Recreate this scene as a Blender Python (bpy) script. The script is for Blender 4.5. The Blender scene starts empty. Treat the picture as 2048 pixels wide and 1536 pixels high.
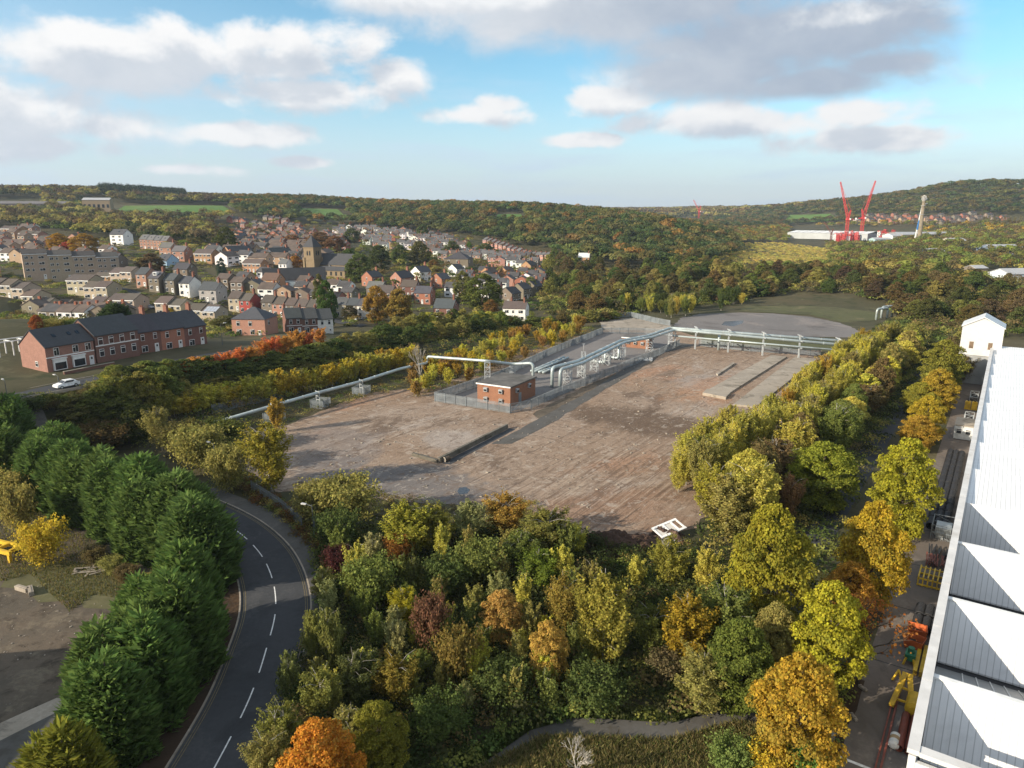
import bpy, math, random
import numpy as np
from mathutils import Vector, Matrix
R = math.radians
random.seed(7); rng = np.random.default_rng(7)
SC = bpy.context.scene
COL = SC.collection

# ------------------------------------------------------------------ camera, sky, sun, exposure
CAM_H = 42.0; FPX = 1420.0; PITCH = R(13.4)
cd = bpy.data.cameras.new('camera'); cam = bpy.data.objects.new('camera', cd); COL.objects.link(cam)
cam.location = (0, 0, CAM_H); cam.rotation_euler = (math.pi/2 - PITCH, 0, 0)
cd.sensor_width = 36; cd.lens = FPX/2048*36; cd.clip_start = 0.5; cd.clip_end = 30000
SC.camera = cam
SC.view_settings.view_transform = 'Standard'; SC.view_settings.look = 'None'
SC.view_settings.exposure = 1.0; SC.view_settings.gamma = 1.0
SC.render.engine = 'CYCLES'
SC.cycles.max_bounces = 7; SC.cycles.diffuse_bounces = 4; SC.cycles.glossy_bounces = 2
SC.cycles.transmission_bounces = 3; SC.cycles.transparent_max_bounces = 4; SC.cycles.volume_bounces = 0
SC.cycles.use_denoising = True; SC.cycles.caustics_reflective = False; SC.cycles.caustics_refractive = False
SC.cycles.sample_clamp_indirect = 4

SUN_EL = R(21); SUN_DIR = Vector((-math.cos(R(26)), -math.sin(R(26)), 0))*math.cos(SUN_EL) + Vector((0, 0, math.sin(SUN_EL)))
sd = bpy.data.lights.new('sun', 'SUN'); sd.energy = 4.3; sd.angle = R(0.5); sd.color = (1.0, 0.88, 0.71)
sun = bpy.data.objects.new('sun', sd); COL.objects.link(sun)
sun.rotation_euler = SUN_DIR.to_track_quat('Z', 'Y').to_euler(); sun.location = (-200, -40, 200)

def nd(nt, t, inp=None, **props):
    n = nt.nodes.new('ShaderNode'+t)
    for k, v in props.items(): setattr(n, k, v)
    for k, v in (inp or {}).items():
        s = n.inputs[k]
        if isinstance(v, bpy.types.NodeSocket): nt.links.new(v, s)
        else:
            if isinstance(v, tuple) and len(v) == 3 and s.type == 'RGBA': v = v+(1,)
            s.default_value = v
    return n
def math_(nt, op, a, b=0.0, c=None, clamp=False):
    inp = {0: a, 1: b}
    if c is not None: inp[2] = c
    return nd(nt, 'Math', inp, operation=op, use_clamp=clamp).outputs[0]
def mixc(nt, f, a, b, mode='MIX'):
    return nd(nt, 'MixRGB', {'Fac': f, 'Color1': a, 'Color2': b}, blend_type=mode).outputs[0]
def noise(nt, vec, scale, detail=4, rough=0.55, dist=0.0):
    return nd(nt, 'TexNoise', {'Vector': vec, 'Scale': scale, 'Detail': detail, 'Roughness': rough, 'Distortion': dist}).outputs['Fac']
def sstep(nt, v, lo, hi):
    return nd(nt, 'MapRange', {'Value': v, 'From Min': lo, 'From Max': hi}, interpolation_type='SMOOTHSTEP').outputs[0]

W = bpy.data.worlds.new('World'); SC.world = W; W.use_nodes = True
nt = W.node_tree; nt.nodes.clear()
sky = nd(nt, 'TexSky', sky_type='NISHITA', sun_disc=False, sun_elevation=SUN_EL)
sky.sun_rotation = math.atan2(SUN_DIR.x, SUN_DIR.y) % (2*math.pi)
sky.altitude = 60; sky.air_density = 1.0; sky.dust_density = 0.6; sky.ozone_density = 2.2
skyc = nd(nt, 'HueSaturation', {'Hue': 0.483, 'Saturation': 1.25, 'Value': 1.0, 'Color': sky.outputs[0]}).outputs[0]
tc = nd(nt, 'TexCoord').outputs['Generated']
sx = nd(nt, 'SeparateXYZ', {0: tc})
az = math_(nt, 'ARCTAN2', sx.outputs[0], sx.outputs[1]); el = math_(nt, 'ARCSINE', sx.outputs[2])
def azel(u, v):
    a = (u-1024)/FPX; b = (768-v)/FPX
    d = Vector((a, math.cos(PITCH)+b*math.sin(PITCH), -math.sin(PITCH)+b*math.cos(PITCH))).normalized()
    return math.atan2(d.x, d.y), math.asin(d.z)
def cvec(da, de, kx, ky):
    return nd(nt, 'CombineXYZ', {0: math_(nt, 'MULTIPLY', math_(nt, 'ADD', az, da), kx), 1: math_(nt, 'MULTIPLY', math_(nt, 'ADD', el, de), ky), 2: 3.7}).outputs[0]
AE = nd(nt, 'CombineXYZ', {0: az, 1: el, 2: 0.0}).outputs[0]
def blobs(lst, da, de):
    out = None
    for (u, v, ru, rv) in lst:
        a0, e0 = azel(u, v)
        q = nd(nt, 'VectorMath', {0: AE, 1: (FPX/ru, FPX/rv, 0), 2: ((da-a0)*FPX/ru, (de-e0)*FPX/rv, 0)}, operation='MULTIPLY_ADD').outputs[0]
        d = math_(nt, 'SUBTRACT', 1.0, nd(nt, 'VectorMath', {0: q}, operation='LENGTH').outputs['Value'])
        out = d if out is None else math_(nt, 'SMOOTH_MAX', out, d, 0.15)
    return out
WB = [(120, 110, 270, 75), (330, 100, 140, 50), (30, 200, 170, 70), (610, 120, 210, 62), (790, 150, 110, 46), (520, 80, 90, 40), (660, 185, 220, 40), (190, 255, 220, 42), (70, 290, 240, 36), (955, 232, 130, 26), (480, 268, 150, 24),
      (1500, 245, 220, 34), (1760, 278, 190, 28), (1190, 200, 95, 30), (1720, 220, 130, 34), (350, 338, 110, 14), (610, 325, 55, 12), (1165, 282, 90, 14), (1000, 210, 60, 24)]
DB = [(1230, 20, 470, 80), (920, -5, 330, 44), (1480, 80, 330, 84), (1430, 140, 270, 52), (1690, 60, 200, 78), (1640, 165, 200, 40), (1500, -100, 430, 120), (1760, 130, 110, 40)]
def dens(da, de):
    n = math_(nt, 'MULTIPLY', math_(nt, 'SUBTRACT', noise(nt, cvec(da, de, 1.0, 1.5), 8.0, 10, 0.58, 0.2), 0.5), 3.0)
    return math_(nt, 'ADD', blobs(WB, da, de), n), math_(nt, 'ADD', blobs(DB, da, de), math_(nt, 'MULTIPLY', n, 0.55)), n
w0, d0, n0 = dens(0, 0); w1, d1, n1 = dens(-0.012, 0.028)
dw = sstep(nt, w0, 0.02, 0.60); dd = sstep(nt, d0, -0.04, 0.62)
# thin streaks towards the horizon, a bright veil on the sun's side
nw = noise(nt, cvec(0.4, 0.1, 1.0, 5.5), 5.0, 6, 0.6, 0.3)
wisp = math_(nt, 'MULTIPLY', sstep(nt, nw, 0.44, 0.80), math_(nt, 'MULTIPLY', sstep(nt, el, 0.26, 0.04), 0.8))
veil = math_(nt, 'MULTIPLY', math_(nt, 'MULTIPLY', sstep(nt, az, 0.05, -0.75), sstep(nt, el, 0.34, 0.10)), 0.62)
haz = math_(nt, 'MAXIMUM', math_(nt, 'MULTIPLY', sstep(nt, el, 0.20, 0.0), 0.62), veil)
above = sstep(nt, w1, 0.02, 0.70); tex = math_(nt, 'MULTIPLY', math_(nt, 'SUBTRACT', n0, n1), 0.30)
lit = math_(nt, 'ADD', math_(nt, 'SUBTRACT', 0.95, math_(nt, 'MULTIPLY', above, 0.72)), tex, clamp=True)
cw = mixc(nt, lit, (0.46, 0.51, 0.58), (0.83, 0.82, 0.81))
aboved = sstep(nt, d1, 0.0, 0.45); sideways = math_(nt, 'ADD', 0.45, math_(nt, 'MULTIPLY', sstep(nt, az, -0.12, 0.34), 0.55))
litd = math_(nt, 'ADD', math_(nt, 'SUBTRACT', 1.0, math_(nt, 'MULTIPLY', math_(nt, 'MULTIPLY', aboved, 0.95), sideways)), math_(nt, 'MULTIPLY', tex, 0.8), clamp=True)
cdk = mixc(nt, litd, (0.36, 0.42, 0.51), (0.78, 0.79, 0.80))
b_sky = nd(nt, 'Background', {'Color': skyc, 'Strength': 0.098})
b_w = nd(nt, 'Background', {'Color': cw, 'Strength': 0.62}); b_d = nd(nt, 'Background', {'Color': cdk, 'Strength': 0.60})
b_h = nd(nt, 'Background', {'Color': (0.53, 0.65, 0.78, 1), 'Strength': 0.62})
b_o = nd(nt, 'Background', {'Color': (0.80, 0.82, 0.85, 1), 'Strength': 0.55})
def mixs(f, a, b): return nd(nt, 'MixShader', {0: f, 1: a, 2: b}).outputs[0]
nq = noise(nt, nd(nt, 'VectorMath', {0: tc, 1: (2.2, 2.2, 3.0)}, operation='MULTIPLY').outputs[0], 1.0, 6, 0.55)
out_ = math_(nt, 'MAXIMUM', sstep(nt, el, 0.34, 0.52), sstep(nt, math_(nt, 'ABSOLUTE', az), 0.80, 1.05))
over = math_(nt, 'MULTIPLY', sstep(nt, nq, 0.36, 0.58), out_)  # cloud cover added outside the frame to lift the fill in shadows
s = mixs(haz, b_sky.outputs[0], b_h.outputs[0]); s = mixs(wisp, s, b_h.outputs[0])
s = mixs(over, s, b_o.outputs[0]); s = mixs(dw, s, b_w.outputs[0]); s = mixs(dd, s, b_d.outputs[0])
nt.links.new(s, nd(nt, 'OutputWorld').inputs[0])

# ------------------------------------------------------------------ terrain
def ray(u, v):
    a = (u-1024)/FPX; b = (768-v)/FPX
    return (a, math.cos(PITCH)+b*math.sin(PITCH), -math.sin(PITCH)+b*math.cos(PITCH))
def at(u, v, z=0.0):
    d = ray(u, v); t = (z-CAM_H)/d[2]; return d[0]*t, d[1]*t
def pd(u, v, D): d = ray(u, v); return d[0]*D, d[1]*D, CAM_H+d[2]*D
def px(x, y, z):
    dz = z-CAM_H; zc = y*math.cos(PITCH)-dz*math.sin(PITCH); yc = y*math.sin(PITCH)+dz*math.cos(PITCH)
    return 1024+FPX*x/zc, 768-FPX*yc/zc, FPX/zc
DX, DY = 0.5698, 0.8218
def st(s, t): return DX*s+DY*t, DY*s-DX*t            # the site's own axes: s along the sheds, t across
CP = [  # (pixel u, v, depth) on bare ground
 (500,680,215),(620,668,225),(0,640,180),(50,602,284),(268,605,290),(365,632,282),(432,642,278),
 (18,470,560),(92,492,500),(8,500,480),(8,592,290),(76,612,285),(140,640,290),(246,566,330),(196,594,300),(560,640,290),(700,625,310),(885,638,290),(1040,640,300),(1000,600,370),(50,562,335),(120,566,340),(195,570,345),(0,560,335),(245,490,490),(300,497,475),(350,540,390),(415,520,420),(628,550,430),(750,570,390),
 (860,565,420),(970,555,470),(1060,545,500),(980,500,680),(1110,520,640),(850,480,760),(700,470,800),(560,470,780),(450,470,720),(300,460,640),(100,455,680),(0,470,600),
 (350,418,900),(220,418,900),(450,420,900),(0,415,880),(-200,388,1100),(0,388,1100),(100,386,1100),(200,389,1100),(300,396,1100),(370,402,1120),(450,404,1180),(560,402,1250),(640,404,1280),(700,411,1300),(800,414,1250),(620,415,1050),(900,415,1200),(1000,418,1150),(1100,422,1060),(1200,432,960),(1290,444,880),(1380,464,800),
 (760,440,950),(900,440,900),(1100,460,780),(1250,480,700),(1150,520,560),(1320,530,560),(1440,500,760),(1500,497,900),(1600,520,690),(1500,455,1400),(1700,476,1150),(1850,478,1000),(2048,470,900),
 (1620,452,1500),(1750,452,1300),(2000,450,1150),(1560,440,1700),(1400,440,2000),(1290,425,2600),(1450,425,2600),(1500,419,2300),(1600,413,1950),(1700,408,1700),(1790,404,1550),(1835,400,1500),(1862,386,1500),(1900,375,1500),(1960,371,1480),(2050,369,1480),(2200,372,1480),(1900,402,1400),(2000,398,1380),(1300,421,3200),(1200,424,3200),(1420,418,3000),(1930,420,1300),
 (1700,560,400),(1900,560,400),(2040,560,400),(1500,540,560),(1700,520,650),(1900,500,700)]
pts = [pd(*q) for q in CP]
for s_ in range(-20, 300, 40):
    for t_ in range(-120, 170, 48):
        pts.append((*st(s_, t_), 0.0))
pts += [(-40,50,0),(-60,70,0),(-70,40,0),(-50,92,0.2),(-62,103,1.6),(-78,112,5.5),(-91.9,123.3,9.7),(-86.5,132.7,9.7),(-81.5,141.5,9.7),(-75.5,152,9.6),(-67.5,166,9.2),(-58,183,8),(-47,205,5.5),(-36,226,2.5),(-99,111,9),(-95.3,142.5,10.3),(-86,160,10.2),(-78,176,10),(-90,95,1.5),(-120,90,4),(-120,40,2),(-100,60,0.5),(-130,135,11.5),(0,-100,0),(-200,-50,5),(200,-50,0),(150,330,0),(90,330,0),(-160,170,12),
        (-36,285,0),(-44,225,1.5),(-50,190,4),(-56,165,7),(-700,900,60),(-900,1400,70),(0,2500,60),(-1500,2500,85),(1500,2300,62),(0,6000,80),(-3000,5000,110),(3000,5000,90),(-900,300,60),(900,500,20)]
pts = np.array(pts); KC = 18.0
def kern(r2): return -np.sqrt(r2+KC*KC)
A = kern(((pts[:, None, :2]-pts[None, :, :2])**2).sum(-1)); n_ = len(pts)
M = np.zeros((n_+1, n_+1)); M[:n_, :n_] = A; M[:n_, n_] = 1; M[n_, :n_] = 1; M[range(n_), range(n_)] += 0.4
SOL = np.linalg.solve(M, np.append(pts[:, 2], 0))
def sm(x, a, b): t = np.clip((x-a)/(b-a), 0, 1); return t*t*(3-2*t)
def Z(x, y):
    x = np.atleast_1d(np.asarray(x, float)); y = np.atleast_1d(np.asarray(y, float)); out = np.zeros(x.shape)
    for i in range(0, len(x), 4000):
        r2 = (x[i:i+4000, None]-pts[None, :, 0])**2+(y[i:i+4000, None]-pts[None, :, 1])**2
        out[i:i+4000] = kern(r2) @ SOL[:n_] + SOL[n_]
    t = DY*x-DX*y
    w = np.maximum(sm(-t, 133.5, 147), sm(y, 275, 360)); w = w*np.maximum(sm(y+x*-0.0, 84, 112), sm(-x, 75, 130))
    w = np.maximum(w, sm(np.hypot(x, y), 500, 700))
    return out*w
def z1(x, y): return float(Z([x], [y])[0])
def ground(u, v, lo=30, hi=3500):
    d = ray(u, v); D = lo*np.power(hi/lo, np.linspace(0, 1, 500))
    zz = CAM_H+d[2]*D-Z(d[0]*D, d[1]*D); k = np.argmax(zz < 0)
    if zz[k] >= 0: k = len(D)-1
    f = zz[k-1]/(zz[k-1]-zz[k]) if k > 0 and zz[k] < 0 else 0
    Dm = D[k-1]+(D[k]-D[k-1])*f; x, y = d[0]*Dm, d[1]*Dm
    return x, y, z1(x, y)

# ------------------------------------------------------------------ object helpers
def tag(o, label=None, cat=None, group=None, kind=None):
    if label: o['label'] = label
    if cat: o['category'] = cat
    if group: o['group'] = group
    if kind: o['kind'] = kind
    return o
def link(name, me, parent=None, loc=None, rot=None, color=None):
    o = bpy.data.objects.new(name, me); COL.objects.link(o)
    if parent: o.parent = parent
    if loc is not None: o.location = loc
    if rot is not None: o.rotation_euler = (0, 0, rot) if isinstance(rot, (int, float)) else rot
    if color is not None: o.color = (*color, 1)
    return o
def thing(name, label, cat, loc=(0, 0, 0), rz=0, group=None):
    return tag(link(name, None, None, loc, rz), label, cat, group)
ONES = 'first second third fourth fifth sixth seventh eighth ninth tenth eleventh twelfth thirteenth fourteenth fifteenth sixteenth seventeenth eighteenth nineteenth'.split()
TENS = {2: 'twent', 3: 'thirt', 4: 'fort', 5: 'fift', 6: 'sixt', 7: 'sevent', 8: 'eight', 9: 'ninet'}
def nth(n):
    if n > 99: return 'hundredth' if n == 100 else 'hundred-and-'+nth(n-100)
    if n < 20: return ONES[n-1]
    t, o = divmod(n, 10)
    return TENS[t]+('ieth' if o == 0 else 'y-'+ONES[o-1])

class MB:
    """collects shapes into one mesh"""
    def __init__(s): s.v = []; s.f = []; s.m = []
    def poly(s, vs, fs, m=0):
        k = len(s.v); s.v += [tuple(p) for p in vs]; s.f += [tuple(i+k for i in f) for f in fs]; s.m += [m]*len(fs); return s
    def box(s, c, d, m=0, rz=0.0):
        x, y, z = d[0]/2, d[1]/2, d[2]/2; cs, sn = math.cos(rz), math.sin(rz)
        vs = [(c[0]+a*x*cs-b*y*sn, c[1]+a*x*sn+b*y*cs, c[2]+e*z) for e in (-1, 1) for a, b in ((-1, -1), (1, -1), (1, 1), (-1, 1))]
        return s.poly(vs, [(3, 2, 1, 0), (4, 5, 6, 7), (0, 1, 5, 4), (1, 2, 6, 5), (2, 3, 7, 6), (3, 0, 4, 7)], m)
    def bar(s, a, b, w, h=None, m=0):
        h = h or w; a, b = Vector(a), Vector(b); d = (b-a).normalized()
        up = Vector((0, 0, 1)) if abs(d.z) < 0.95 else Vector((1, 0, 0))
        x = d.cross(up).normalized()*w/2; y = x.cross(d).normalized()*h/2
        vs = [p+q for p in (a, b) for q in (-x-y, x-y, x+y, -x+y)]
        return s.poly(vs, [(3, 2, 1, 0), (4, 5, 6, 7), (0, 1, 5, 4), (1, 2, 6, 5), (2, 3, 7, 6), (3, 0, 4, 7)], m)
    def tube(s, path, r, n=10, m=0, cap=True):
        path = [Vector(p) for p in path]; rs = r if isinstance(r, (list, tuple)) else [r]*len(path)
        u = None; rings = []
        for i, p in enumerate(path):
            d = (path[min(i+1, len(path)-1)]-path[max(i-1, 0)]).normalized()
            if u is None:
                u = d.cross(Vector((0, 0, 1)) if abs(d.z) < 0.9 else Vector((1, 0, 0))).normalized()
            else: u = (u-d*u.dot(d)).normalized()
            w = d.cross(u)
            rings.append([p+(u*math.cos(2*math.pi*k/n)+w*math.sin(2*math.pi*k/n))*rs[i] for k in range(n)])
        vs = [q for rg in rings for q in rg]; fs = []
        for i in range(len(path)-1):
            for k in range(n): fs.append((i*n+k, i*n+(k+1) % n, (i+1)*n+(k+1) % n, (i+1)*n+k))
        if cap: fs += [tuple(range(n-1, -1, -1)), tuple(range((len(path)-1)*n, len(path)*n))]
        return s.poly(vs, fs, m)
    def cyl(s, c, r, h, n=14, m=0, r2=None):
        return s.tube([c, (c[0], c[1], c[2]+h)], [r, r if r2 is None else r2], n, m)
    def mesh(s, name, mats, smooth=False):
        me = bpy.data.meshes.new(name); me.from_pydata(s.v, [], s.f)
        for q in (mats if isinstance(mats, (list, tuple)) else [mats]): me.materials.append(q)
        me.polygons.foreach_set('material_index', s.m)
        if smooth: me.polygons.foreach_set('use_smooth', [True]*len(s.f))
        me.update(); return me
    def build(s, name, mats, parent=None, smooth=False, loc=None, color=None):
        return link(name, s.mesh(name, mats, smooth), parent, loc, None, color)
def elbow(path, rad, n=5):
    """rounds the corners of a polyline"""
    P = [Vector(p) for p in path]; out = [P[0]]
    for a, b, c in zip(P, P[1:], P[2:]):
        r = min(rad, (b-a).length*0.45, (c-b).length*0.45)
        p, q = b+(a-b).normalized()*r, b+(c-b).normalized()*r
        for k in range(n+1):
            t = k/n; out.append(p*(1-t)**2+b*2*t*(1-t)+q*t*t)
    return out+[P[-1]]
def quads_mesh(name, V, mat, tint=None, clump=None, tri=False):
    """V: (n,4,3) array of separate leaf faces"""
    k = 3 if tri else 4; n = len(V); me = bpy.data.meshes.new(name)
    me.vertices.add(n*k); me.vertices.foreach_set('co', np.ascontiguousarray(V, np.float32).ravel())
    me.loops.add(n*k); me.loops.foreach_set('vertex_index', np.arange(n*k, dtype=np.int32))
    me.polygons.add(n); me.polygons.foreach_set('loop_start', np.arange(0, n*k, k, dtype=np.int32))
    me.materials.append(mat)
    if tint is not None:
        a = me.color_attributes.new('tint', 'FLOAT_COLOR', 'POINT'); c = np.ones((n, k, 4), np.float32); c[:, :, :3] = np.asarray(tint)[:, None, :]; a.data.foreach_set('color', c.ravel())
    if clump is not None:
        a = me.attributes.new('clump', 'FLOAT', 'POINT'); a.data.foreach_set('value', np.repeat(np.asarray(clump, np.float32), k))
    me.update(); me.validate(); return me

# ------------------------------------------------------------------ materials
def newmat(name):
    m = bpy.data.materials.new(name); m.use_nodes = True; t = m.node_tree; t.nodes.clear()
    return m, t
def finish(t, col, rough=0.9, metal=0.0, bump=None, bs=0.3, bd=0.05, spec=0.3):
    p = nd(t, 'BsdfPrincipled', {'Base Color': col, 'Roughness': rough, 'Metallic': metal, 'Specular IOR Level': spec})
    if bump is not None:
        b = nd(t, 'Bump', {'Height': bump, 'Strength': bs, 'Distance': bd}); t.links.new(b.outputs[0], p.inputs['Normal'])
    t.links.new(p.outputs[0], nd(t, 'OutputMaterial').inputs[0])
def obco(t): return nd(t, 'TexCoord').outputs['Object']
def wpos(t): return nd(t, 'NewGeometry').outputs['Position']
def simple(name, c, rough=0.7, metal=0.0, var=0.25, scale=1.2, spec=0.3, dirt=None):
    m, t = newmat(name); n = noise(t, wpos(t), scale, 5)
    col = mixc(t, sstep(t, n, 0.3, 0.75), tuple(x*(1-var) for x in c), tuple(min(1, x*(1+var*0.6)) for x in c))
    if dirt:
        n2 = noise(t, wpos(t), scale*0.35, 6, 0.65); col = mixc(t, math_(t, 'MULTIPLY', sstep(t, n2, 0.5, 0.72), 0.7), col, dirt)
    finish(t, col, rough, metal, spec=spec); return m
def tinted(name, var=0.3, scale=2.0, rough=0.85, lines=None):
    """takes the object's own colour; fine mottling, optional courses"""
    m, t = newmat(name); oc = nd(t, 'ObjectInfo').outputs['Color']; p = wpos(t)
    n = noise(t, p, scale, 6, 0.65); n2 = noise(t, p, scale*0.25, 4)
    k = math_(t, 'ADD', math_(t, 'MULTIPLY', math_(t, 'SUBTRACT', n, 0.5), var*2.2), math_(t, 'ADD', 1.0, math_(t, 'MULTIPLY', math_(t, 'SUBTRACT', n2, 0.5), var*1.3)))
    if lines:
        w = nd(t, 'TexWave', {'Vector': p, 'Scale': lines, 'Distortion': 0.3}, bands_direction='Z').outputs['Fac']
        k = math_(t, 'MULTIPLY', k, math_(t, 'ADD', 0.88, math_(t, 'MULTIPLY', w, 0.2)))
    kk = nd(t, 'CombineXYZ', {0: k, 1: k, 2: k}).outputs[0]
    finish(t, mixc(t, 1.0, oc, kk, 'MULTIPLY'), rough); return m
def leafmat(name, attr):
    m, t = newmat(name)
    if attr: base = nd(t, 'Attribute', attribute_name='tint').outputs['Color']
    else: base = nd(t, 'ObjectInfo').outputs['Color']
    ri = nd(t, 'NewGeometry').outputs['Random Per Island']
    cl = nd(t, 'Attribute', attribute_name='clump').outputs['Fac']
    g = nd(t, 'HueSaturation', {'Hue': 0.5, 'Saturation': 0.95, 'Value': 0.85, 'Color': mixc(t, 0.5, base, (0.105, 0.135, 0.028))}).outputs[0]
    base = mixc(t, math_(t, 'MULTIPLY', sstep(t, math_(t, 'ADD', cl, math_(t, 'MULTIPLY', ri, 0.35)), 0.55, 1.2), 0.75), base, g)
    h = nd(t, 'HueSaturation', {'Hue': math_(t, 'ADD', 0.488, math_(t, 'MULTIPLY', ri, 0.026)), 'Saturation': 1.0, 'Value': math_(t, 'ADD', 0.85 if attr else 0.68, math_(t, 'MULTIPLY', nd(t, 'TexWhiteNoise', {'W': ri}, noise_dimensions='1D').outputs[0], 0.3 if attr else 0.75)), 'Color': base}).outputs[0]
    d = nd(t, 'BsdfDiffuse', {'Color': h}); tr = nd(t, 'BsdfTranslucent', {'Color': h})
    t.links.new(nd(t, 'MixShader', {0: 0.42, 1: d.outputs[0], 2: tr.outputs[0]}).outputs[0], nd(t, 'OutputMaterial').inputs[0])
    return m
MAT = {}
MAT['leaf'] = leafmat('leaf', False); MAT['leaf_mass'] = leafmat('leaf_mass', True)
MAT['bark'] = simple('bark', (0.085, 0.066, 0.048), 0.95, var=0.4, scale=6)
MAT['birch_bark'] = simple('birch_bark', (0.42, 0.39, 0.34), 0.85, var=0.4, scale=4, dirt=(0.07, 0.06, 0.05))
MAT['brick'] = tinted('brick', 0.30, 3.5); MAT['render'] = tinted('render', 0.12, 1.2); MAT['tiles'] = tinted('tiles', 0.28, 2.4, lines=1.6); MAT['paint'] = tinted('paint', 0.18, 3, 0.55)
MAT['white'] = simple('white_frame', (0.72, 0.72, 0.70), 0.5, var=0.12)
MAT['glass'] = simple('dark_glass', (0.025, 0.03, 0.035), 0.12, var=0.3, spec=0.6)
MAT['asphalt'] = None
def groundmat(name, cols, scales=(0.02, 0.12, 0.9), rot=0.0, stretch=1.0, rough=0.95, bs=0.5, bd=0.1, speck=None):
    """layered mottled ground: cols = base, second, dark patches, pale patches"""
    m, t = newmat(name); p = nd(t, 'Mapping', {'Vector': wpos(t), 'Rotation': (0, 0, rot), 'Scale': (1, stretch, 1)}).outputs[0]; q = wpos(t)
    a = noise(t, p, scales[0], 6, 0.6, 0.4); b = noise(t, p, scales[1], 7, 0.65, 0.6); c = noise(t, q, scales[2], 6, 0.7)
    col = mixc(t, sstep(t, a, 0.38, 0.62), cols[0], cols[1])
    col = mixc(t, math_(t, 'MULTIPLY', sstep(t, math_(t, 'ADD', b, math_(t, 'MULTIPLY', math_(t, 'SUBTRACT', c, 0.5), 0.35)), 0.50, 0.66), 0.85), col, cols[2])
    b2 = noise(t, nd(t, 'Mapping', {'Vector': p, 'Location': (31, 17, 0)}).outputs[0], scales[1]*0.7, 7, 0.62, 0.5)
    col = mixc(t, math_(t, 'MULTIPLY', sstep(t, math_(t, 'ADD', b2, math_(t, 'MULTIPLY', math_(t, 'SUBTRACT', c, 0.5), 0.3)), 0.54, 0.68), 0.75), col, cols[3])
    v = math_(t, 'ADD', 0.72, math_(t, 'MULTIPLY', c, 0.56)); col = mixc(t, 1.0, col, nd(t, 'CombineXYZ', {0: v, 1: v, 2: v}).outputs[0], 'MULTIPLY')
    if speck:
        s_ = noise(t, q, 3.1, 3, 0.7); col = mixc(t, sstep(t, s_, 0.64, 0.72), col, speck)
    h = math_(t, 'ADD', math_(t, 'MULTIPLY', b, 0.8), c)
    finish(t, col, rough, bump=h, bs=bs, bd=bd, spec=0.15); return m
MAT['earth'] = groundmat('earth', [(0.060, 0.058, 0.030), (0.085, 0.072, 0.040), (0.035, 0.042, 0.018), (0.11, 0.10, 0.055)])
MAT['yard_dirt'] = groundmat('yard_dirt', [(0.125, 0.098, 0.072), (0.092, 0.078, 0.06), (0.05, 0.04, 0.03), (0.17, 0.14, 0.10)], (0.09, 0.38, 1.8), speck=(0.16, 0.15, 0.12))
MAT['grass'] = groundmat('grass', [(0.07, 0.115, 0.028), (0.10, 0.13, 0.035), (0.05, 0.07, 0.022), (0.12, 0.12, 0.05)], (0.01, 0.05, 0.6))
MAT['field'] = groundmat('field', [(0.085, 0.16, 0.032), (0.10, 0.17, 0.04), (0.07, 0.12, 0.03), (0.13, 0.17, 0.05)], (0.006, 0.02, 0.3))
MAT['rough_grass'] = groundmat('rough_grass', [(0.105, 0.10, 0.05), (0.085, 0.09, 0.04), (0.06, 0.058, 0.03), (0.15, 0.13, 0.07)], (0.02, 0.1, 0.9))
MAT['gravel'] = groundmat('gravel', [(0.19, 0.175, 0.165), (0.155, 0.145, 0.14), (0.11, 0.10, 0.095), (0.24, 0.21, 0.19)], (0.015, 0.06, 1.0), speck=(0.26, 0.25, 0.23))
MAT['road'] = groundmat('road', [(0.062, 0.064, 0.068), (0.052, 0.054, 0.058), (0.042, 0.044, 0.047), (0.075, 0.076, 0.078)], (0.04, 0.25, 2.5), bs=0.15, bd=0.01)
MAT['pavement'] = groundmat('pavement', [(0.105, 0.10, 0.092), (0.09, 0.086, 0.08), (0.07, 0.064, 0.055), (0.13, 0.12, 0.11)], (0.05, 0.3, 2.0), bs=0.2, bd=0.02)
MAT['yard'] = groundmat('yard', [(0.155, 0.13, 0.112), (0.128, 0.11, 0.096), (0.09, 0.078, 0.066), (0.19, 0.165, 0.14)], (0.05, 0.16, 2.0), rot=R(55), stretch=0.5, bs=0.2, bd=0.02, speck=(0.12, 0.09, 0.06))
MAT['concrete'] = groundmat('concrete', [(0.33, 0.285, 0.23), (0.28, 0.245, 0.20), (0.15, 0.13, 0.10), (0.38, 0.335, 0.28)], (0.05, 0.25, 2.0), bs=0.2, bd=0.03)
MAT['litter'] = groundmat('litter', [(0.055, 0.036, 0.022), (0.045, 0.03, 0.02), (0.028, 0.022, 0.014), (0.085, 0.05, 0.026)], (0.06, 0.4, 4.0))
MAT['water'] = simple('water', (0.03, 0.03, 0.03), 0.22, var=0.1, spec=0.7)
MAT['white_line'] = simple('white_line', (0.70, 0.70, 0.68), 0.7, var=0.2, scale=3)
MAT['yellow_line'] = simple('yellow_line', (0.17, 0.135, 0.07), 0.8, var=0.3, scale=3)

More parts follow.
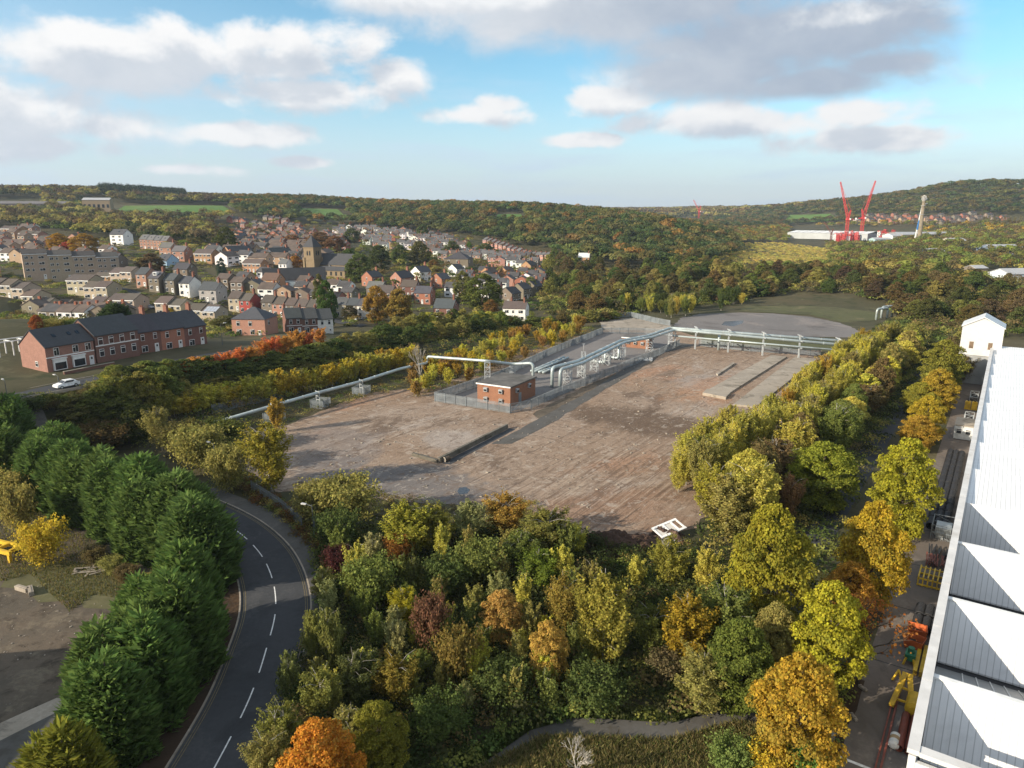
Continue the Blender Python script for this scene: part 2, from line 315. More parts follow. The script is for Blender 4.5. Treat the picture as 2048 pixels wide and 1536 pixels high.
def along(t, q, kx, ky):
    """coordinates with x along the sheds' direction"""
    a = nd(t, 'VectorMath', {0: q, 1: (DX*kx, DY*kx, 0)}, operation='DOT_PRODUCT').outputs['Value']; b = nd(t, 'VectorMath', {0: q, 1: (DY*ky, -DX*ky, 0)}, operation='DOT_PRODUCT').outputs['Value']
    return nd(t, 'CombineXYZ', {0: a, 1: b, 2: 0.0}).outputs[0]
def sitemat():
    m, t = newmat('demolition_ground'); q = wpos(t)
    p = along(t, q, 0.45, 1.0)   # streaks follow the old floors
    big = noise(t, q, 0.028, 5, 0.55, 0.3); mid = noise(t, p, 0.11, 8, 0.68, 0.7); fine = noise(t, p, 0.75, 8, 0.72, 0.3); gr = noise(t, q, 3.2, 5, 0.75)
    mid2 = noise(t, nd(t, 'Mapping', {'Vector': p, 'Location': (40, -70, 0)}).outputs[0], 0.075, 7, 0.66, 0.9)
    col = mixc(t, sstep(t, big, 0.36, 0.64), (0.248, 0.174, 0.120), (0.285, 0.218, 0.165))
    col = mixc(t, math_(t, 'MULTIPLY', sstep(t, mid2, 0.53, 0.68), 0.75), col, (0.37, 0.32, 0.275))                      # bare concrete
    col = mixc(t, math_(t, 'MULTIPLY', sstep(t, noise(t, p, 0.05, 5, 0.6, 0.6), 0.58, 0.70), 0.6), col, (0.36, 0.195, 0.115))   # brick dust
    dk = math_(t, 'ADD', mid, math_(t, 'MULTIPLY', math_(t, 'SUBTRACT', fine, 0.5), 0.55))
    dk = math_(t, 'ADD', dk, math_(t, 'MULTIPLY', math_(t, 'SUBTRACT', big, 0.5), 0.5))
    col = mixc(t, math_(t, 'MULTIPLY', sstep(t, dk, 0.51, 0.66), 0.85), col, (0.115, 0.080, 0.058))
    sc = noise(t, nd(t, 'Mapping', {'Vector': p, 'Scale': (0.14, 1.6, 1)}).outputs[0], 0.9, 5, 0.6)
    col = mixc(t, math_(t, 'MULTIPLY', sstep(t, sc, 0.56, 0.70), 0.5), col, (0.16, 0.115, 0.085))                         # scraped tracks
    # a broad dark scraped swathe in the middle and a greyer corner by the road, partly painted shade
    sp = nd(t, 'SeparateXYZ', {0: q})
    def spot(x, y, rx, ry, rot):
        dx = math_(t, 'SUBTRACT', sp.outputs[0], x); dy = math_(t, 'SUBTRACT', sp.outputs[1], y); c, s_ = math.cos(rot), math.sin(rot)
        a = math_(t, 'MULTIPLY', math_(t, 'ADD', math_(t, 'MULTIPLY', dx, c), math_(t, 'MULTIPLY', dy, s_)), 1/rx); b = math_(t, 'MULTIPLY', math_(t, 'ADD', math_(t, 'MULTIPLY', dx, -s_), math_(t, 'MULTIPLY', dy, c)), 1/ry)
        return math_(t, 'SUBTRACT', 1.0, math_(t, 'SQRT', math_(t, 'ADD', math_(t, 'MULTIPLY', a, a), math_(t, 'MULTIPLY', b, b))))
    nz = math_(t, 'MULTIPLY', math_(t, 'SUBTRACT', mid, 0.5), 2.6)
    for args, c_, k in (((28, 143, 32, 11, -0.57), (0.115, 0.080, 0.056), 0.9), ((-22, 108, 24, 10, -0.2), (0.145, 0.135, 0.13), 0.9), ((-34, 126, 10, 22, 0.4), (0.19, 0.165, 0.15), 0.6), ((16, 97, 16, 9, 0.3), (0.25, 0.145, 0.09), 0.6), ((52, 178, 10, 16, -0.6), (0.30, 0.265, 0.235), 0.7),
                        ((-12, 131, 9, 8, 0.5), (0.32, 0.28, 0.245), 0.75), ((50, 170, 9, 22, -0.6), (0.36, 0.19, 0.10), 0.55)):
        col = mixc(t, math_(t, 'MULTIPLY', sstep(t, math_(t, 'ADD', spot(*args), nz), 0.0, 0.5), k), col, c_)
    fur = noise(t, along(t, q, 0.10, 1.9), 0.8, 6, 0.7, 0.4)
    fm = math_(t, 'ADD', 0.16, math_(t, 'MULTIPLY', sstep(t, math_(t, 'ADD', spot(16, 108, 26, 15, 0.9), nz), -0.3, 0.5), 0.6)); col = mixc(t, math_(t, 'MULTIPLY', sstep(t, fur, 0.50, 0.60), fm), col, (0.125, 0.082, 0.058)); col = mixc(t, math_(t, 'MULTIPLY', math_(t, 'MULTIPLY', sstep(t, fur, 0.46, 0.36), fm), 0.7), col, (0.42, 0.34, 0.26))
    bl = noise(t, q, 0.42, 10, 0.74, 1.2); col = mixc(t, math_(t, 'MULTIPLY', sstep(t, bl, 0.53, 0.60), 0.62), col, (0.135, 0.092, 0.064)); bl2 = noise(t, nd(t, 'Mapping', {'Vector': q, 'Location': (9, 77, 0)}).outputs[0], 0.33, 10, 0.72, 1.0); col = mixc(t, math_(t, 'MULTIPLY', sstep(t, bl2, 0.55, 0.62), 0.55), col, (0.40, 0.345, 0.285))
    ln = None
    for ax, pit in ((0, 9.3), (1, 6.7)):
        cc = nd(t, 'SeparateXYZ', {0: along(t, q, 1, 1)}).outputs[ax]; cc = math_(t, 'ADD', cc, math_(t, 'MULTIPLY', math_(t, 'SUBTRACT', fine, 0.5), 0.7)); f_ = math_(t, 'ABSOLUTE', math_(t, 'SUBTRACT', math_(t, 'FRACT', math_(t, 'MULTIPLY', cc, 1/pit)), 0.5)); l_ = sstep(t, f_, 0.5-0.17/pit, 0.5-0.05/pit); ln = l_ if ln is None else math_(t, 'MAXIMUM', ln, l_)
    col = mixc(t, math_(t, 'MULTIPLY', math_(t, 'MULTIPLY', ln, sstep(t, noise(t, q, 0.06, 3), 0.46, 0.56)), 0.65), col, (0.09, 0.065, 0.05))
    sp2 = noise(t, p, 1.6, 8, 0.75, 0.8); col = mixc(t, math_(t, 'MULTIPLY', sstep(t, sp2, 0.56, 0.64), 0.6), col, (0.11, 0.078, 0.058)); col = mixc(t, math_(t, 'MULTIPLY', sstep(t, sp2, 0.43, 0.36), 0.5), col, (0.44, 0.375, 0.32))
    v = math_(t, 'ADD', 0.45, math_(t, 'ADD', math_(t, 'MULTIPLY', fine, 0.62), math_(t, 'MULTIPLY', gr, 0.52)))
    col = mixc(t, 1.0, col, nd(t, 'CombineXYZ', {0: v, 1: v, 2: v}).outputs[0], 'MULTIPLY')
    finish(t, col, 0.95, bump=math_(t, 'ADD', math_(t, 'ADD', fine, math_(t, 'MULTIPLY', gr, 0.4)), math_(t, 'MULTIPLY', mid, 0.8)), bs=0.7, bd=0.22, spec=0.12); return m
MAT['site'] = sitemat()

# ------------------------------------------------------------------ ground: one sheet to the horizon
ang = np.concatenate([np.linspace(-180, -62, 24, endpoint=False), np.linspace(-62, 62, 330, endpoint=False), np.linspace(62, 180, 24, endpoint=False)])
rad = np.concatenate([np.linspace(2, 60, 14, endpoint=False), 60*np.power(12000/60, np.linspace(0, 1, 210))])
AA, RR = np.meshgrid(np.radians(ang), rad); gx, gy = (RR*np.sin(AA)).ravel(), (RR*np.cos(AA)).ravel(); gz = Z(gx, gy)
gz[RR.ravel() > 9000] -= 60
na, nr = len(ang), len(rad)
faces = [(i*na+j, i*na+(j+1) % na, (i+1)*na+(j+1) % na, (i+1)*na+j) for i in range(nr-1) for j in range(na)]
faces.append(tuple(range(na)))
me = bpy.data.meshes.new('terrain'); me.from_pydata(np.stack([gx, gy, gz], 1).tolist(), [], [f[::-1] for f in faces[:-1]]+[faces[-1]]); me.materials.append(MAT['earth'])
me.polygons.foreach_set('use_smooth', [True]*len(me.polygons)); me.update()
tag(link('terrain', me), 'rough grassy ground of the valley floor and hills', kind='structure')

def struct(name, me, label=None): return tag(link(name, me), label, kind='structure')
def patch(name, corners, mat, dz=0.05, nu=24, nv=24, jit=0.0, label=None, kind='structure'):
    """four-cornered sheet draped over the ground"""
    c = np.array(corners, float); vs = []
    for j in range(nv+1):
        for i in range(nu+1):
            u, v = i/nu, j/nv; p = c[0]*(1-u)*(1-v)+c[1]*u*(1-v)+c[2]*u*v+c[3]*(1-u)*v
            if jit and (i in (0, nu) or j in (0, nv)): p = p+np.array([random.uniform(-jit, jit), random.uniform(-jit, jit)])
            vs.append(p)
    vs = np.array(vs); zz = Z(vs[:, 0], vs[:, 1])+dz
    me = bpy.data.meshes.new(name); me.from_pydata(np.c_[vs, zz].tolist(), [], [(j*(nu+1)+i, j*(nu+1)+i+1, (j+1)*(nu+1)+i+1, (j+1)*(nu+1)+i) for j in range(nv) for i in range(nu)])
    me.materials.append(mat); me.polygons.foreach_set('use_smooth', [True]*len(me.polygons)); me.update()
    return struct(name, me, label)
def flat(name, poly, mat, z, label=None, edge=0.0):
    me = bpy.data.meshes.new(name)
    if edge:
        out = []
        for a, b in zip(poly, poly[1:]+poly[:1]):
            L = math.hypot(b[0]-a[0], b[1]-a[1]); k = max(1, int(L/2.5))
            for i in range(k): out.append((a[0]+(b[0]-a[0])*i/k+random.uniform(-edge, edge), a[1]+(b[1]-a[1])*i/k+random.uniform(-edge, edge)))
        poly = out
    me.from_pydata([(x, y, z) for x, y in poly], [], [tuple(range(len(poly)))]); me.materials.append(mat); me.update()
    if me.polygons[0].normal.z < 0: me.flip_normals()
    return struct(name, me, label)
def smooth_line(P, k=8):
    """Catmull-Rom through the points"""
    P = [np.array(p, float) for p in P]; P = [2*P[0]-P[1]]+P+[2*P[-1]-P[-2]]; out = []
    for a, b, c, d in zip(P, P[1:], P[2:], P[3:]):
        for i in range(k):
            t = i/k; out.append(0.5*(2*b+(c-a)*t+(2*a-5*b+4*c-d)*t*t+(3*b-a-3*c+d)*t**3))
    return np.array(out+[P[-2]])
def offset(L, o):
    d = np.gradient(L, axis=0); d /= np.linalg.norm(d, axis=1)[:, None]; return L+np.stack([d[:, 1], -d[:, 0]], 1)*o
def ribbon(name, L, o0, o1, mat, dz, label=None, thick=0.0, zfun=None):
    a, b = offset(L, o0), offset(L, o1); zc = (zfun or (lambda q: Z(q[:, 0], q[:, 1])))(L); n = len(L); vs = []; fs = []
    for i in range(n): vs += [(a[i][0], a[i][1], zc[i]+dz), (b[i][0], b[i][1], zc[i]+dz)]
    for i in range(n-1): fs.append((2*i+1, 2*i, 2*i+2, 2*i+3)[::-1] if False else (2*i, 2*i+1, 2*i+3, 2*i+2))
    if thick:
        m0 = len(vs)
        for i in range(n): vs += [(a[i][0], a[i][1], zc[i]+dz-thick), (b[i][0], b[i][1], zc[i]+dz-thick)]
        for i in range(n-1): fs += [(2*i, 2*i+2, m0+2*i+2, m0+2*i), (2*i+1, m0+2*i+1, m0+2*i+3, 2*i+3)]
    me = bpy.data.meshes.new(name); me.from_pydata(vs, [], fs); me.materials.append(mat); me.update()
    if me.polygons[0].normal.z < 0: me.flip_normals()
    return struct(name, me, label)

flat('site_ground', [(-36.5, 104), (-46, 116), (-47, 138), (-35.5, 166), (-18, 176), (3, 220), (36, 266), (60, 268), (70, 236), (100, 226), (78, 180), (56, 140), (38, 112), (30, 97), (22, 87), (9, 85), (2, 98), (-8, 99)], MAT['site'], 0.03, 'scraped brown demolition ground with pale concrete and dark soil', edge=0.7)
# road, kerbs, pavement, markings
ROADC = smooth_line([(-24.5, 30), (-23.4, 40), (-23.2, 47), (-23.4, 55), (-24.4, 62.5), (-25.9, 70), (-28.9, 77.5), (-33.2, 84.5), (-39.5, 91.5), (-48, 98.2), (-58, 103.5), (-68, 107.5), (-77, 111), (-85, 116), (-91.5, 122)], 10)
def rz_(q):
    z = Z(q[:, 0], q[:, 1]); k = np.ones(9)/9; z = np.convolve(np.pad(z, 4, 'edge'), k, 'valid')
    return z+0.2*sm(-q[:, 0], 70, 90)*(np.abs(q[:, 1]-114) < 9)
ribbon('road', ROADC, -3.65, 3.65, MAT['road'], 0.07, 'dark asphalt road curving round behind the tall conifers', zfun=rz_)
ribbon('kerb', ROADC, 3.65, 3.82, MAT['concrete'], 0.19, thick=0.3, zfun=rz_); ribbon('kerb', ROADC, -3.82, -3.65, MAT['concrete'], 0.19, thick=0.3, zfun=rz_)
ribbon('pavement', ROADC[20:], 3.82, 6.3, MAT['pavement'], 0.18, 'grey footway along the outside of the bend', zfun=lambda q: rz_(q))
ribbon('verge', ROADC, -7.6, -3.82, MAT['litter'], 0.14, 'strip of brown needle litter beside the road', zfun=rz_)
for o in (3.15, 3.36, -3.36, -3.15): ribbon('yellow_line', ROADC, o-0.035, o+0.035, MAT['yellow_line'], 0.076, zfun=rz_)
mb = MB(); cum = np.r_[0, np.cumsum(np.linalg.norm(np.diff(ROADC, axis=0), axis=1))]; zc = rz_(ROADC)
s0 = 4.0
while s0 < cum[-1]-6:
    ss = np.linspace(s0, s0+4.0, 6); cx, cy, cz = (np.interp(ss, cum, q) for q in (ROADC[:, 0], ROADC[:, 1], zc)); L = np.stack([cx, cy], 1); a, b = offset(L, -0.06), offset(L, 0.06)
    vs = [(p[0], p[1], z+0.078) for q in (a, b) for p, z in zip(q, cz)]
    mb.poly(vs, [(i, 6+i, 7+i, i+1) for i in range(5)]); s0 += 6.2
struct('road_marking', mb.mesh('road_marking', MAT['white_line']), 'broken white centre line of the curving road')
UPR = smooth_line([(-112, 88), (-99, 111), (-91.9, 123.3), (-86.5, 132.7), (-81.5, 141.5), (-75.5, 152), (-67.5, 166), (-58, 183), (-47, 205), (-36, 226)], 10)
def up_(q): return rz_(q)+0.25
ribbon('upper_road', UPR, -3.3, 3.3, MAT['road'], 0.12, 'grey street climbing past the brick houses', thick=0.5, zfun=up_); ribbon('kerb', UPR, -3.45, -3.3, MAT['concrete'], 0.24, thick=0.6, zfun=up_); ribbon('pavement', UPR, -5.4, -3.45, MAT['pavement'], 0.23, thick=0.6, zfun=up_); ribbon('kerb', UPR, 3.3, 3.45, MAT['concrete'], 0.24, thick=0.6, zfun=up_)
PATH = smooth_line([(-9, 42), (-3.7, 46.2), (2.0, 50.2), (6, 51.3), (13.5, 50.8), (20, 53.2), (24, 57)], 8)
ribbon('footpath', PATH, -1.35, 1.35, MAT['pavement'], 0.05, 'narrow grey tarmac footpath below the thicket')
# yard beside the sheds and the older track between the two tree rows
flat('yard', [st(30, -6.3), st(30, 0.2), st(214, 0.2), st(214, -6.3)], MAT['yard'], 0.03, 'long concrete service yard beside the white sheds')
flat('yard', [st(40, -3.1), st(40, 0.2), st(64, 0.2), st(64, -3.1)], MAT['gravel'], 0.045, 'grimy storage strip along the shed wall')
flat('yard_line', [st(54.2, -6), st(54.2, -2.7), st(54.5, -2.7), st(54.5, -6)], MAT['white_line'], 0.05, 'worn white line across the yard')
for a in range(70, 210, 12): flat('joint', [st(a, -6.1), st(a, -1.2), st(a+0.12, -1.2), st(a+0.12, -6.1)], MAT['road'], 0.045)
flat('track', [st(60, -18), st(60, -14.5), st(250, -14.5), st(250, -18)], MAT['road'], 0.03, 'dark overgrown track between two tree rows')
flat('leaf_litter', [st(46, -7.0), st(46, -6.0), st(66, -5.9), st(66, -7.0)], MAT['litter'], 0.04, edge=0.2)
# site tracks, gravel oval, substation yard
flat('site_track', [at(985, 888), at(1025, 888), at(1105, 845), at(1275, 740), at(1330, 705), at(1392, 690), at(1345, 684), at(1270, 722), at(1180, 782)], MAT['pavement'], 0.06, 'worn tarmac track along the substation fence', edge=0.3)
flat('weedy_strip', [at(1062, 828), at(1180, 768), at(1285, 727), at(1330, 700), at(1300, 728), at(1180, 790), at(1080, 838)], MAT['yard_dirt'], 0.05, edge=0.4)
flat('substation_yard', [at(872, 800), at(1020, 823), at(1062, 814), at(1285, 722), at(1345, 690), at(1345, 668), at(1205, 664)], MAT['gravel'], 0.05, 'grey gravel compound around the brick pump house')
flat('gravel_apron', [at(1345, 652), at(1362, 636), at(1400, 628), at(1480, 625), at(1560, 628), at(1620, 634), at(1680, 646), at(1720, 662), at(1700, 675), at(1560, 672), at(1420, 662)], MAT['gravel'], 0.05, 'flat grey gravel apron beyond the pipe bridge', edge=0.6)
flat('dirt_patch', [at(1195, 640), at(1265, 636), at(1345, 650), at(1335, 662), at(1210, 660)], MAT['concrete'], 0.045, edge=0.5)
flat('dirt_patch', [at(1400, 690), at(1410, 668), at(1700, 682), at(1660, 702)], MAT['rough_grass'], 0.045, edge=0.5)
flat('grass_oval', [at(1480, 622), at(1500, 605), at(1580, 594), at(1680, 597), at(1760, 612), at(1760, 640), at(1690, 645), at(1620, 630)], MAT['rough_grass'], 0.04, 'rough brown grass oval behind the gravel apron', edge=0.8)
flat('puddle', [at(1443, 650), at(1450, 643), at(1488, 641), at(1484, 648), at(1466, 653)], MAT['water'], 0.07, 'shallow puddle on the gravel apron', edge=0.2)
flat('puddle', [at(914, 983), at(920, 976), at(932, 975), at(938, 980), at(934, 988), at(919, 989)], MAT['water'], 0.05, 'dark wet puddle on the near edge of the scraped ground', edge=0.15)
# left yard
flat('yard_dirt', [(-120, 20), (-31, 20), (-30.8, 56), (-35, 70), (-44, 82), (-62, 92), (-84, 100), (-120, 88)], MAT['yard_dirt'], 0.02, 'muddy brown yard left of the conifers', edge=0.4)
a, b, c, d = at(-60, 1475), at(190, 1362), at(190, 1388), at(-60, 1512)
flat('concrete_strip', [a, b, c, d], MAT['concrete'], 0.04, 'pale concrete strip across the left yard', edge=0.08)
flat('tarmac', [at(-120, 1512), at(190, 1388), at(260, 1536), at(240, 1700), at(-200, 1700)], MAT['pavement'], 0.03, 'grey tarmac corner of the left yard', edge=0.1)
flat('grass_patch', [at(0, 1130), at(130, 1125), at(300, 1160), at(230, 1230), at(120, 1210), at(0, 1180)], MAT['rough_grass'], 0.03, edge=1.6)
# distant clearings
def gp(*uv): return [ground(*q)[:2] for q in uv]
# ------------------------------------------------------------------ vegetation prototypes
def unit(n, r=rng):
    v = r.normal(size=(n, 3)); return v/np.linalg.norm(v, axis=1)[:, None]
def leaf_quads(P, Nrm, size, asp=1.0, r=rng, fold=0.0):
    n = len(P); t = np.cross(Nrm, unit(n, r)); t /= np.linalg.norm(t, axis=1)[:, None]+1e-9; b = np.cross(Nrm, t)
    s = (size*r.uniform(0.55, 1.35, n))[:, None]
    return np.stack([P-t*s*0.5, P-b*s*0.5*asp+t*s*0.06, P+t*s*0.5, P+b*s*0.5*asp], 1)
def lobed_crown(seed, H, W, base, nl, nleaf, size, lobe, shape, gap=0.0, up=0.35):
    r = np.random.default_rng(seed); C = []; tries = 0
    while len(C) < nl and tries < 9000:
        tries += 1
        h = r.uniform(0, 1); rr = shape(h)*W/2
        a = r.uniform(0, 2*math.pi); q = math.sqrt(r.uniform(0.15, 1.0))*rr*0.86
        c = np.array([q*math.cos(a), q*math.sin(a), base+h*(H-base)*0.94])
        C.append((c, lobe*W*r.uniform(0.6, 1.25)*(0.55+0.45*min(1, shape(h)))))
    w = np.array([x[1]**2 for x in C]); idx = r.choice(len(C), nleaf, p=w/w.sum())
    cen = np.array([x[0] for x in C])[idx]; rad = np.array([x[1] for x in C])[idx]
    d = unit(nleaf, r); d[:, 2] = np.where(d[:, 2] < -0.25, -d[:, 2]*0.6, d[:, 2]); d /= np.linalg.norm(d, axis=1)[:, None]
    ext = r.uniform(0.45, 1.08, nleaf)**0.6
    P = cen+d*(rad*ext)[:, None]*np.array([1, 1, 0.85])
    N = d*0.8+unit(nleaf, r)*0.75+np.array([0, 0, up]); N /= np.linalg.norm(N, axis=1)[:, None]
    lc = r.uniform(0, 1, len(C)); clump = lc[idx]*0.75+(1-(P[:, 2]-base)/(H-base+1e-6))*0.3
    ok = P[:, 2] > 0.15
    return leaf_quads(P[ok], N[ok], size, 0.8, r), clump[ok], [x[0] for x in C]
def plume_crown(seed, H, W, base, n_pl, nleaf, size, shape, rise=0.9, spread=0.15):
    """upswept branches, each a thin plume of leaves"""
    r = np.random.default_rng(seed); h = r.uniform(0, 1, n_pl)**0.85; a = r.uniform(0, 2*math.pi, n_pl); L = np.array([shape(x) for x in h])*W/2*r.uniform(0.7, 1.25, n_pl)
    z0 = base+(H-base)*h*0.80; S = np.stack([np.cos(a)*L*0.12, np.sin(a)*L*0.12, z0], 1); rz = rise*r.uniform(0.5, 1.4, n_pl)
    E = np.stack([np.cos(a)*L, np.sin(a)*L, np.minimum(z0+L*rz+0.25, H*r.uniform(0.94, 1.05, n_pl))], 1)
    idx = r.choice(n_pl, nleaf, p=(L+.2)/(L+.2).sum()); t = r.beta(1.7, 1.15, nleaf); rad = (spread*(L[idx]+0.5)*(1.15-t*0.75))[:, None]
    P = S[idx]+(E-S)[idx]*t[:, None]+r.normal(size=(nleaf, 3))*rad; N = unit(nleaf, r)+np.stack([np.cos(a[idx]), np.sin(a[idx]), 0.5+0*t], 1)*0.7; N /= np.linalg.norm(N, axis=1)[:, None]
    lc = r.uniform(0, 1, n_pl); clump = lc[idx]*0.75+(1-(P[:, 2]-base)/(H-base))*0.3; ok = P[:, 2] > 0.1
    return leaf_quads(P[ok], N[ok], size, 0.8, r), clump[ok], list(E)
def mkp(key, seed, H, W, base, n_pl, nleaf, size, shape, mat='birch_bark', r0=0.1, stems=1, nb=12, rise=0.9, spread=0.15):
    q, c, tips = plume_crown(seed, H, W, base, n_pl, nleaf, size, shape, rise, spread)
    return (limbs(seed, H, base, [tuple(t) for t in tips], r0, nb, mat, stems), quads_mesh('crown', q, MAT['leaf'], clump=c), H, W)
def limbs(seed, H, base, tips, r0, n=7, mat='bark', stems=1, lean=0.0):
    r = random.Random(seed); mb = MB()
    for s_ in range(stems):
        ox, oy = (r.uniform(-.35, .35), r.uniform(-.35, .35)) if stems > 1 else (0, 0); lx, ly = r.uniform(-1, 1)*(lean+0.03*stems)*H, r.uniform(-1, 1)*(lean+0.03*stems)*H
        top = 0.92*H*r.uniform(0.85, 1); K = 7; rad = r0/math.sqrt(stems)
        path = [(ox+lx*(k/K)**1.3+r.uniform(-.06, .06)*(k > 0), oy+ly*(k/K)**1.3+r.uniform(-.06, .06)*(k > 0), -0.35+(top+0.35)*k/K) for k in range(K+1)]
        mb.tube(path, [rad*(1.25 if k == 0 else 1)*(1-k/K*0.9) for k in range(K+1)], 7)
        for t in r.sample(tips, min(len(tips), n)):
            z0 = max(base*0.8, min(t[2]-0.15*H*r.uniform(.5, 1.3), top*0.85)); f = min(1, (z0+0.35)/(top+0.35)); i = min(int(f*K), K-1); p0 = Vector(path[i]).lerp(Vector(path[i+1]), f*K-i)
            mid = p0.lerp(Vector(t), 0.5)+Vector((0, 0, 0.04*H)); mb.tube([p0, mid, Vector(t)], [rad*0.38*(1-f*0.6), rad*0.2, rad*0.05], 5, cap=False)
    return mb.mesh('trunk', MAT[mat], True)
round_ = lambda h: math.sin(math.pi*min(1, max(0.0, (h*0.86+0.14))))**0.6
dome = lambda h: math.sqrt(max(0.0, 1-(h*0.97)**2.2))
spindle = lambda h: (min(1, 0.35+h*2.2) if h < 0.35 else 1)*max(0.06, (1-h)**0.62)*1.12
column = lambda h: min(1, 0.7+h)*(1 if h < 0.72 else max(0.08, (1-((h-0.72)/0.29)**1.7)))
pop = lambda h: min(1, 0.5+h*2)*max(0.1, (1-h**2.2))
PROTO = {}
def proto(key, n, fn): PROTO[key] = [fn(i) for i in range(n)]
def mk(key, seed, H, W, base, nl, nleaf, size, lobe, shape, mat='bark', r0=0.16, stems=1, nb=9, up=0.35):
    q, c, tips = lobed_crown(seed, H, W, base, nl, nleaf, size, lobe, shape, up=up)
    return (limbs(seed, H, base, [tuple(t) for t in tips], r0, nb, mat, stems), quads_mesh('crown', q, MAT['leaf'], clump=c), H, W)
tall = lambda h: (0.55+0.45*min(1, h*3))*max(0.10, 1-h**1.7)
oval = lambda h: 0.25+0.75*math.sin(math.pi*min(1, 0.22+h*0.74))
proto('maple', 4, lambda i: mk('maple', 10+i, 9, 7.4, 0.5, 210, 27000, 0.205, 0.10, round_, r0=0.2, nb=16))
proto('birch', 5, lambda i: mkp('birch', 30+i, 9, 4.4, 0.4, 120, 12500, 0.175, tall, r0=0.10, stems=1+i % 3, nb=14, rise=1.55, spread=0.12))
proto('sapling', 4, lambda i: mkp('sapling', 50+i, 6, 2.9, 0.1, 64, 5200, 0.18, tall, r0=0.06, stems=1+i % 2, nb=8, rise=1.6, spread=0.12))
proto('broad', 5, lambda i: mk('broad', 70+i, 9, 8, 0.2, 140, 9500, 0.34, 0.11, round_, r0=0.2, nb=5))
proto('bush', 5, lambda i: mkp('bush', 90+i, 3, 3.6, 0.0, 70, 6500, 0.16, lambda h: 1-0.45*h, 'bark', 0.04, 3, 8, 1.1, 0.17))
proto('poplar', 2, lambda i: mk('poplar', 110+i, 14, 3.4, 0.6, 50, 1600, 0.5, 0.16, pop, r0=0.15, nb=3))
def conifer(seed, nl=17000, size=1.0):
    r = np.random.default_rng(seed); H, W = 10.0, 6.4
    tops = [(0, 0, H, 0.62)]+[(r.uniform(1.1, 1.8)*math.cos(a+seed), r.uniform(1.1, 1.8)*math.sin(a+seed), H*r.uniform(0.70, 0.98), r.uniform(0.44, 0.66)) for a in np.linspace(0, 6.28, 7)[:-1]]
    idx = r.choice(len(tops), nl); T = np.array(tops)[idx]
    h = np.clip(1-r.uniform(0, 1, nl)**0.62, 0, 1)
    prof = np.where(h < 0.58, 0.9+0.1*np.sin(h/0.58*1.57), np.power(np.clip((1-h)/0.42, 0, 1), 0.48))
    a = r.uniform(0, 2*math.pi, nl); lump = 1+0.14*np.sin(a*4+h*14+idx*2.1)+0.12*np.sin(a*7-h*23+idx)
    rad = W/2*T[:, 3]*prof*lump*r.uniform(0.72, 1.08, nl)
    o = np.stack([np.cos(a), np.sin(a), np.zeros(nl)], 1); P = o*rad[:, None]+np.stack([T[:, 0], T[:, 1], h*T[:, 2]], 1)
    d = o*0.66+np.array([0, 0, 0.62])+unit(nl, r)*0.42; d /= np.linalg.norm(d, axis=1)[:, None]
    L = (size*r.uniform(0.4, 1.3, nl))[:, None]; side = np.cross(d, o+unit(nl, r)*0.9); side /= np.linalg.norm(side, axis=1)[:, None]+1e-9
    q = np.stack([P-d*L*0.45, P+side*L*0.13, P+d*L*0.55, P-side*L*0.13], 1)
    return (MB().tube([(0, 0, -0.4), (0, 0, H*0.5), (0, 0, H*0.9)], [0.28, 0.18, 0.04], 8).mesh('trunk', MAT['bark'], True), quads_mesh('crown', q, MAT['leaf'], clump=r.uniform(0, 1, nl)*0.4+0.25*(np.sin(a*3+h*11)+1)/2), H, W)
proto('conifer', 4, lambda i: conifer(130+i))
def bare(seed, H, W, leaves, depth=5):
    r = random.Random(seed); mb = MB(); tips = []
    def grow(p, d, L, rad, k):
        e = p+d*L; mid = p.lerp(e, 0.5)+Vector((r.uniform(-1, 1), r.uniform(-1, 1), 0))*L*0.05
        mb.tube([p, mid, e], [rad, rad*0.85, rad*0.7], 5 if k > 2 else 4, cap=False)
        if k == 0: tips.append(e); return
        for _ in range(3 if k > 1 else 2):
            q = (d+Vector((r.uniform(-1, 1), r.uniform(-1, 1), r.uniform(-0.25, 0.5)))*0.62).normalized(); grow(e, q, L*r.uniform(0.6, 0.8), rad*0.62, k-1)
        if k >= 2: grow(mid, (d+Vector((r.uniform(-1, 1), r.uniform(-1, 1), 0.1))*0.9).normalized(), L*0.6, rad*0.4, k-2)
    grow(Vector((0, 0, -0.3)), Vector((0, 0, 1)), H*0.30, 0.035*H**0.7, depth)
    m = mb.mesh('trunk', MAT['birch_bark' if leaves == 0 else 'bark']); z = max(v.co.z for v in m.vertices); s_ = H/z
    for v in m.vertices: v.co = (v.co.x*s_, v.co.y*s_, v.co.z*s_)
    w = 2*max(math.hypot(v.co.x, v.co.y) for v in m.vertices)
    cr = None
    if leaves:
        T = np.array([tuple(t*s_) for t in tips]); i = rng.choice(len(T), leaves); P = T[i]+rng.normal(size=(leaves, 3))*0.22
        cr = quads_mesh('crown', leaf_quads(P, unit(leaves), 0.2), MAT['leaf'], clump=np.zeros(leaves))
    return (m, cr, H, w)
proto('bare', 2, lambda i: bare(150+i, 8, 5, 0)); proto('thin', 2, lambda i: bare(160+i, 7, 6, 800))
NAMES = {'maple': 'maple_tree', 'birch': 'birch_tree', 'sapling': 'young_birch', 'broad': 'broadleaf_tree', 'bush': 'bush', 'poplar': 'poplar_tree', 'conifer': 'conifer_tree', 'bare': 'bare_tree', 'thin': 'thinning_tree'}
CATS = {'bush': 'bush'}
def vary(c, k=0.14):
    f = random.uniform(1-k, 1+k); return tuple(max(0.005, x*f*random.uniform(1-k*0.5, 1+k*0.5)) for x in c)
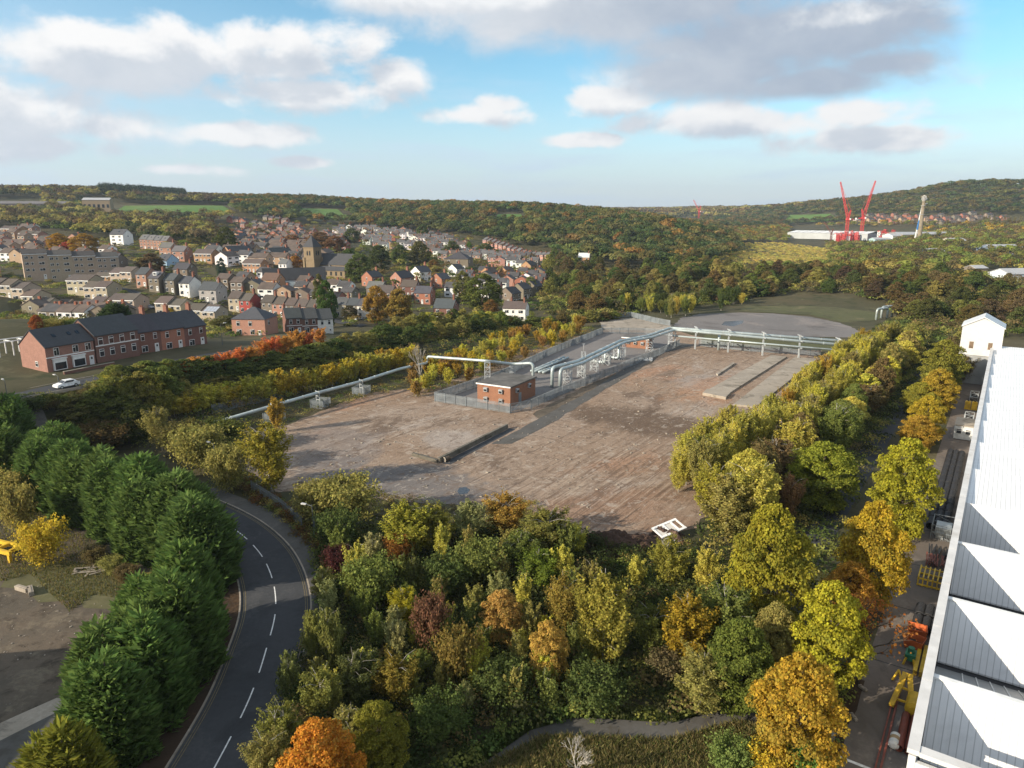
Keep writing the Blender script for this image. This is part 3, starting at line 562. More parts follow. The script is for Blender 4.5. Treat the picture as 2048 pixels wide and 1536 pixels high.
def tree(key, x, y, h, w, col, label, group=None, z=None, var=0.1, pick=None):
    P = PROTO[key][pick if pick is not None else random.randrange(len(PROTO[key]))]
    e = link(NAMES[key], None, None, (x, y, z1(x, y) if z is None else z), random.uniform(0, 6.28)); e.scale = (w/P[3], w/P[3], h/P[2])
    tag(e, label, CATS.get(key, 'tree'), group)
    link('trunk' if key != 'bush' else 'stem', P[0], e)
    if P[1]: link('crown' if key != 'bush' else 'foliage', P[1], e, color=vary(col, var))
    return e
def tree_px(key, u, vb, vt, wpx, col, label, group=None, var=0.1, pick=None):
    x, y, z = ground(u, vb); sc = px(x, y, z)[2]
    lo, hi = 0.3, 40.0
    for _ in range(40):
        m = (lo+hi)/2
        if px(x, y, z+m)[1] > vt: lo = m
        else: hi = m
    return tree(key, x, y, lo, wpx/sc, col, label, group, z, var, pick)
# leaf colours
YEL = (0.50, 0.37, 0.04); LIME = (0.50, 0.46, 0.07); ORG = (0.46, 0.24, 0.035); RUST = (0.30, 0.115, 0.03); GOLD = (0.40, 0.26, 0.045); OLV = (0.29, 0.255, 0.075); GRN = (0.185, 0.21, 0.052); DGR = (0.095, 0.125, 0.036)
BRN = (0.175, 0.13, 0.055); RED = (0.36, 0.11, 0.035); CYP = (0.115, 0.175, 0.045); PALE = (0.34, 0.33, 0.13); PUR = (0.085, 0.03, 0.03); YGR = (0.50, 0.44, 0.085)
def mass(name, label, P, h, w, col, nq, size, seed=1, flatten=1.0):
    """many far crowns that read as one mass: P (n,3) bases, h, w heights and widths, col (n,3)"""
    r = np.random.default_rng(seed); n = len(P); m = n*nq
    k = 7; idx = np.repeat(np.arange(n), nq)
    lobes = unit(n*k, r).reshape(n, k, 3); lobes[:, :, 2] = np.abs(lobes[:, :, 2]); li = r.integers(0, k, m)
    L = lobes[idx, li]*np.array([0.30, 0.30, 0.26]); d = unit(m, r); d[:, 2] = np.where(d[:, 2] < -0.1, -d[:, 2], d[:, 2])
    off = L+d*np.array([0.26, 0.26, 0.24])*r.uniform(0.8, 1.05, m)[:, None]; off[:, 2] += 0.48
    pos = P[idx]+off*np.stack([w[idx], w[idx], h[idx]], 1)*np.array([1, 1, 1.0])
    N = d+unit(m, r)*0.5+np.array([0, 0, 0.3]); N /= np.linalg.norm(N, axis=1)[:, None]
    s_ = size*(w[idx]/8); V = leaf_quads(pos, N, s_, 0.85, r)
    lt = r.uniform(0.78, 1.2, (n, k))[idx, li]; c = col[idx]*lt[:, None]
    o = link(name, quads_mesh(name, V, MAT['leaf_mass'], tint=c, clump=np.zeros(m))); return tag(o, label, name.replace('_', ' '), kind='stuff')
def inpoly(u, v, poly):
    u = np.asarray(u); v = np.asarray(v); c = np.zeros(u.shape, bool); n = len(poly)
    for i in range(n):
        (x0, y0), (x1, y1) = poly[i], poly[i-1]
        c ^= ((y0 > v) != (y1 > v)) & (u < (x1-x0)*(v-y0)/((y1-y0) or 1e-9)+x0)
    return c
def pxa(x, y, z):
    dz = z-CAM_H; zc = y*math.cos(PITCH)-dz*math.sin(PITCH); yc = y*math.sin(PITCH)+dz*math.cos(PITCH)
    return 1024+FPX*x/zc, 768-FPX*yc/zc, zc
def scatter(poly, spacing, dmin, dmax, holes=(), seed=3):
    r = np.random.default_rng(seed); us = [p[0] for p in poly]
    xm = max(abs(min(us)-1024), abs(max(us)-1024))/FPX*dmax*1.05
    gx, gy = np.meshgrid(np.arange(-xm, xm, spacing), np.arange(dmin*0.9, dmax*1.05, spacing)); x = gx.ravel()+r.uniform(-.48, .48, gx.size)*spacing; y = gy.ravel()+r.uniform(-.48, .48, gx.size)*spacing
    uu = 1024+FPX*x/np.maximum(y, 1); k = (uu > min(us)-60) & (uu < max(us)+60); x, y = x[k], y[k]
    z = Z(x, y); u, v, zc = pxa(x, y, z); ok = (zc > dmin) & (zc < dmax) & inpoly(u, v, poly)
    for h in holes: ok &= ~inpoly(u, v, h)
    return np.stack([x, y, z], 1)[ok]
def mixcols(n, cols, wts, seed=5):
    r = np.random.default_rng(seed); i = r.choice(len(cols), n, p=np.array(wts)/sum(wts)); return np.array(cols)[i]*r.uniform(0.8, 1.2, (n, 1))*r.uniform(0.92, 1.08, (n, 3))

CNAMES = [('bright yellow', YEL), ('lime green', LIME), ('orange', ORG), ('rusty', RUST), ('golden', GOLD), ('olive', OLV), ('green', GRN), ('dark green', DGR), ('brown', BRN), ('red', RED), ('pale green', PALE), ('yellow-green', YGR), ('orange-red', (0.45, 0.13, 0.035)), ('amber', (0.40, 0.24, 0.06)), ('tawny', (0.36, 0.22, 0.07))]
def cname(c): return min(CNAMES, key=lambda q: sum((a-b)**2 for a, b in zip(q[1], c))*1.0)[0]
LABN = {}
def lab_(fmt, c):
    """fills {c} with the leaf colour and {} with the rank among those of that colour"""
    w = cname(c); k = LABN[(fmt, w)] = LABN.get((fmt, w), 0)+1
    return fmt.replace('{c}', w).replace('{}', nth(k))
# ------------------------------------------------------------------ houses
WINC = {}
def win_mesh(w, h, name='window'):
    k = (round(w, 2), round(h, 2))
    if k not in WINC:
        mb = MB(); mb.box((0, 0.02, 0), (w, 0.14, h)); n = 2 if w > 1.15 else 1; f = 0.085; pw = (w-f*(n+1))/n
        for i in range(n):
            cx = -w/2+f+pw/2+i*(pw+f)
            if i == 0 and h > 0.9: mb.box((cx, -0.06, -h*0.14), (pw, 0.05, h*0.72-2*f), 1); mb.box((cx, -0.06, h/2-f-h*0.09), (pw, 0.05, h*0.2-f*0.3), 1)
            else: mb.box((cx, -0.06, 0), (pw, 0.05, h-2*f), 1)
        WINC[k] = mb.mesh(name, [MAT['white'], MAT['glass']])
    return WINC[k]
DOOR = MB().box((0, 0.02, 0), (1.05, 0.14, 2.1)).box((0, -0.06, -0.03), (0.86, 0.05, 1.95), 1).box((0, -0.09, 0.5), (0.4, 0.03, 0.5), 2).mesh('door', [MAT['white'], MAT['paint'], MAT['glass']])
def walls_mesh(w, d, he, hr, down=2.5, hip=0):
    mb = MB(); x, y = w/2, d/2; t = he+hr-0.03
    if hip: mb.box((0, 0, (he-down)/2), (w, d, he+down)); return mb.mesh('wall', MAT['brick'])
    vs = [(sx*x, py, pz) for sx in (-1, 1) for py, pz in ((-y, -down), (-y, he-0.02), (0, t), (y, he-0.02), (y, -down))]
    mb.poly(vs, [(0, 1, 2, 3, 4)[::-1] if False else (4, 3, 2, 1, 0), (5, 6, 7, 8, 9), (0, 1, 6, 5), (1, 2, 7, 6), (2, 3, 8, 7), (3, 4, 9, 8), (4, 0, 5, 9)])
    return mb.mesh('wall', MAT['brick'])
def roof_mesh(w, d, he, hr, o=0.3, hip=0):
    mb = MB(); y = d/2; sl = hr/y; za = he-o*sl
    if hip:
        hx = w/2+o; hy = y+o; rx = max(0.05, w/2-hip); z0 = he-0.02
        mb.poly([(-hx, -hy, z0), (hx, -hy, z0), (hx, hy, z0), (-hx, hy, z0), (-rx, 0, he+hr), (rx, 0, he+hr)], [(3, 2, 1, 0), (0, 1, 5, 4), (1, 2, 5), (2, 3, 4, 5), (3, 0, 4)])
        return mb.mesh('roof', MAT['tiles'])
    prof = [(-y-o, za), (0, he+hr), (y+o, za), (y+o, za+0.2), (0, he+hr+0.2), (-y-o, za+0.2)]; x = w/2+0.18
    vs = [(sx*x, a, b) for sx in (-1, 1) for a, b in prof]
    mb.poly(vs, [(0, 1, 4, 5)[::-1], (1, 2, 3, 4)[::-1], (6, 7, 10, 11), (7, 8, 9, 10), (0, 1, 7, 6), (1, 2, 8, 7), (2, 3, 9, 8), (3, 4, 10, 9), (4, 5, 11, 10), (5, 0, 6, 11)])
    return mb.mesh('roof', MAT['tiles'])
CHIM = {}
def chim_mesh(h=2.2):
    if h not in CHIM:
        mb = MB().box((0, 0, h/2-0.6), (0.65, 1.2, h+0.2)).box((0, 0, h-0.45), (0.8, 1.35, 0.15))
        for k in (-0.35, 0, 0.35): mb.cyl((0, k, h-0.38), 0.12, 0.45, 8, 1)
        CHIM[h] = mb.mesh('chimney', [MAT['brick'], MAT['tiles']])
    return CHIM[h]
DORM = MB().box((0, 0, 0), (1.7, 1.8, 1.3)).mesh('dormer', MAT['white'])
SKYL = MB().box((0, 0, 0), (0.75, 1.0, 0.08)).mesh('skylight', MAT['glass'])
def spec(name, w, d, he, hr, front=(), gabR=(), gabL=(), back=(), door=(), chim=(), dorm=(), sky=(), fascia=False, bays=(), hip=0, band=None):
    P = [('wall', walls_mesh(w, d, he, hr, hip=hip), (0, 0, 0), 0, 'wall', []), ]
    rk = [('chimney', chim_mesh(), (cx, cy, he+hr-abs(cy)*hr/(d/2)), 0, 'chim') for cx, cy in chim]
    rk += [('dormer', DORM, (cx, -d*0.27, he+hr*0.5+0.45), 0, None) for cx in dorm]
    rk += [('skylight', SKYL, (cx, -d/4, he+hr/2+0.26), (math.atan2(hr, d/2), 0, 0), None) for cx in sky]
    P.append(('roof', roof_mesh(w, d, he, hr, hip=hip), (0, 0, 0), 0, 'roof', rk))
    for (x, z, a, b) in front: P.append(('window', win_mesh(a, b), (x, -d/2-0.03, z), 0, None, []))
    for cx in dorm: P.append(('window', win_mesh(1.2, 0.9), (cx, -d*0.27-0.93, he+hr*0.5+0.5), 0, None, []))
    for (x, z, a, b) in back: P.append(('window', win_mesh(a, b), (x, d/2+0.03, z), math.pi, None, []))
    for (y, z, a, b) in gabR: P.append(('window', win_mesh(a, b), (w/2+0.03, y, z), math.pi/2, None, []))
    for (y, z, a, b) in gabL: P.append(('window', win_mesh(a, b), (-w/2-0.03, y, z), -math.pi/2, None, []))
    for x in door: P.append(('door', DOOR, (x, -d/2-0.03, 1.02), 0, 'door', []))
    for (x, z, a, b) in bays:
        bm = MB().box((0, 0.2, 0), (a, 0.9, b)).box((0, -0.26, -b*0.12), (a*0.86, 0.06, b*0.62), 1).box((0, 0.15, b/2+0.1), (a+0.3, 1.1, 0.18)).mesh('bay_window', [MAT['white'], MAT['glass']])
        P.append(('bay_window', bm, (x, -d/2-0.3, z), 0, None, []))
    if fascia: P.append(('fascia', MB().box((0, -d/2-0.31, he-0.22), (w-0.02, 0.06, 0.3)).mesh('fascia', MAT['white']), (0, 0, 0), 0, None, []))
    if band: P.append(('band', MB().box((0, -d/2-0.03, band), (w-0.02, 0.1, 0.22)).mesh('band', MAT['white']), (0, 0, 0), 0, None, []))
    return dict(name=name, P=P, w=w, d=d)
HPOS = []
def house(S, x, y, z, rz, label, wall, roof, group=None, cat='house', door=(0.6, 0.6, 0.58), chim=None, sz=(1, 1, 1)):
    e = thing(S['name'], label, cat, (x, y, z), rz, group); e.scale = sz; HPOS.append((x, y))
    cc = {'wall': vary(wall, 0.08), 'roof': vary(roof, 0.12), 'door': door, 'chim': chim or (0.21, 0.095, 0.065)}
    for (n, me, loc, rot, ck, kids) in S['P']:
        o = link(n, me, e, loc, rot, cc.get(ck))
        for (kn, km, kl, kr, kc) in kids: link(kn, km, o, kl, kr, cc.get(kc))
    return e
BEI = (0.37, 0.305, 0.22); TAN = (0.36, 0.205, 0.115); RBRK = (0.31, 0.135, 0.088); DBRK = (0.16, 0.082, 0.062); STN = (0.17, 0.14, 0.105); WHT = (0.70, 0.69, 0.66); GRY = (0.29, 0.275, 0.26); PNK = (0.33, 0.175, 0.125)
DRF = (0.055, 0.056, 0.06); BRF = (0.095, 0.078, 0.066); SLT = (0.075, 0.078, 0.083); GRF = (0.13, 0.125, 0.12)
YAWD = R(-12)                                         # facing back down the valley towards the camera's left
S_beige = spec('terraced_house', 5.7, 8.6, 5.0, 2.0, [(-1.35, 3.95, 2.0, 1.15), (1.5, 3.95, 1.3, 1.15), (-1.1, 1.45, 2.5, 1.4)], gabR=[(1.5, 3.8, 0.7, 0.9)], back=[(-1, 3.9, 1.6, 1.1), (1.4, 1.5, 1.6, 1.2)], door=[1.75], fascia=True)
S_vic = spec('terraced_house', 5.0, 8.2, 5.4, 2.5, [(-1.2, 4.2, 1.0, 1.5), (1.3, 4.2, 0.9, 1.4), (-1.2, 1.5, 1.4, 1.6)], gabR=[], back=[(0, 4, 1, 1.3)], door=[1.6], chim=[(2.1, 0.0)])
S_vicd = spec('terraced_house', 5.0, 8.2, 5.4, 2.5, [(-1.2, 4.2, 1.0, 1.5), (1.3, 4.2, 0.9, 1.4), (-1.2, 1.5, 1.4, 1.6)], gabR=[(0, 6.4, 0.8, 0.9)], door=[1.6], chim=[(2.1, 0.0)], dorm=[0.2])
S_semi = spec('semi_detached_house', 11.5, 8.2, 5.0, 2.3, [(-3.9, 3.9, 2.2, 1.2), (-1.3, 3.9, 1.4, 1.2), (1.3, 3.9, 1.4, 1.2), (3.9, 3.9, 2.2, 1.2), (-3.9, 1.4, 2.3, 1.4), (3.9, 1.4, 2.3, 1.4)], gabR=[(0, 3.9, 0.8, 1.0)], gabL=[(0, 3.9, 0.8, 1.0)], door=[-1.2, 1.2], fascia=True)
S_det = spec('detached_house', 8.0, 8.0, 5.2, 2.9, [(-2.3, 4.0, 1.3, 1.3), (2.2, 4.0, 1.3, 1.3), (-2.3, 1.5, 1.9, 1.5), (2.4, 1.5, 1.5, 1.5)], gabR=[(-1.5, 4.0, 1.0, 1.3), (0.2, 6.2, 0.8, 1.1), (1.8, 1.6, 1.2, 1.3)], gabL=[(-1.6, 1.6, 1.0, 1.4), (0, 4.3, 0.9, 1.5), (1.8, 1.6, 1.0, 1.4)], door=[0], chim=[(3.3, 0.0)])
S_tall = spec('terraced_house', 5.4, 8.8, 7.2, 3.4, [(-1.3, 5.8, 1.2, 1.2), (1.3, 5.8, 1.0, 1.2), (-1.3, 3.6, 1.3, 1.2), (1.3, 3.6, 1.0, 1.2), (-1.2, 1.3, 1.8, 1.3)], gabR=[(0, 6, 0.8, 1.0)], door=[1.5], sky=[0.3])
S_flat = spec('apartment_block', 9.6, 11, 11.2, 1.7, [(x, z, a, b) for z in (9.6, 7.0, 4.3) for x, a, b in ((-3.3, 1.5, 1.2), (-1.2, 1.0, 1.2), (2.4, 2.2, 1.2))]+[(-3.2, 1.5, 1.4, 1.2)], gabR=[(-2, 7, 1, 1)], door=[3.0], fascia=True)
S_hip = spec('corner_house', 11, 10, 5.6, 3.4, [(-3.4, 4.2, 1.1, 1.6), (0.6, 4.2, 1.1, 1.6), (-3.2, 1.5, 1.6, 1.7), (1.2, 1.5, 1.4, 1.7)], gabR=[(-2, 4.2, 1.0, 1.5)], door=[3.6], chim=[(-1.2, 1.4)], hip=5.0)
S_ctr = spec('terraced_house', 5.2, 9, 5.4, 2.9, [(-1.1, 4.2, 0.95, 1.55), (1.3, 4.2, 0.95, 1.55), (-1.1, 1.5, 1.5, 1.7)], door=[1.55], chim=[(-2.3, 0.6)], band=2.9)
S_wh = spec('detached_house', 9.5, 8.5, 5.4, 2.4, [(-3.1, 4.1, 1.7, 1.3), (-0.4, 4.1, 1.0, 1.3), (2.8, 4.1, 2.0, 1.3), (2.8, 1.4, 2.6, 1.5), (-3.0, 1.4, 1.6, 1.3)], gabR=[(-1.2, 1.8, 1.2, 1.2), (1.2, 4.2, 1.0, 1.1)], chim=[(3.6, -0.3), (-2.0, 0.5)], door=[0.2])
S_brA = spec('brick_house', 11.2, 9.4, 5.5, 3.3, [(-3.2, 4.25, 1.25, 1.75), (1.2, 4.25, 1.35, 1.6), (4.2, 4.25, 1.35, 1.6)], gabL=[(-1.0, 1.6, 0.95, 1.2)], gabR=[(0, 4, 0.9, 1.2)], door=[4.7], bays=[(-2.9, 1.45, 2.9, 2.4), (1.5, 1.45, 2.9, 2.4)], sky=[-1.9, 1.6, 3.6], band=3.15)
S_brB = spec('brick_house', 10.8, 10.0, 6.6, 3.4, [(x, z, 1.15, 1.75) for z in (5.2, 2.5) for x in (-4.1, -1.5, 1.2, 4.0)], gabL=[(0, 5.2, 0.9, 1.2)], gabR=[(0, 5.2, 0.9, 1.2)], band=4.15)
S_brC = spec('terraced_house', 6.6, 9.6, 5.2, 3.4, [(-1.6, 3.9, 0.95, 1.5), (1.7, 3.9, 0.95, 1.5), (-1.3, 1.2, 1.6, 1.5)], door=[1.9], chim=[(2.7, 0.2)])
def hpx(S, u, v, rz, label, wall, roof, group=None, D=None, **k):
    x, y, z = pd(u, v, D) if D else ground(u, v); return house(S, x, y, z, rz, label, wall, roof, group, **k)
def row(S, u, v, n, rz, wall, roof, fmt, group, step=None, D=None, **k):
    """n neighbours along the street from the left one; fmt takes the ordinal and the count"""
    x, y, z = pd(u, v, D) if D else ground(u, v); w = step or S['w']
    for i in range(n):
        a, b = x+math.cos(rz)*w*i, y+math.sin(rz)*w*i
        wl = wall[i % len(wall)] if isinstance(wall, list) else wall; rf = roof[i % len(roof)] if isinstance(roof, list) else roof
        house(S, a, b, z1(a, b), rz, fmt[i] if isinstance(fmt, list) else fmt.format(nth(i+1)), wl, rf, group, **k)
FN = R(55.3)                                           # facing across the site
# the brick houses above the bank
def hw(S, s, t, rz, *a, **k): x, y = st(s, t); return house(S, x, y, z1(x, y), rz, *a, **k)
FA_ = R(64); ux, uy = math.cos(FA_), math.sin(FA_)
cA = pd(97, 748, 146); zA = 10.4; xA, yA = cA[0]+ux*5.15-uy*4.3, cA[1]+uy*5.15+ux*4.3
house(S_brA, xA, yA, zA, FA_, 'large red brick house with sunlit blank gable, white bay windows and slate roof', (0.255, 0.14, 0.105), DRF, sz=(0.92, 0.92, 0.96), door=(0.6, 0.6, 0.6))
house(S_brB, xA+ux*10.7-uy*0.4, yA+uy*10.7+ux*0.4, zA-0.2, FA_, 'taller red brick house with two rows of sash windows beside the bay-windowed one', (0.17, 0.092, 0.072), DRF, sz=(0.96, 0.96, 0.95))
for i in range(3):
    a = 19.6+i*6.6
    house(S_brC, xA+ux*a-uy*1.8, yA+uy*a+ux*1.8, zA-0.2-0.3*i, FA_, ['dark brick terraced house with black end gable nearest the tall brick pair', 'dark brick terraced house in the middle of its row above orange cherries', 'dark brick terraced house at the far end with lower rear wing'][i], [DBRK, RBRK, DBRK][i], DRF, 'dark brick terrace above the bank')
# corner house and its terrace
hpx(S_hip, 512, 668, FN-R(60), 'hipped slate corner house in red brick above the orange cherry hedge', PNK, SLT)
row(S_ctr, 586, 664, 3, FN-R(30), [DBRK, DBRK, WHT], DRF, ['dark slate terraced house joined to the hipped corner house', 'dark slate terraced house between its brick neighbour and white end house', 'white-walled end house of the short slate terrace by the tall green tree'], 'short slate terrace beside the corner house')
# stepped beige terraces on the slope
B = 'stepped beige terraced houses'
row(S_beige, 8, 592, 3, YAWD, BEI, BRF, 'cream terraced house in the uppermost stepped row, {} from the left frame edge', B, D=290)
row(S_beige, 76, 612, 2, YAWD, BEI, BRF, ['cream terraced house above the glass conservatory', 'cream end house with blank grey gable above the conservatory'], B, D=285)
row(S_beige, 140, 640, 4, YAWD, BEI, BRF, 'cream terraced house in the row left of the tall conifer, {} from left end', B, D=290)
row(S_beige, 196, 594, 2, YAWD, BEI, BRF, 'cream terraced house below the long flats, {} of a pair', B, D=300)
row(S_beige, 246, 604, 2, YAWD, BEI, BRF, ['cream terraced house with white porch and red fence', 'cream end house with broad grey gable by the red fence'], B, D=282)
row(S_beige, 340, 634, 2, YAWD, BEI, BRF, ['cream terraced house behind the small yellow tree, left of its pair', 'cream terraced house behind the small yellow tree, right of its pair'], B, D=282)
row(S_beige, 405, 645, 2, YAWD, BEI, BRF, ['cream terraced house beside the one with solar panels', 'cream end house carrying white solar panels on its roof'], B, D=275)
row(S_beige, 206, 556, 4, YAWD, TAN, BRF, 'small tan terraced house right of the long flats, {} from the flats', B, D=345, step=4.4, sz=(0.78, 0.85, 0.85))
row(S_beige, 246, 566, 2, YAWD, BEI, BRF, 'cream house with dark roof between tan terrace and victorian row, {} of two', B, D=330)
row(S_beige, 163, 590, 2, YAWD, BEI, BRF, 'cream house with dark porch in front of the flats, {} of two', B, D=308)
# solar panels on the end house
# older terraces and houses in the middle of the town
V = 'older brick terraces in the town'
hpx(S_vic, 297, 572, YAWD, 'orange brick house left of the row with the dark dormer', PNK, SLT, V)
hpx(S_vicd, 322, 580, YAWD, 'stone terraced house with a dark box dormer', STN, SLT, V)
hpx(S_vic, 352, 584, YAWD, 'stone terraced house with chimneys right of the dark dormer', STN, SLT, V)
hpx(S_vic, 382, 590, YAWD, 'white-fronted terraced house left of the pale gable', WHT, SLT, V)
hpx(S_det, 428, 602, YAWD, 'tall pale grey house with plain gable and white dormers', GRY, SLT)
row(S_tall, 296, 500, 4, YAWD, PNK, GRF, 'tall red brick town house in the stepped row, {} from the tall white house', 'tall brick town houses', sz=(0.95, 0.9, 0.85), step=5.1, D=475)
hpx(S_det, 340, 512, YAWD, 'brick house with central chimney right of the stepped brick row', PNK, GRF); hpx(S_det, 366, 520, YAWD, 'pale brick house with slit windows behind the blue house', PNK, GRF)
hpx(S_tall, 245, 490, YAWD, 'tall white rendered house with grey roof', WHT, SLT, cat='house', D=490, sz=(1.9, 1.1, 1.0))
hpx(S_tall, 338, 545, YAWD, 'pale blue rendered house with tall blank side wall', (0.30, 0.44, 0.58), SLT, D=400, sz=(1.2, 1.2, 0.95))
hpx(S_semi, 415, 524, YAWD, 'tan brick semi with wide white windows behind the blue house', TAN, BRF); hpx(S_det, 372, 558, YAWD, 'stone house with two small dormers and dark side wall', STN, DRF)
hpx(S_semi, 512, 544, YAWD, 'tan brick semi with long lawn left of the church', TAN, BRF); hpx(S_det, 476, 518, FN, 'tan house with white-edged gable and long dark roof', TAN, DRF, sz=(2.0, 1, 1)); hpx(S_det, 558, 520, FN, 'tan house with white-edged gable nearest the church tower', TAN, DRF, sz=(2.0, 1, 1))
hpx(S_vic, 573, 545, YAWD, 'small white house left of the orange tree by the church', WHT, GRF)
hpx(S_det, 548, 580, YAWD, 'brown-roofed house with skylights below the church hall', TAN, (0.12, 0.075, 0.055))
row(S_vic, 480, 620, 2, YAWD, [BEI, (0.33, 0.06, 0.05)], BRF, ['cream terraced house left of the bright red one', 'bright red painted terraced house with dormer'], V)
row(S_vic, 545, 628, 5, YAWD, [STN, PNK, STN, PNK, STN], BRF, 'brown-roofed terraced house in the row below the church, {} right of the red one', V)
row(S_vic, 690, 632, 3, YAWD, [BEI, STN, WHT], SLT, ['cream house in the short row right of the tall green tree', 'stone house in the middle of the short row', 'white-walled end house beside the golden tree'], V)
hpx(S_det, 745, 572, FN, 'red brick house with three white arched gable windows', RBRK, DRF); hpx(S_det, 805, 575, FN, 'salmon brick gabled house between red and white gables', PNK, DRF, sz=(1.3, 1, 1.1))
hpx(S_det, 842, 562, FN, 'white rendered gabled house with slate roof', WHT, SLT, sz=(1.2, 1, 1.1)); hpx(S_det, 882, 575, FN, 'plain red gable house with box dormer', RBRK, SLT)
row(S_det, 850, 606, 1, YAWD, RBRK, SLT, ['red house with two white ground floor bays'], V); hpx(S_det, 893, 640, YAWD, 'brown brick house with lean-to and windowed dark gable', DBRK, SLT, sz=(1.0, 1.1, 1.05))
hpx(S_wh, 1032, 640, YAWD, 'white rendered house with brown roof above the birch belt', WHT, BRF)
hpx(S_hip, 918, 538, YAWD, 'large stone house with tall pyramid slate roof', STN, DRF, sz=(1.6, 1.4, 1.35)); hpx(S_det, 912, 553, FN, 'white gable house in front of the pyramid roof', WHT, DRF)
for q in [(978, 560, FN, 'brown roofed house left of two tan gables', TAN, BRF), (1012, 558, FN, 'tan gabled house with long brown roof', TAN, BRF), (1058, 545, FN, 'tan gabled house with black slate roof', TAN, DRF),
          (1020, 606, FN, 'dark slate gabled house behind the white rendered house', STN, DRF), (1043, 596, FN, 'dark slate house in the middle behind the white rendered house', STN, DRF), (1066, 590, FN, 'dark slate house at the wood edge', STN, DRF), (775, 605, YAWD, 'low brown-roofed house between the golden trees', DBRK, BRF), (822, 592, YAWD, 'plain brown-roofed house below the salmon gable', DBRK, BRF), (755, 596, YAWD, 'grey-roofed terraced house behind the golden tree', STN, GRF)]:
    hpx(S_det, q[0], q[1], q[2], q[3], q[4], q[5])
# long flats on the left
FY = R(36); x, y, zf = pd(50, 560, 335)
for i in range(4):
    a, b = x+math.cos(FY)*(5.2+10.0*i)-math.sin(FY)*5.5, y+math.sin(FY)*(5.2+10.0*i)+math.cos(FY)*5.5
    house(S_flat, a, b, zf-i*0.8, FY, f'grey four-storey block of flats, {nth(i+1)} from the left in the stepped block', (0.33, 0.27, 0.20), (0.07, 0.062, 0.058), 'stepped grey flats', cat='flats', sz=(10.0/9.6, 1, 1.08))
hpx(S_flat, -22, 548, FY, 'brown flats at the left frame edge above the terraces', TAN, BRF, cat='flats', D=345, sz=(1, 1, 0.75))
# upper left rows
for k, (u, v, n, D) in enumerate([(18, 470, 3, 560), (55, 482, 3, 530), (8, 500, 4, 480), (92, 492, 2, 500)]):
    row(S_beige, u, v, n, YAWD, PNK if k % 2 else TAN, BRF, 'brick house in the '+nth(k+1)+' upper row by the wooded hill, {} along', 'upper rows below the wooded hill', D=D)
for k, (u, v) in enumerate([(212, 545), (238, 548)]): hpx(S_tall, u, v, YAWD, ['dark ivy-clad town house left of its twin above tan terrace', 'dark town house right of its ivy-clad twin'][k], STN, DRF)
# church
def church():
    x, y, z = ground(628, 552); e = thing('church', 'dark stone church with square tower and pyramid roof', 'church', (x, y, z), YAWD-R(12)); c = (0.20, 0.15, 0.09)
    w = MB().box((0, 0, 7.5), (7.2, 7.2, 19)); w.box((0, 0, 16.9), (7.7, 7.7, 0.5)); w.box((0, 0, 9.5), (7.6, 7.6, 0.4))
    for sx in (-1, 1):
        for sy in (-1, 1): w.box((sx*3.5, sy*3.5, 4.5), (1.3, 1.3, 13))
    w.build('tower', MAT['brick'], e, color=c)
    MB().poly([(-4, -4, 17.1), (4, -4, 17.1), (4, 4, 17.1), (-4, 4, 17.1), (0, 0, 24)], [(3, 2, 1, 0), (0, 1, 4), (1, 2, 4), (2, 3, 4), (3, 0, 4)]).build('tower_roof', MAT['tiles'], e, color=DRF)
    for r_ in (0, math.pi/2):
        for o in (-0.9, 0.9):
            m = MB(); m.box((0, 0, 0), (0.9, 0.1, 2.2)).poly([(-.45, -.05, 1.1), (.45, -.05, 1.1), (0, -.05, 1.7), (-.45, .05, 1.1), (.45, .05, 1.1), (0, .05, 1.7)], [(0, 1, 2), (5, 4, 3), (1, 4, 5, 2), (0, 2, 5, 3)])
            link('belfry_window', m.mesh('belfry_window', MAT['glass']), e, (o, -3.62, 13.4) if r_ == 0 else (3.62, o, 13.4), r_)
    link('nave', walls_mesh(26, 11, 7, 6), e, (13, 7.5, 0), 0, c); link('nave_roof', roof_mesh(26, 11, 7, 6), e, (13, 7.5, 0), 0, DRF)
    link('aisle', walls_mesh(20, 6, 4, 2), e, (15, -0.2, 0), 0, c); link('aisle_roof', roof_mesh(20, 6, 4, 2), e, (15, -0.2, 0), 0, DRF)
    for k in range(5): link('window', MB().box((0, 0, 0), (1.2, 0.12, 2.2)).mesh('window', MAT['glass']), e, (8+k*3.6, -3.24, 2.2))
church()
def hall():
    x, y, z = ground(540, 574); e = thing('church_hall', 'long black-roofed hall with pale blue gable below the church', 'hall', (x, y, z), R(18))
    link('wall', walls_mesh(30, 10, 3.6, 5.2), e, (12, 3, 0), 0, (0.42, 0.52, 0.56)); link('roof', roof_mesh(30, 10, 3.6, 5.2), e, (12, 3, 0), 0, (0.03, 0.032, 0.036))
    for k in range(5): link('window', win_mesh(2.0, 1.3), e, (3+k*5, -2.03, 1.8))
hall()
# solar panels
sx_, sy_ = ground(405, 645)[:2]; sx_ += math.cos(YAWD)*5.7; sy_ += math.sin(YAWD)*5.7
pm = MB()
for i in range(4):
    for j in range(2): pm.box((-2.1+i*1.35, -2.6+j*1.75, 0.05), (1.25, 1.65, 0.06))
MAT['solar'] = simple('solar', (0.30, 0.33, 0.38), 0.15, var=0.1, spec=0.8)
o = pm.build('solar_panel', MAT['solar']); o.location = (sx_, sy_, z1(sx_, sy_)+6.5); o.rotation_euler = (math.atan2(2.0, 4.3), 0, YAWD); tag(o, 'pale solar panels lying on the cream end house roof', 'solar panels')
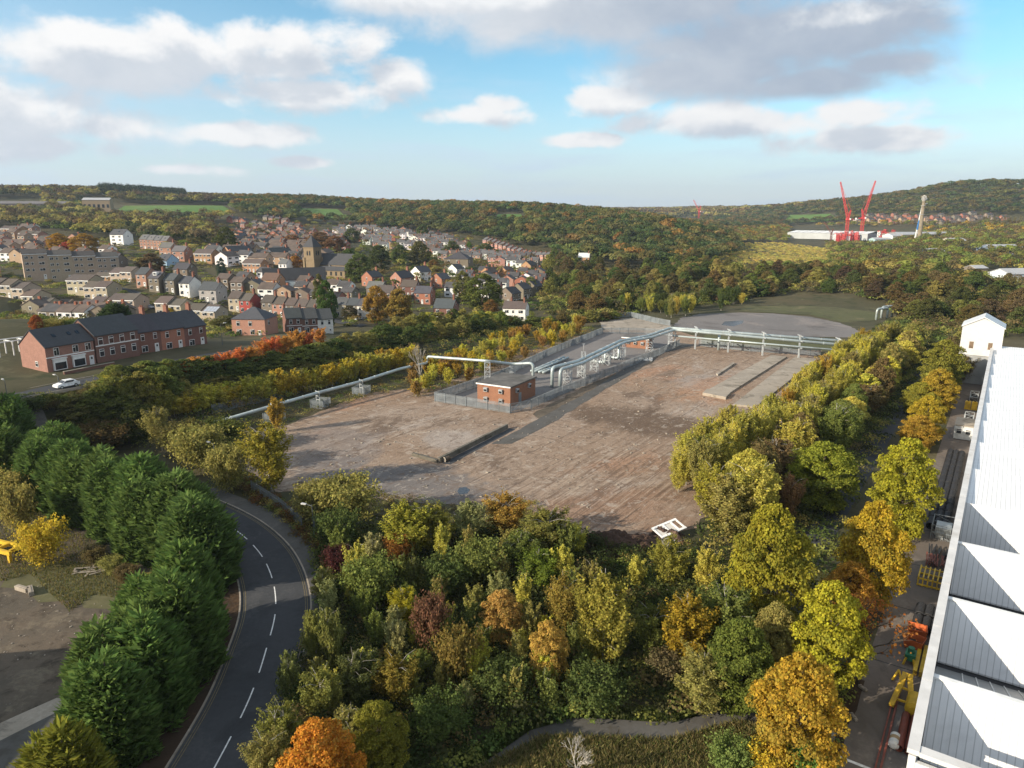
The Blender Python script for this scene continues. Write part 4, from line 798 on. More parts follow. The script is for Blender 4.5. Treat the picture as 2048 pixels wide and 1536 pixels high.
# ------------------------------------------------------------------ small far houses (one mesh each)
def far_mesh(w, d, he, hr, gable_win=True):
    mb = MB(); x, y = w/2, d/2
    vs = [(sx*x, py, pz) for sx in (-1, 1) for py, pz in ((-y, -3), (-y, he), (0, he+hr-0.05), (y, he), (y, -3))]
    mb.poly(vs, [(4, 3, 2, 1, 0), (5, 6, 7, 8, 9), (0, 1, 6, 5), (3, 4, 9, 8), (4, 0, 5, 9)], 0)
    o = 0.35; zs = he-o*hr/y
    vs = [(sx*(x+0.2), a, b) for sx in (-1, 1) for a, b in ((-y-o, zs), (0, he+hr), (y+o, zs), (y+o, zs+0.2), (0, he+hr+0.2), (-y-o, zs+0.2))]
    mb.poly(vs, [(5, 4, 1, 0), (4, 3, 2, 1), (6, 7, 10, 11), (7, 8, 9, 10), (0, 1, 7, 6), (1, 2, 8, 7), (2, 3, 9, 8), (3, 4, 10, 9), (4, 5, 11, 10), (5, 0, 6, 11)], 1)
    for k, wx in enumerate((-w*0.27, w*0.27)):
        for wz in (1.4, he-1.2):
            mb.box((wx, -y-0.02, wz), (w*0.30, 0.14, 1.25), 2); mb.box((wx, -y-0.08, wz), (w*0.25, 0.08, 0.95), 3)
    if gable_win:
        for sx in (-1, 1): mb.box((sx*(x+0.02), 0, he-1), (0.14, 1.2, 1.3), 2); mb.box((sx*(x+0.08), 0, he-1), (0.08, 0.95, 1.0), 3)
    mb.box((w*0.3, 0, he+hr+0.3), (0.7, 1.0, 1.6), 4)
    return mb
FAR = {}
ROOFM = {'d': simple('far_roof_dark', (0.075, 0.072, 0.072), 0.8, scale=0.3), 'g': simple('far_roof_grey', (0.115, 0.112, 0.11), 0.75, scale=0.3), 'b': simple('far_roof_brown', (0.11, 0.085, 0.07), 0.8, scale=0.3)}
BRK1 = simple('far_brick', (0.26, 0.10, 0.06), 0.9)
for rk, rm in ROOFM.items():
    for sk, dim in (('n', (7.5, 8, 5.0, 2.4)), ('w', (12, 8, 5.0, 2.5)), ('t', (6.0, 8, 5.2, 2.0))):
        FAR[rk+sk] = far_mesh(*dim).mesh('small_house', [MAT['brick'], rm, MAT['white'], MAT['glass'], BRK1])
def farhouse(x, y, rz, k, wall, label, group, name='small_house'):
    return tag(link(name, FAR[k], None, (x, y, z1(x, y)), rz, vary(wall, 0.1)), label, 'house', group)
WORDS = {'w': 'white', 'r': 'red brick', 't': 'tan', 'p': 'pink brick', 's': 'stone'}
WC = {'w': WHT, 'r': (0.27, 0.11, 0.075), 't': (0.34, 0.24, 0.16), 'p': (0.36, 0.20, 0.15), 's': STN}
def estate(poly, dmin, dmax, rowgap, step, rz, walls, keys, fmt, group, limit=80, seed=1, jit=0.12, holes=()):
    r = random.Random(seed); c, s_ = math.cos(rz), math.sin(rz); got = []
    us = [p[0] for p in poly]; x0 = (min(us)-1024)/FPX*dmax*1.1; x1 = (max(us)-1024)/FPX*dmax*1.1; ext = dmax*1.2
    I = np.arange(-ext, ext, step); J = np.arange(-ext, ext, rowgap); ii, jj = np.meshgrid(I, J); X = (c*ii-s_*jj).ravel(); Y = (s_*ii+c*jj).ravel()
    k = (Y > dmin*0.8) & (Y < dmax*1.1); X, Y = X[k], Y[k]; z = Z(X, Y); u, v, zc = pxa(X, Y, z)
    ok = (zc > dmin) & (zc < dmax) & inpoly(u, v, poly)
    for h in holes: ok &= ~inpoly(u, v, h)
    for a, b, uu in sorted(zip(X[ok], Y[ok], u[ok]), key=lambda q: q[2]):
        if r.random() < 0.10 or any(abs(a-hx) < 11 and abs(b-hy) < 11 for hx, hy in HPOS): continue
        got.append((a+r.uniform(-1, 1)*jit*step, b+r.uniform(-1, 1)*jit*step))
    if len(got) > limit: got = sorted(r.sample(got, limit), key=lambda q: q[0]/q[1])
    cnt = {}
    for a, b in got:
        w = r.choice(walls); k = r.choice(keys); cnt[w] = cnt.get(w, 0)+1
        farhouse(a, b, rz+r.choice([0, 0, 0, math.pi/2]) if len(keys) > 1 else rz, k, WC[w], fmt.format(WORDS[w], nth(cnt[w])), group)
estate([(436, 448), (520, 436), (600, 452), (640, 470), (700, 480), (690, 500), (560, 490), (450, 470)], 560, 900, 21, 8.5, R(-20), 'rrps', ['dt', 'dn', 'bn'], '{} house in the dark-roofed hillside estate, {} such from left', 'dark-roofed hillside estate', 70, 3)
estate([(640, 452), (700, 448), (780, 462), (900, 478), (960, 490), (960, 520), (900, 522), (850, 505), (760, 500), (690, 478)], 520, 840, 19, 9.5, YAWD+R(8), 'wwwrpt', ['dn', 'gn', 'gt', 'bn'], '{} house in the pale estate below the wood, {} such from left', 'pale estate under the long wood', 80, 4)
estate([(455, 478), (560, 492), (640, 500), (640, 512), (560, 512), (450, 505), (420, 485)], 470, 640, 20, 12.5, R(-15), 'ttrs', ['dw', 'bw'], '{} house behind the church, {} such from left', 'houses behind the church', 24, 5)
estate([(880, 505), (960, 512), (1060, 520), (1090, 532), (1060, 545), (980, 530), (890, 520)], 430, 640, 17, 9, YAWD, 'spwp', ['dn', 'gn', 'gt'], '{} house below the long brick terraces, {} such from left', 'grey roofs below the brick terraces', 36, 6)
estate([(440, 575), (520, 560), (600, 575), (700, 585), (735, 620), (640, 615), (560, 605), (470, 605)], 270, 430, 15, 7.6, YAWD, 'stpwr', ['dt', 'bt', 'bn'], '{} terraced house in the middle of town, {} such from left', 'terraces in the middle of town', 40, 11)
estate([(880, 575), (960, 550), (1090, 545), (1080, 605), (980, 600), (890, 600)], 290, 480, 17, 9, YAWD, 'rpws', ['dn', 'dt'], '{} house around the big round olive tree, {} such from left', 'houses round the olive tree', 26, 12)
estate([(-30, 470), (60, 462), (200, 500), (260, 520), (230, 540), (60, 530), (-30, 520)], 380, 640, 17, 8.5, YAWD, 'tptw', ['bt', 'dt', 'bn'], '{} house on the slope above the flats, {} such from left', 'houses above the flats', 40, 13)
estate([(420, 505), (640, 515), (700, 540), (660, 560), (560, 545), (440, 540)], 360, 520, 20, 11, YAWD, 'ttws', ['bw', 'dn'], '{} house on the street left of the church, {} such from left', 'street left of the church', 26, 14)
estate([(0, 600), (60, 605), (320, 600), (330, 645), (180, 660), (40, 640)], 240, 330, 16, 6.2, YAWD, 'tws', ['bt', 'bt', 'dt'], '{} small house among the stepped cream rows, {} such from left', 'small houses among the cream rows', 26, 15)
# long brick terraces at the foot of the wood
x0, y0, _ = pd(972, 494, 715); x1, y1, _ = pd(1106, 520, 600); L = math.hypot(x1-x0, y1-y0); rz = math.atan2(y1-y0, x1-x0); nT = 15
for i in range(nT):
    f = (i+0.5)/nT; farhouse(x0+(x1-x0)*f, y0+(y1-y0)*f+((i*7) % 3), rz, 'gt' if i % 4 else 'gn', (0.40, 0.19, 0.14), f'pink brick terraced house at the foot of the wood, {nth(i+1)} from the left', 'pink brick terrace below the wood')
hpx(S_det, 1168, 528, R(-10), 'lone cream house with broad white roof at the wood edge', TAN, (0.62, 0.62, 0.6))
estate([(1700, 432), (1760, 430), (1850, 434), (1930, 430), (2010, 434), (2020, 448), (1900, 452), (1790, 448), (1710, 446)], 1000, 1500, 34, 17, R(10), 'ssrt', ['dw', 'bw'], '{} semi on the far right hillside, {} such from left', 'semis on the far right hillside', 60, 8)
estate([(1440, 430), (1480, 428), (1500, 440), (1470, 446), (1430, 444)], 1500, 2700, 50, 22, R(20), 'wtp', ['gw', 'dw'], '{} house in the distant valley town, {} such from left', 'distant valley town', 26, 9)
# ------------------------------------------------------------------ palisade fences
MAT['palisade'] = simple('galvanised_steel', (0.24, 0.27, 0.29), 0.5, 0.3, var=0.25, scale=0.4, dirt=(0.20, 0.20, 0.19))
MAT['pipe'] = simple('pipe_cladding', (0.40, 0.46, 0.46), 0.42, 0.35, var=0.14, scale=0.5, dirt=(0.26, 0.27, 0.24))
MAT['steel'] = simple('painted_steel', (0.46, 0.49, 0.50), 0.5, 0.2, var=0.2, scale=1.0, dirt=(0.22, 0.2, 0.17))
def fence(label, P, h=2.3, group=None, step=0.30, name='palisade_fence', closed=False, pale=0.075):
    x0, y0 = P[0]; z0 = z1(x0, y0); e = thing(name, label, 'fence', (x0, y0, z0), 0, group)
    pal, rail = MB(), MB(); posts = []
    for (ax, ay), (bx, by) in zip(P, P[1:]+(P[:1] if closed else [])):
        L = math.hypot(bx-ax, by-ay); rz = math.atan2(by-ay, bx-ax); n = max(1, int(L/step)); zz = Z(np.linspace(ax, bx, n+1), np.linspace(ay, by, n+1))
        for i in range(n+1):
            f = i/n; x, y, z = ax+(bx-ax)*f-x0, ay+(by-ay)*f-y0, zz[i]-z0
            pal.poly([(x-math.cos(rz)*pale, y-math.sin(rz)*pale, z), (x+math.cos(rz)*pale, y+math.sin(rz)*pale, z), (x+math.cos(rz)*pale, y+math.sin(rz)*pale, z+h-0.12), (x, y, z+h), (x-math.cos(rz)*pale, y-math.sin(rz)*pale, z+h-0.12)] if False else
                     [(x+a*math.cos(rz)-b*math.sin(rz), y+a*math.sin(rz)+b*math.cos(rz), z+c) for b in (-.012, .012) for a, c in ((-pale, 0.05), (pale, 0.05), (pale, h-.14), (0, h), (-pale, h-.14))],
                     [(0, 1, 2, 3, 4), (9, 8, 7, 6, 5), (0, 5, 6, 1), (1, 6, 7, 2), (2, 7, 8, 3), (3, 8, 9, 4), (4, 9, 5, 0)])
        k = max(1, int(L/2.75))
        for i in range(k+1):
            f = i/k; x, y = ax+(bx-ax)*f, ay+(by-ay)*f; posts.append((x-x0+math.sin(rz)*0.09, y-y0-math.cos(rz)*0.09, z1(x, y)-z0, rz))
        for i in range(k):
            for zr in (0.45, h-0.5):
                a = [ax+(bx-ax)*i/k-x0, ay+(by-ay)*i/k-y0]; b = [ax+(bx-ax)*(i+1)/k-x0, ay+(by-ay)*(i+1)/k-y0]
                o = (math.sin(rz)*0.045, -math.cos(rz)*0.045)
                rail.bar((a[0]+o[0], a[1]+o[1], z1(a[0]+x0, a[1]+y0)-z0+zr), (b[0]+o[0], b[1]+o[1], z1(b[0]+x0, b[1]+y0)-z0+zr), 0.05, 0.06)
    pal.build('pales', MAT['palisade'], e); rail.build('rail', MAT['palisade'], e)
    pm = MB().box((0, 0, h/2-0.1), (0.1, 0.1, h+0.2)).mesh('post', MAT['palisade'])
    for x, y, z, rz in posts[:95]: link('post', pm, e, (x, y, z), rz)
    return e
FA, FB, FC = at(870, 803), at(1020, 827), at(1062, 818); FD = at(1283, 724); FE = at(1205, 667)
fence('grey palisade fence along the front of the pump house compound', [FA, FB])
fence('long grey palisade fence on the track side of the compound', [FC, at(1125, 790), at(1180, 768), FD, at(1318, 711), at(1358, 692)])
fence('shaded palisade fence behind the compound beside golden birches', [FA, at(1000, 758), at(1100, 710), FE], step=0.24, pale=0.085)
fence('pale palisade fence closing the far end of the compound', [FE, at(1290, 668), at(1345, 672)])
fence('pale palisade fence beyond the concrete slabs under the pipe bridge', [at(1398, 692), at(1500, 703), at(1640, 712)])
fence('wooden-looking boundary fence left of the gravel apron', [at(1195, 638), at(1262, 634), at(1310, 646), at(1340, 652)], step=0.4, pale=0.15)
fence('roadside palisade fence behind the footway by the bend', [at(505, 985), at(560, 1020), at(605, 1058)], h=2.0)
fence('short palisade fence beside the lamp post at the bend', [at(628, 1075), at(636, 1040), at(600, 1005)], h=2.2)
fence('palisade fence under the front conifers by the left yard', [at(225, 1545), at(290, 1480), at(345, 1425), at(400, 1340)], h=2.0, step=0.2, pale=0.05)
fence('dark palisade fence behind the low pipeline', [(-64, 146), (-46, 172), (-33, 193)], step=0.26, pale=0.08)
fence('leaning yard fence beside the yellow maple', [st(44, -6.9), st(58, -6.7)], h=1.9, step=0.16, name='mesh_fence', pale=0.02)
# gate
ge = thing('gate', 'double steel gate between the two front fences of the compound', 'gate', (*FB, 0.03), math.atan2(FC[1]-FB[1], FC[0]-FB[0])); gw = math.dist(FB, FC)
for k in range(2):
    g = MB(); x0 = 0.12+k*gw/2; w = gw/2-0.2
    for a, b in (((x0, 0, .1), (x0+w, 0, .1)), ((x0, 0, 2.1), (x0+w, 0, 2.1)), ((x0, 0, .1), (x0, 0, 2.1)), ((x0+w, 0, .1), (x0+w, 0, 2.1)), ((x0, 0, .1), (x0+w, 0, 2.1))): g.bar(a, b, 0.07)
    for i in range(10): g.bar((x0+w*(i+.5)/10, 0.03, .1), (x0+w*(i+.5)/10, 0.03, 2.1), 0.03)
    g.build('gate_leaf', MAT['palisade'], ge)
# ------------------------------------------------------------------ pump house and kiosk
def brickbox(name, label, c, w, d, h, rz, vents, doors=(), slope=0.25):
    e = thing(name, label, 'building', (c[0], c[1], 0.03), rz)
    MB().box((0, 0, h/2-0.2), (w, d, h+0.4)).build('wall', MAT['brick'], e, color=(0.245, 0.118, 0.070))
    MB().box((0, 0, h+0.16), (w+0.5, d+0.5, 0.32)).build('roof', simple('felt_roof', (0.125, 0.118, 0.108), 0.95, var=0.35, scale=0.5, dirt=(0.07, 0.07, 0.055)), e)
    MB().box((0, -d/2-0.27, h+0.16), (w+0.4, 0.05, 0.3)).build('fascia', MAT['white'], e)
    vm = MB().box((0, 0, 0), (0.9, 0.5, 0.8)).box((0, -0.27, -0.05), (0.7, 0.06, 0.5), 1).poly([(-.5, -.4, .38), (.5, -.4, .38), (.5, .25, .52), (-.5, .25, .52), (-.5, -.4, .44), (.5, -.4, .44), (.5, .25, .58), (-.5, .25, .58)], [(3, 2, 1, 0), (4, 5, 6, 7), (0, 1, 5, 4), (1, 2, 6, 5), (2, 3, 7, 6), (3, 0, 4, 7)]).mesh('vent', [MAT['steel'], MAT['glass']])
    for s_, x, z in vents:
        link('vent', vm, e, (x, -d/2-0.2, z) if s_ == 0 else (w/2+0.2, x, z), 0 if s_ == 0 else math.pi/2)
    for x in doors: link('door', MB().box((0, 0, 0), (1.2, 0.1, 2.3)).box((0.4, -0.07, 0), (0.08, 0.06, 0.3)).mesh('door', MAT['palisade']), e, (w/2+0.05, x, 1.2), math.pi/2)
    return e
a, b, c = at(958, 806), at(1024, 816), at(1067, 789)
rz = math.atan2(b[1]-a[1], b[0]-a[0]); w = math.dist(a, b); d = math.dist(b, c); cx, cy = (a[0]+c[0])/2, (a[1]+c[1])/2
brickbox('pump_house', 'flat-roofed red brick pump house with grey wall vents', (cx, cy), w, max(8.5, d*0.9), 4.3, rz, [(0, -2.0, 3.2), (0, 2.0, 3.2), (0, -2.0, 1.0), (0, 2.0, 1.0), (1, -3.2, 3.1), (1, 2.6, 3.1)], [-1.6])
a = at(1275, 694); brickbox('kiosk', 'small brick kiosk under the twin pipes', a, 9, 4.5, 3.0, rz, [(0, -2.4, 1.6), (0, 0, 1.6), (0, 2.4, 1.6)])
# ------------------------------------------------------------------ pipelines
def lattice(mb, x, y, h, w=1.0, d=0.9, rz=0.0, r=0.09, z0=0.0, n=4):
    cs, sn = math.cos(rz), math.sin(rz); Q = [(x+a*cs-b*sn, y+a*sn+b*cs) for a, b in ((-w/2, -d/2), (w/2, -d/2), (w/2, d/2), (-w/2, d/2))]
    for q in Q: mb.bar((*q, z0), (*q, z0+h), r*2)
    for i in range(n):
        za, zb = z0+h*i/n, z0+h*(i+1)/n
        for k in range(4):
            p, q = Q[k], Q[(k+1) % 4]; mb.bar((*p, zb), (*q, zb), r*1.2); mb.bar((*(p if i % 2 else q), za), (*(q if i % 2 else p), zb), r)
def heightat(u, vb, vt, z0=0.0):
    x, y = at(u, vb, z0); lo, hi = z0, 40
    for _ in range(40):
        m = (lo+hi)/2; lo, hi = (m, hi) if px(x, y, m)[1] > vt else (lo, m)
    return x, y, lo
def pipeline(label, path, r, supports, rad=1.2, flanges=6.0, group=None, rz=0, twin=None, kind='tower'):
    P = elbow(path, rad, 6); e = thing('pipeline', label, 'pipeline', tuple(path[0][:2])+(0,), 0, group); o = Vector((path[0][0], path[0][1], 0))
    mb = MB(); mb.tube([p-o for p in P], r, 14); mb.build('pipe', MAT['pipe'], e, smooth=True)
    fl = MB(); L = 0
    for p, q in zip(path, path[1:]):
        p, q = Vector(p), Vector(q); n = int((q-p).length/flanges); dd = (q-p).normalized()
        for i in range(1, n+1):
            c = p+(q-p)*(i/(n+1))-o; fl.tube([c-dd*0.05, c+dd*0.05], r*1.16, 14)
    if fl.v: fl.build('flange', MAT['steel'], e)
    for (x, y, h, wd) in supports:
        m = MB(); z0 = z1(x, y)
        if kind == 'tower': lattice(m, x-o.x, y-o.y, h-z0, wd, 0.9, rz, 0.075, z0, max(3, int(h/1.6)))
        else:
            for s_ in (-1, 1): m.bar((x-o.x+s_*0.55*math.cos(rz), y-o.y+s_*0.55*math.sin(rz), z0), (x-o.x+s_*0.55*math.cos(rz), y-o.y+s_*0.55*math.sin(rz), h+0.75), 0.14)
            for zz in (h-r-0.08, h+r+0.2, h-1.3): m.bar((x-o.x-0.6*math.cos(rz), y-o.y-0.6*math.sin(rz), zz), (x-o.x+0.6*math.cos(rz), y-o.y+0.6*math.sin(rz), zz), 0.12)
        m.build('support', MAT['steel'], e)
    return e
# the long low pipe beside the birch row, up and over to the compound
A0 = at(372, 862, 2.2); A1 = at(545, 812, 3.3); A2 = at(635, 786, 3.5); A3 = at(722, 763, 3.7); A4 = at(800, 738, 3.9); A5 = at(856, 736, 3.0)
RX, RY, RZ = heightat(856, 752, 713); G1 = heightat(975, 772, 722); G2 = heightat(1025, 764, 728); G3 = heightat(1066, 768, 726)
pth = [(*A0, 2.2), (*A1, 3.3), (*A2, 3.5), (*A3, 3.7), (*A4, 3.9), (RX, RY, 3.6), (RX, RY, RZ), (G1[0], G1[1], G1[2]), (G2[0], G2[1], G2[2]), (G3[0], G3[1], G3[2]), (G3[0], G3[1], -0.2)]
pipeline('long grey pipeline beside the birches that rises over the golden trees to the pump house', pth, 0.36, [(A1[0], A1[1], 3.1, 1), (A2[0], A2[1], 3.3, 1), (A3[0], A3[1], 3.5, 1), (A0[0]+6, A0[1]+6, 2.4, 1)], kind='frame', rz=R(-34.7), flanges=5)
tw = thing('pipe_trestle', 'pair of lattice trestles carrying the pipe behind the pump house', 'trestle', (G1[0], G1[1], 0))
for g in (G1, G2):
    m = MB(); lattice(m, g[0]-G1[0], g[1]-G1[1], g[2]-0.35, 1.3, 0.7, 0, 0.08, 0, 5); m.build('lattice_tower', MAT['steel'], tw)
# twin pipes: elbows by the pump house, along the compound, up the ramp and across the bridge
B0 = heightat(1104, 775, 735); B1 = heightat(1120, 777, 741); zt = B0[2]
def q3(u, v, z): return (*at(u, v, z), z)
M1 = q3(1160, 723, zt-0.2); M2 = q3(1245, 682, zt-0.2); M3 = q3(1300, 672, zt); M4 = q3(1345, 656, zt+1.2); M5 = q3(1690, 684, zt+1.2)
def sh(p, ox, oy, oz=0): return (p[0]+ox, p[1]+oy, p[2]+oz)
nx, ny = DY*0.75, -DX*0.75
def sup(p, q, k): return [(p[0]+(q[0]-p[0])*(i+0.5)/k, p[1]+(q[1]-p[1])*(i+0.5)/k) for i in range(k)]
S1 = [(p[0], p[1], zt-0.7, 2.0) for p in sup(B1, M2, 5)]+[(M2[0], M2[1], zt-0.7, 2.0), (M3[0], M3[1], zt-0.5, 2.0), (M4[0], M4[1], zt+0.6, 2.2)]
pipeline('upper twin pipe looping up beside the pump house and along the compound', [(B0[0], B0[1], -0.2), (B0[0], B0[1], zt), sh(M1, -nx, -ny), sh(M2, -nx, -ny), sh(M3, -nx, -ny), sh(M4, -nx, -ny), sh(M5, 0, 1.6)], 0.42, S1, rz=R(-34.7))
pipeline('lower twin pipe on the track side of the compound', [(B1[0], B1[1], -0.2), (B1[0], B1[1], zt-0.3), sh(M1, nx, ny, -.3), sh(M2, nx, ny, -.3), sh(M3, nx, ny, -.3), sh(M4, nx, ny, -.5), sh(M5, 0, 0, -.9)], 0.42, [], rz=R(-34.7))
br = thing('pipe_bridge', 'row of steel posts carrying the pipe bridge above the pale fence', 'pipe bridge', (M4[0], M4[1], 0))
br_m = MB(); br_m.tube([(0, -0.8, zt-1.2), (M5[0]-M4[0], M5[1]-M4[1]-0.8, zt-1.2)], 0.26, 12); br_m.build('lower_pipe', MAT['pipe'], br, smooth=True)
for i in range(5):
    f = (i+0.75)/4.9; x, y = (M5[0]-M4[0])*f, (M5[1]-M4[1])*f; m = MB(); m.bar((x, y+0.35, -0.2), (x, y+0.35, zt+2.2), 0.42)
    for zz in (zt-1.55, zt+0.5, zt+1.95): m.bar((x, y-1.5, zz), (x, y+2.3, zz), 0.24)
    m.build('goalpost', MAT['steel'], br)
m = MB(); x, y = (M5[0]-M4[0])*0.2, (M5[1]-M4[1])*0.2; m.tube(elbow([(x+5, y, zt-0.1), (x+5.0, y, -0.2)], .5), 0.4, 12); m.build('down_pipe', MAT['pipe'], br, smooth=True)
for k, (u0, v0, u1, v1) in enumerate([(1062, 742, 1128, 714), (1069, 743, 1136, 715), (1078, 744, 1110, 733), (1086, 745, 1118, 733)]):
    a, b = at(u0, v0, 0.6), at(u1, v1, 0.6)
    pipeline(f'short low pipe lying in the compound, {nth(k+1)} of four from the birches', [(*a, 0.6), (*b, 0.6)], 0.33, [], flanges=4, group='low pipes in the compound')
# valve assemblies
for k, (u, v) in enumerate([(1195, 727), (1222, 718)]):
    x, y, zz = heightat(u+15, v+3, v-28); x0, y0 = at(u-18, v-2); e = thing('valve_assembly', ['silver valve assembly with standing pipe in the middle of the compound', 'silver valve assembly nearest the brick kiosk'][k], 'valve', (x, y, 0))
    m = MB(); m.tube(elbow([(x0-x, y0-y, 0.7), (0, 0, 0.7), (0, 0, zz)], 0.9), 0.36, 12); m.build('pipe', MAT['pipe'], e, smooth=True)
    m = MB()
    for f in (0.25, 0.45, 0.65):
        cx_, cy_ = (x0-x)*f, (y0-y)*f; dv = Vector((x0-x, y0-y, 0)).normalized()*0.12; m.tube([Vector((cx_, cy_, 0.7))-dv, Vector((cx_, cy_, 0.7))+dv], 0.62, 12); m.cyl((cx_, cy_, 0.9), 0.1, 0.9, 8); m.cyl((cx_, cy_, 1.75), 0.36, 0.06, 12)
    m.build('valve_wheel', MAT['steel'], e)
    m = MB(); lattice(m, 1.2, 0.9, zz, 0.8, 0.8, 0.3, 0.05, 0, 4); m.build('frame', MAT['steel'], e)
e = thing('lattice_mast', 'slim lattice mast with a small antenna between the twin pipe supports', 'mast', (*at(1166, 752), 0)); m = MB(); lattice(m, 0, 0, 6.6, 0.9, 0.9, 0.2, 0.06, 0, 6); m.build('lattice', MAT['steel'], e); MB().cyl((0, 0, 6.6), 0.05, 2.2, 6).box((0, 0, 8.7), (0.7, 0.1, 0.1)).build('antenna', MAT['steel'], e)
# pipe loops at the far right
for k, (u, v, s_) in enumerate([(1752, 640, 0), (1762, 636, 2.2)]):
    x, y, zz = heightat(u, v, v-22); pts_ = [(x, y, -0.2), (x, y, zz), (x+6, y+3, zz), (x+6, y+3, -0.2)]; pipeline(['nearer grey pipe loop standing above the right birches', 'farther grey pipe loop standing above the right birches'][k], pts_, 0.45, [])
# pipe support enclosures with weeds
for k, (u, v) in enumerate([(640, 822), (722, 796), (548, 850)]):
    x, y = at(u, v-8); fence(['small square palisade cage round a pipe support, middle of three', 'small square palisade cage with tall weeds nearest the compound', 'small palisade cage half hidden behind the yellow birch'][k], [(x-1.7, y-1.2), (x+1.3, y-1.9), (x+2.0, y+1.2), (x-1.0, y+1.9)], h=2.0, closed=True, step=0.25, group='pipe support cages')
# ------------------------------------------------------------------ remains on the scraped ground
MAT['old_concrete'] = groundmat('old_concrete', [(0.16, 0.145, 0.12), (0.12, 0.11, 0.09), (0.075, 0.07, 0.05), (0.2, 0.18, 0.15)], (0.1, 0.5, 3.0))
def slab(name, label, P, h, mat='concrete', z0=-0.1, cat='slab'):
    c = np.mean(np.array(P), 0); n = len(P); vs = [(p[0]-c[0], p[1]-c[1], z) for z in (z0, h) for p in P]
    mb = MB(); mb.poly(vs, [tuple(range(n-1, -1, -1)), tuple(range(n, 2*n))]+[(i, (i+1) % n, n+(i+1) % n, n+i) for i in range(n)])
    me = mb.mesh(name, MAT[mat]); 
    o = link(name, me, None, (c[0], c[1], 0)); m = o.modifiers.new('bevel', 'BEVEL'); m.width = 0.05; m.segments = 1
    return tag(o, label, cat)
def ccw(P):
    a = sum(p[0]*q[1]-q[0]*p[1] for p, q in zip(P, P[1:]+P[:1])); return P if a > 0 else P[::-1]
slab('concrete_slab', 'long raised concrete slab, left of the two beside the pale fence', ccw([at(1410, 782, .45), at(1460, 785, .45), at(1574, 713, .45), at(1542, 710, .45)]), 0.45)
slab('concrete_slab', 'long raised concrete slab, right of the two, next to the birches', ccw([at(1466, 808, .45), at(1512, 813, .45), at(1634, 718, .45), at(1590, 713, .45)]), 0.45)
slab('concrete_block', 'low mossy concrete block at the near end of the left long slab', ccw([at(1405, 785, .7), at(1452, 794, .7), at(1462, 784, .7), at(1414, 777, .7)]), 0.7, cat='block')
slab('concrete_kerb', 'short dark upstand left of the long slabs', ccw([at(1432, 750), at(1436, 752), at(1470, 729), at(1466, 727)]), 0.45, cat='kerb')
wa, wb, wc = at(785, 900), at(878, 926), at(1014, 857)
e = thing('retaining_wall', 'L-shaped low dark concrete retaining wall in the middle of the scraped ground', 'wall', (wb[0], wb[1], 0))
for nm, pa, pb, h in (('long_arm', wb, wc, 0.95), ('short_arm', (wb[0]*.45+wa[0]*.55, wb[1]*.45+wa[1]*.55), (wb[0]-.25, wb[1]+.1), 0.6)):
    MB().bar((pa[0]-wb[0], pa[1]-wb[1], h/2-0.15), (pb[0]-wb[0], pb[1]-wb[1], h/2-0.15), 0.5, h+.3).build(nm, MAT['old_concrete'], e)
flat('wall_shadow_strip', ccw([(wb[0]+.5, wb[1]-.2), (wc[0]+.5, wc[1]-.1), (wc[0]+1.8, wc[1]-.6), (wb[0]+2.0, wb[1]-.9)]), MAT['road'], 0.05, edge=0.1)  # dark strip painting the wall's cast shadow on the ground
e = thing('pipe_stub', 'round pipe end poking out beside the wall corner', 'pipe', (wb[0]+0.9, wb[1]+0.4, 0.45)); MB().tube([(0, 0, 0), (0.8, 0.7, 0.1)], 0.42, 12).build('pipe', MAT['bark'], e); MB().tube([(-.05, -.04, 0), (0.02, 0.02, 0)], 0.5, 12).build('flange', MAT['concrete'], e)
# a heap of dark soil and the white panel on it
def heap(label, x, y, rx, ry, h, mat, seed, name='soil_heap', n=46):
    r = np.random.default_rng(seed); vs = []; ph = r.uniform(0, 6.28, 12); fr = r.uniform(0.6, 3.4, (12, 2)); am = r.uniform(0.3, 1, 12)
    for j in range(n+1):
        for i in range(n+1):
            u, v = i/n*2-1, j/n*2-1; d = 1-u*u-v*v; f = sum(a*math.sin(p[0]*4*u+p[1]*4*v+q) for a, p, q in zip(am, fr, ph))/4
            f2 = sum(a*math.sin(p[0]*13*u-p[1]*12*v+q*2) for a, p, q in zip(am, fr, ph))/8
            vs.append((u*rx, v*ry, max(-0.3, h*min(1, max(d, -0.2)*1.5)*(0.7+0.55*f)+0.45*f2*max(d, 0)**0.5*h*0.5+r.uniform(-.06, .06)*h)))
    me = bpy.data.meshes.new(name); me.from_pydata(vs, [], [(j*(n+1)+i, j*(n+1)+i+1, (j+1)*(n+1)+i+1, (j+1)*(n+1)+i) for j in range(n) for i in range(n)]); me.materials.append(mat)
    return tag(link(name, me, None, (x, y, z1(x, y))), label, 'heap')
MAT['soil'] = groundmat('soil', [(0.095, 0.06, 0.045), (0.07, 0.046, 0.036), (0.035, 0.026, 0.022), (0.15, 0.10, 0.075)], (0.1, 0.5, 3.0), bs=0.8, bd=0.15)
x, y = at(1235, 1098); heap('dark heap of dug soil and roots below the white panel', x, y, 6.5, 3.4, 1.9, MAT['soil'], 3)
x, y = at(1130, 1085); heap('low brown soil bank left of the dark heap', x, y, 5.0, 2.2, 0.8, MAT['soil'], 5)
x, y = at(1335, 1075); heap('small soil mound under the white panel', x, y, 2.6, 2.2, 1.0, MAT['soil'], 8)
e = thing('white_panel', 'discarded white framed panel lying tilted on the soil mound', 'panel', (*at(1337, 1072), 1.05), R(28)); e.rotation_euler = (R(12), R(-8), R(28))
m = MB()
for yy in (-1.0, 1.0): m.box((0, yy, 0.1), (4.2, 0.35, 0.16))
for xx in (-1.95, -0.3, 1.0, 1.95): m.box((xx, 0, 0.1), (0.22, 1.64, 0.14))
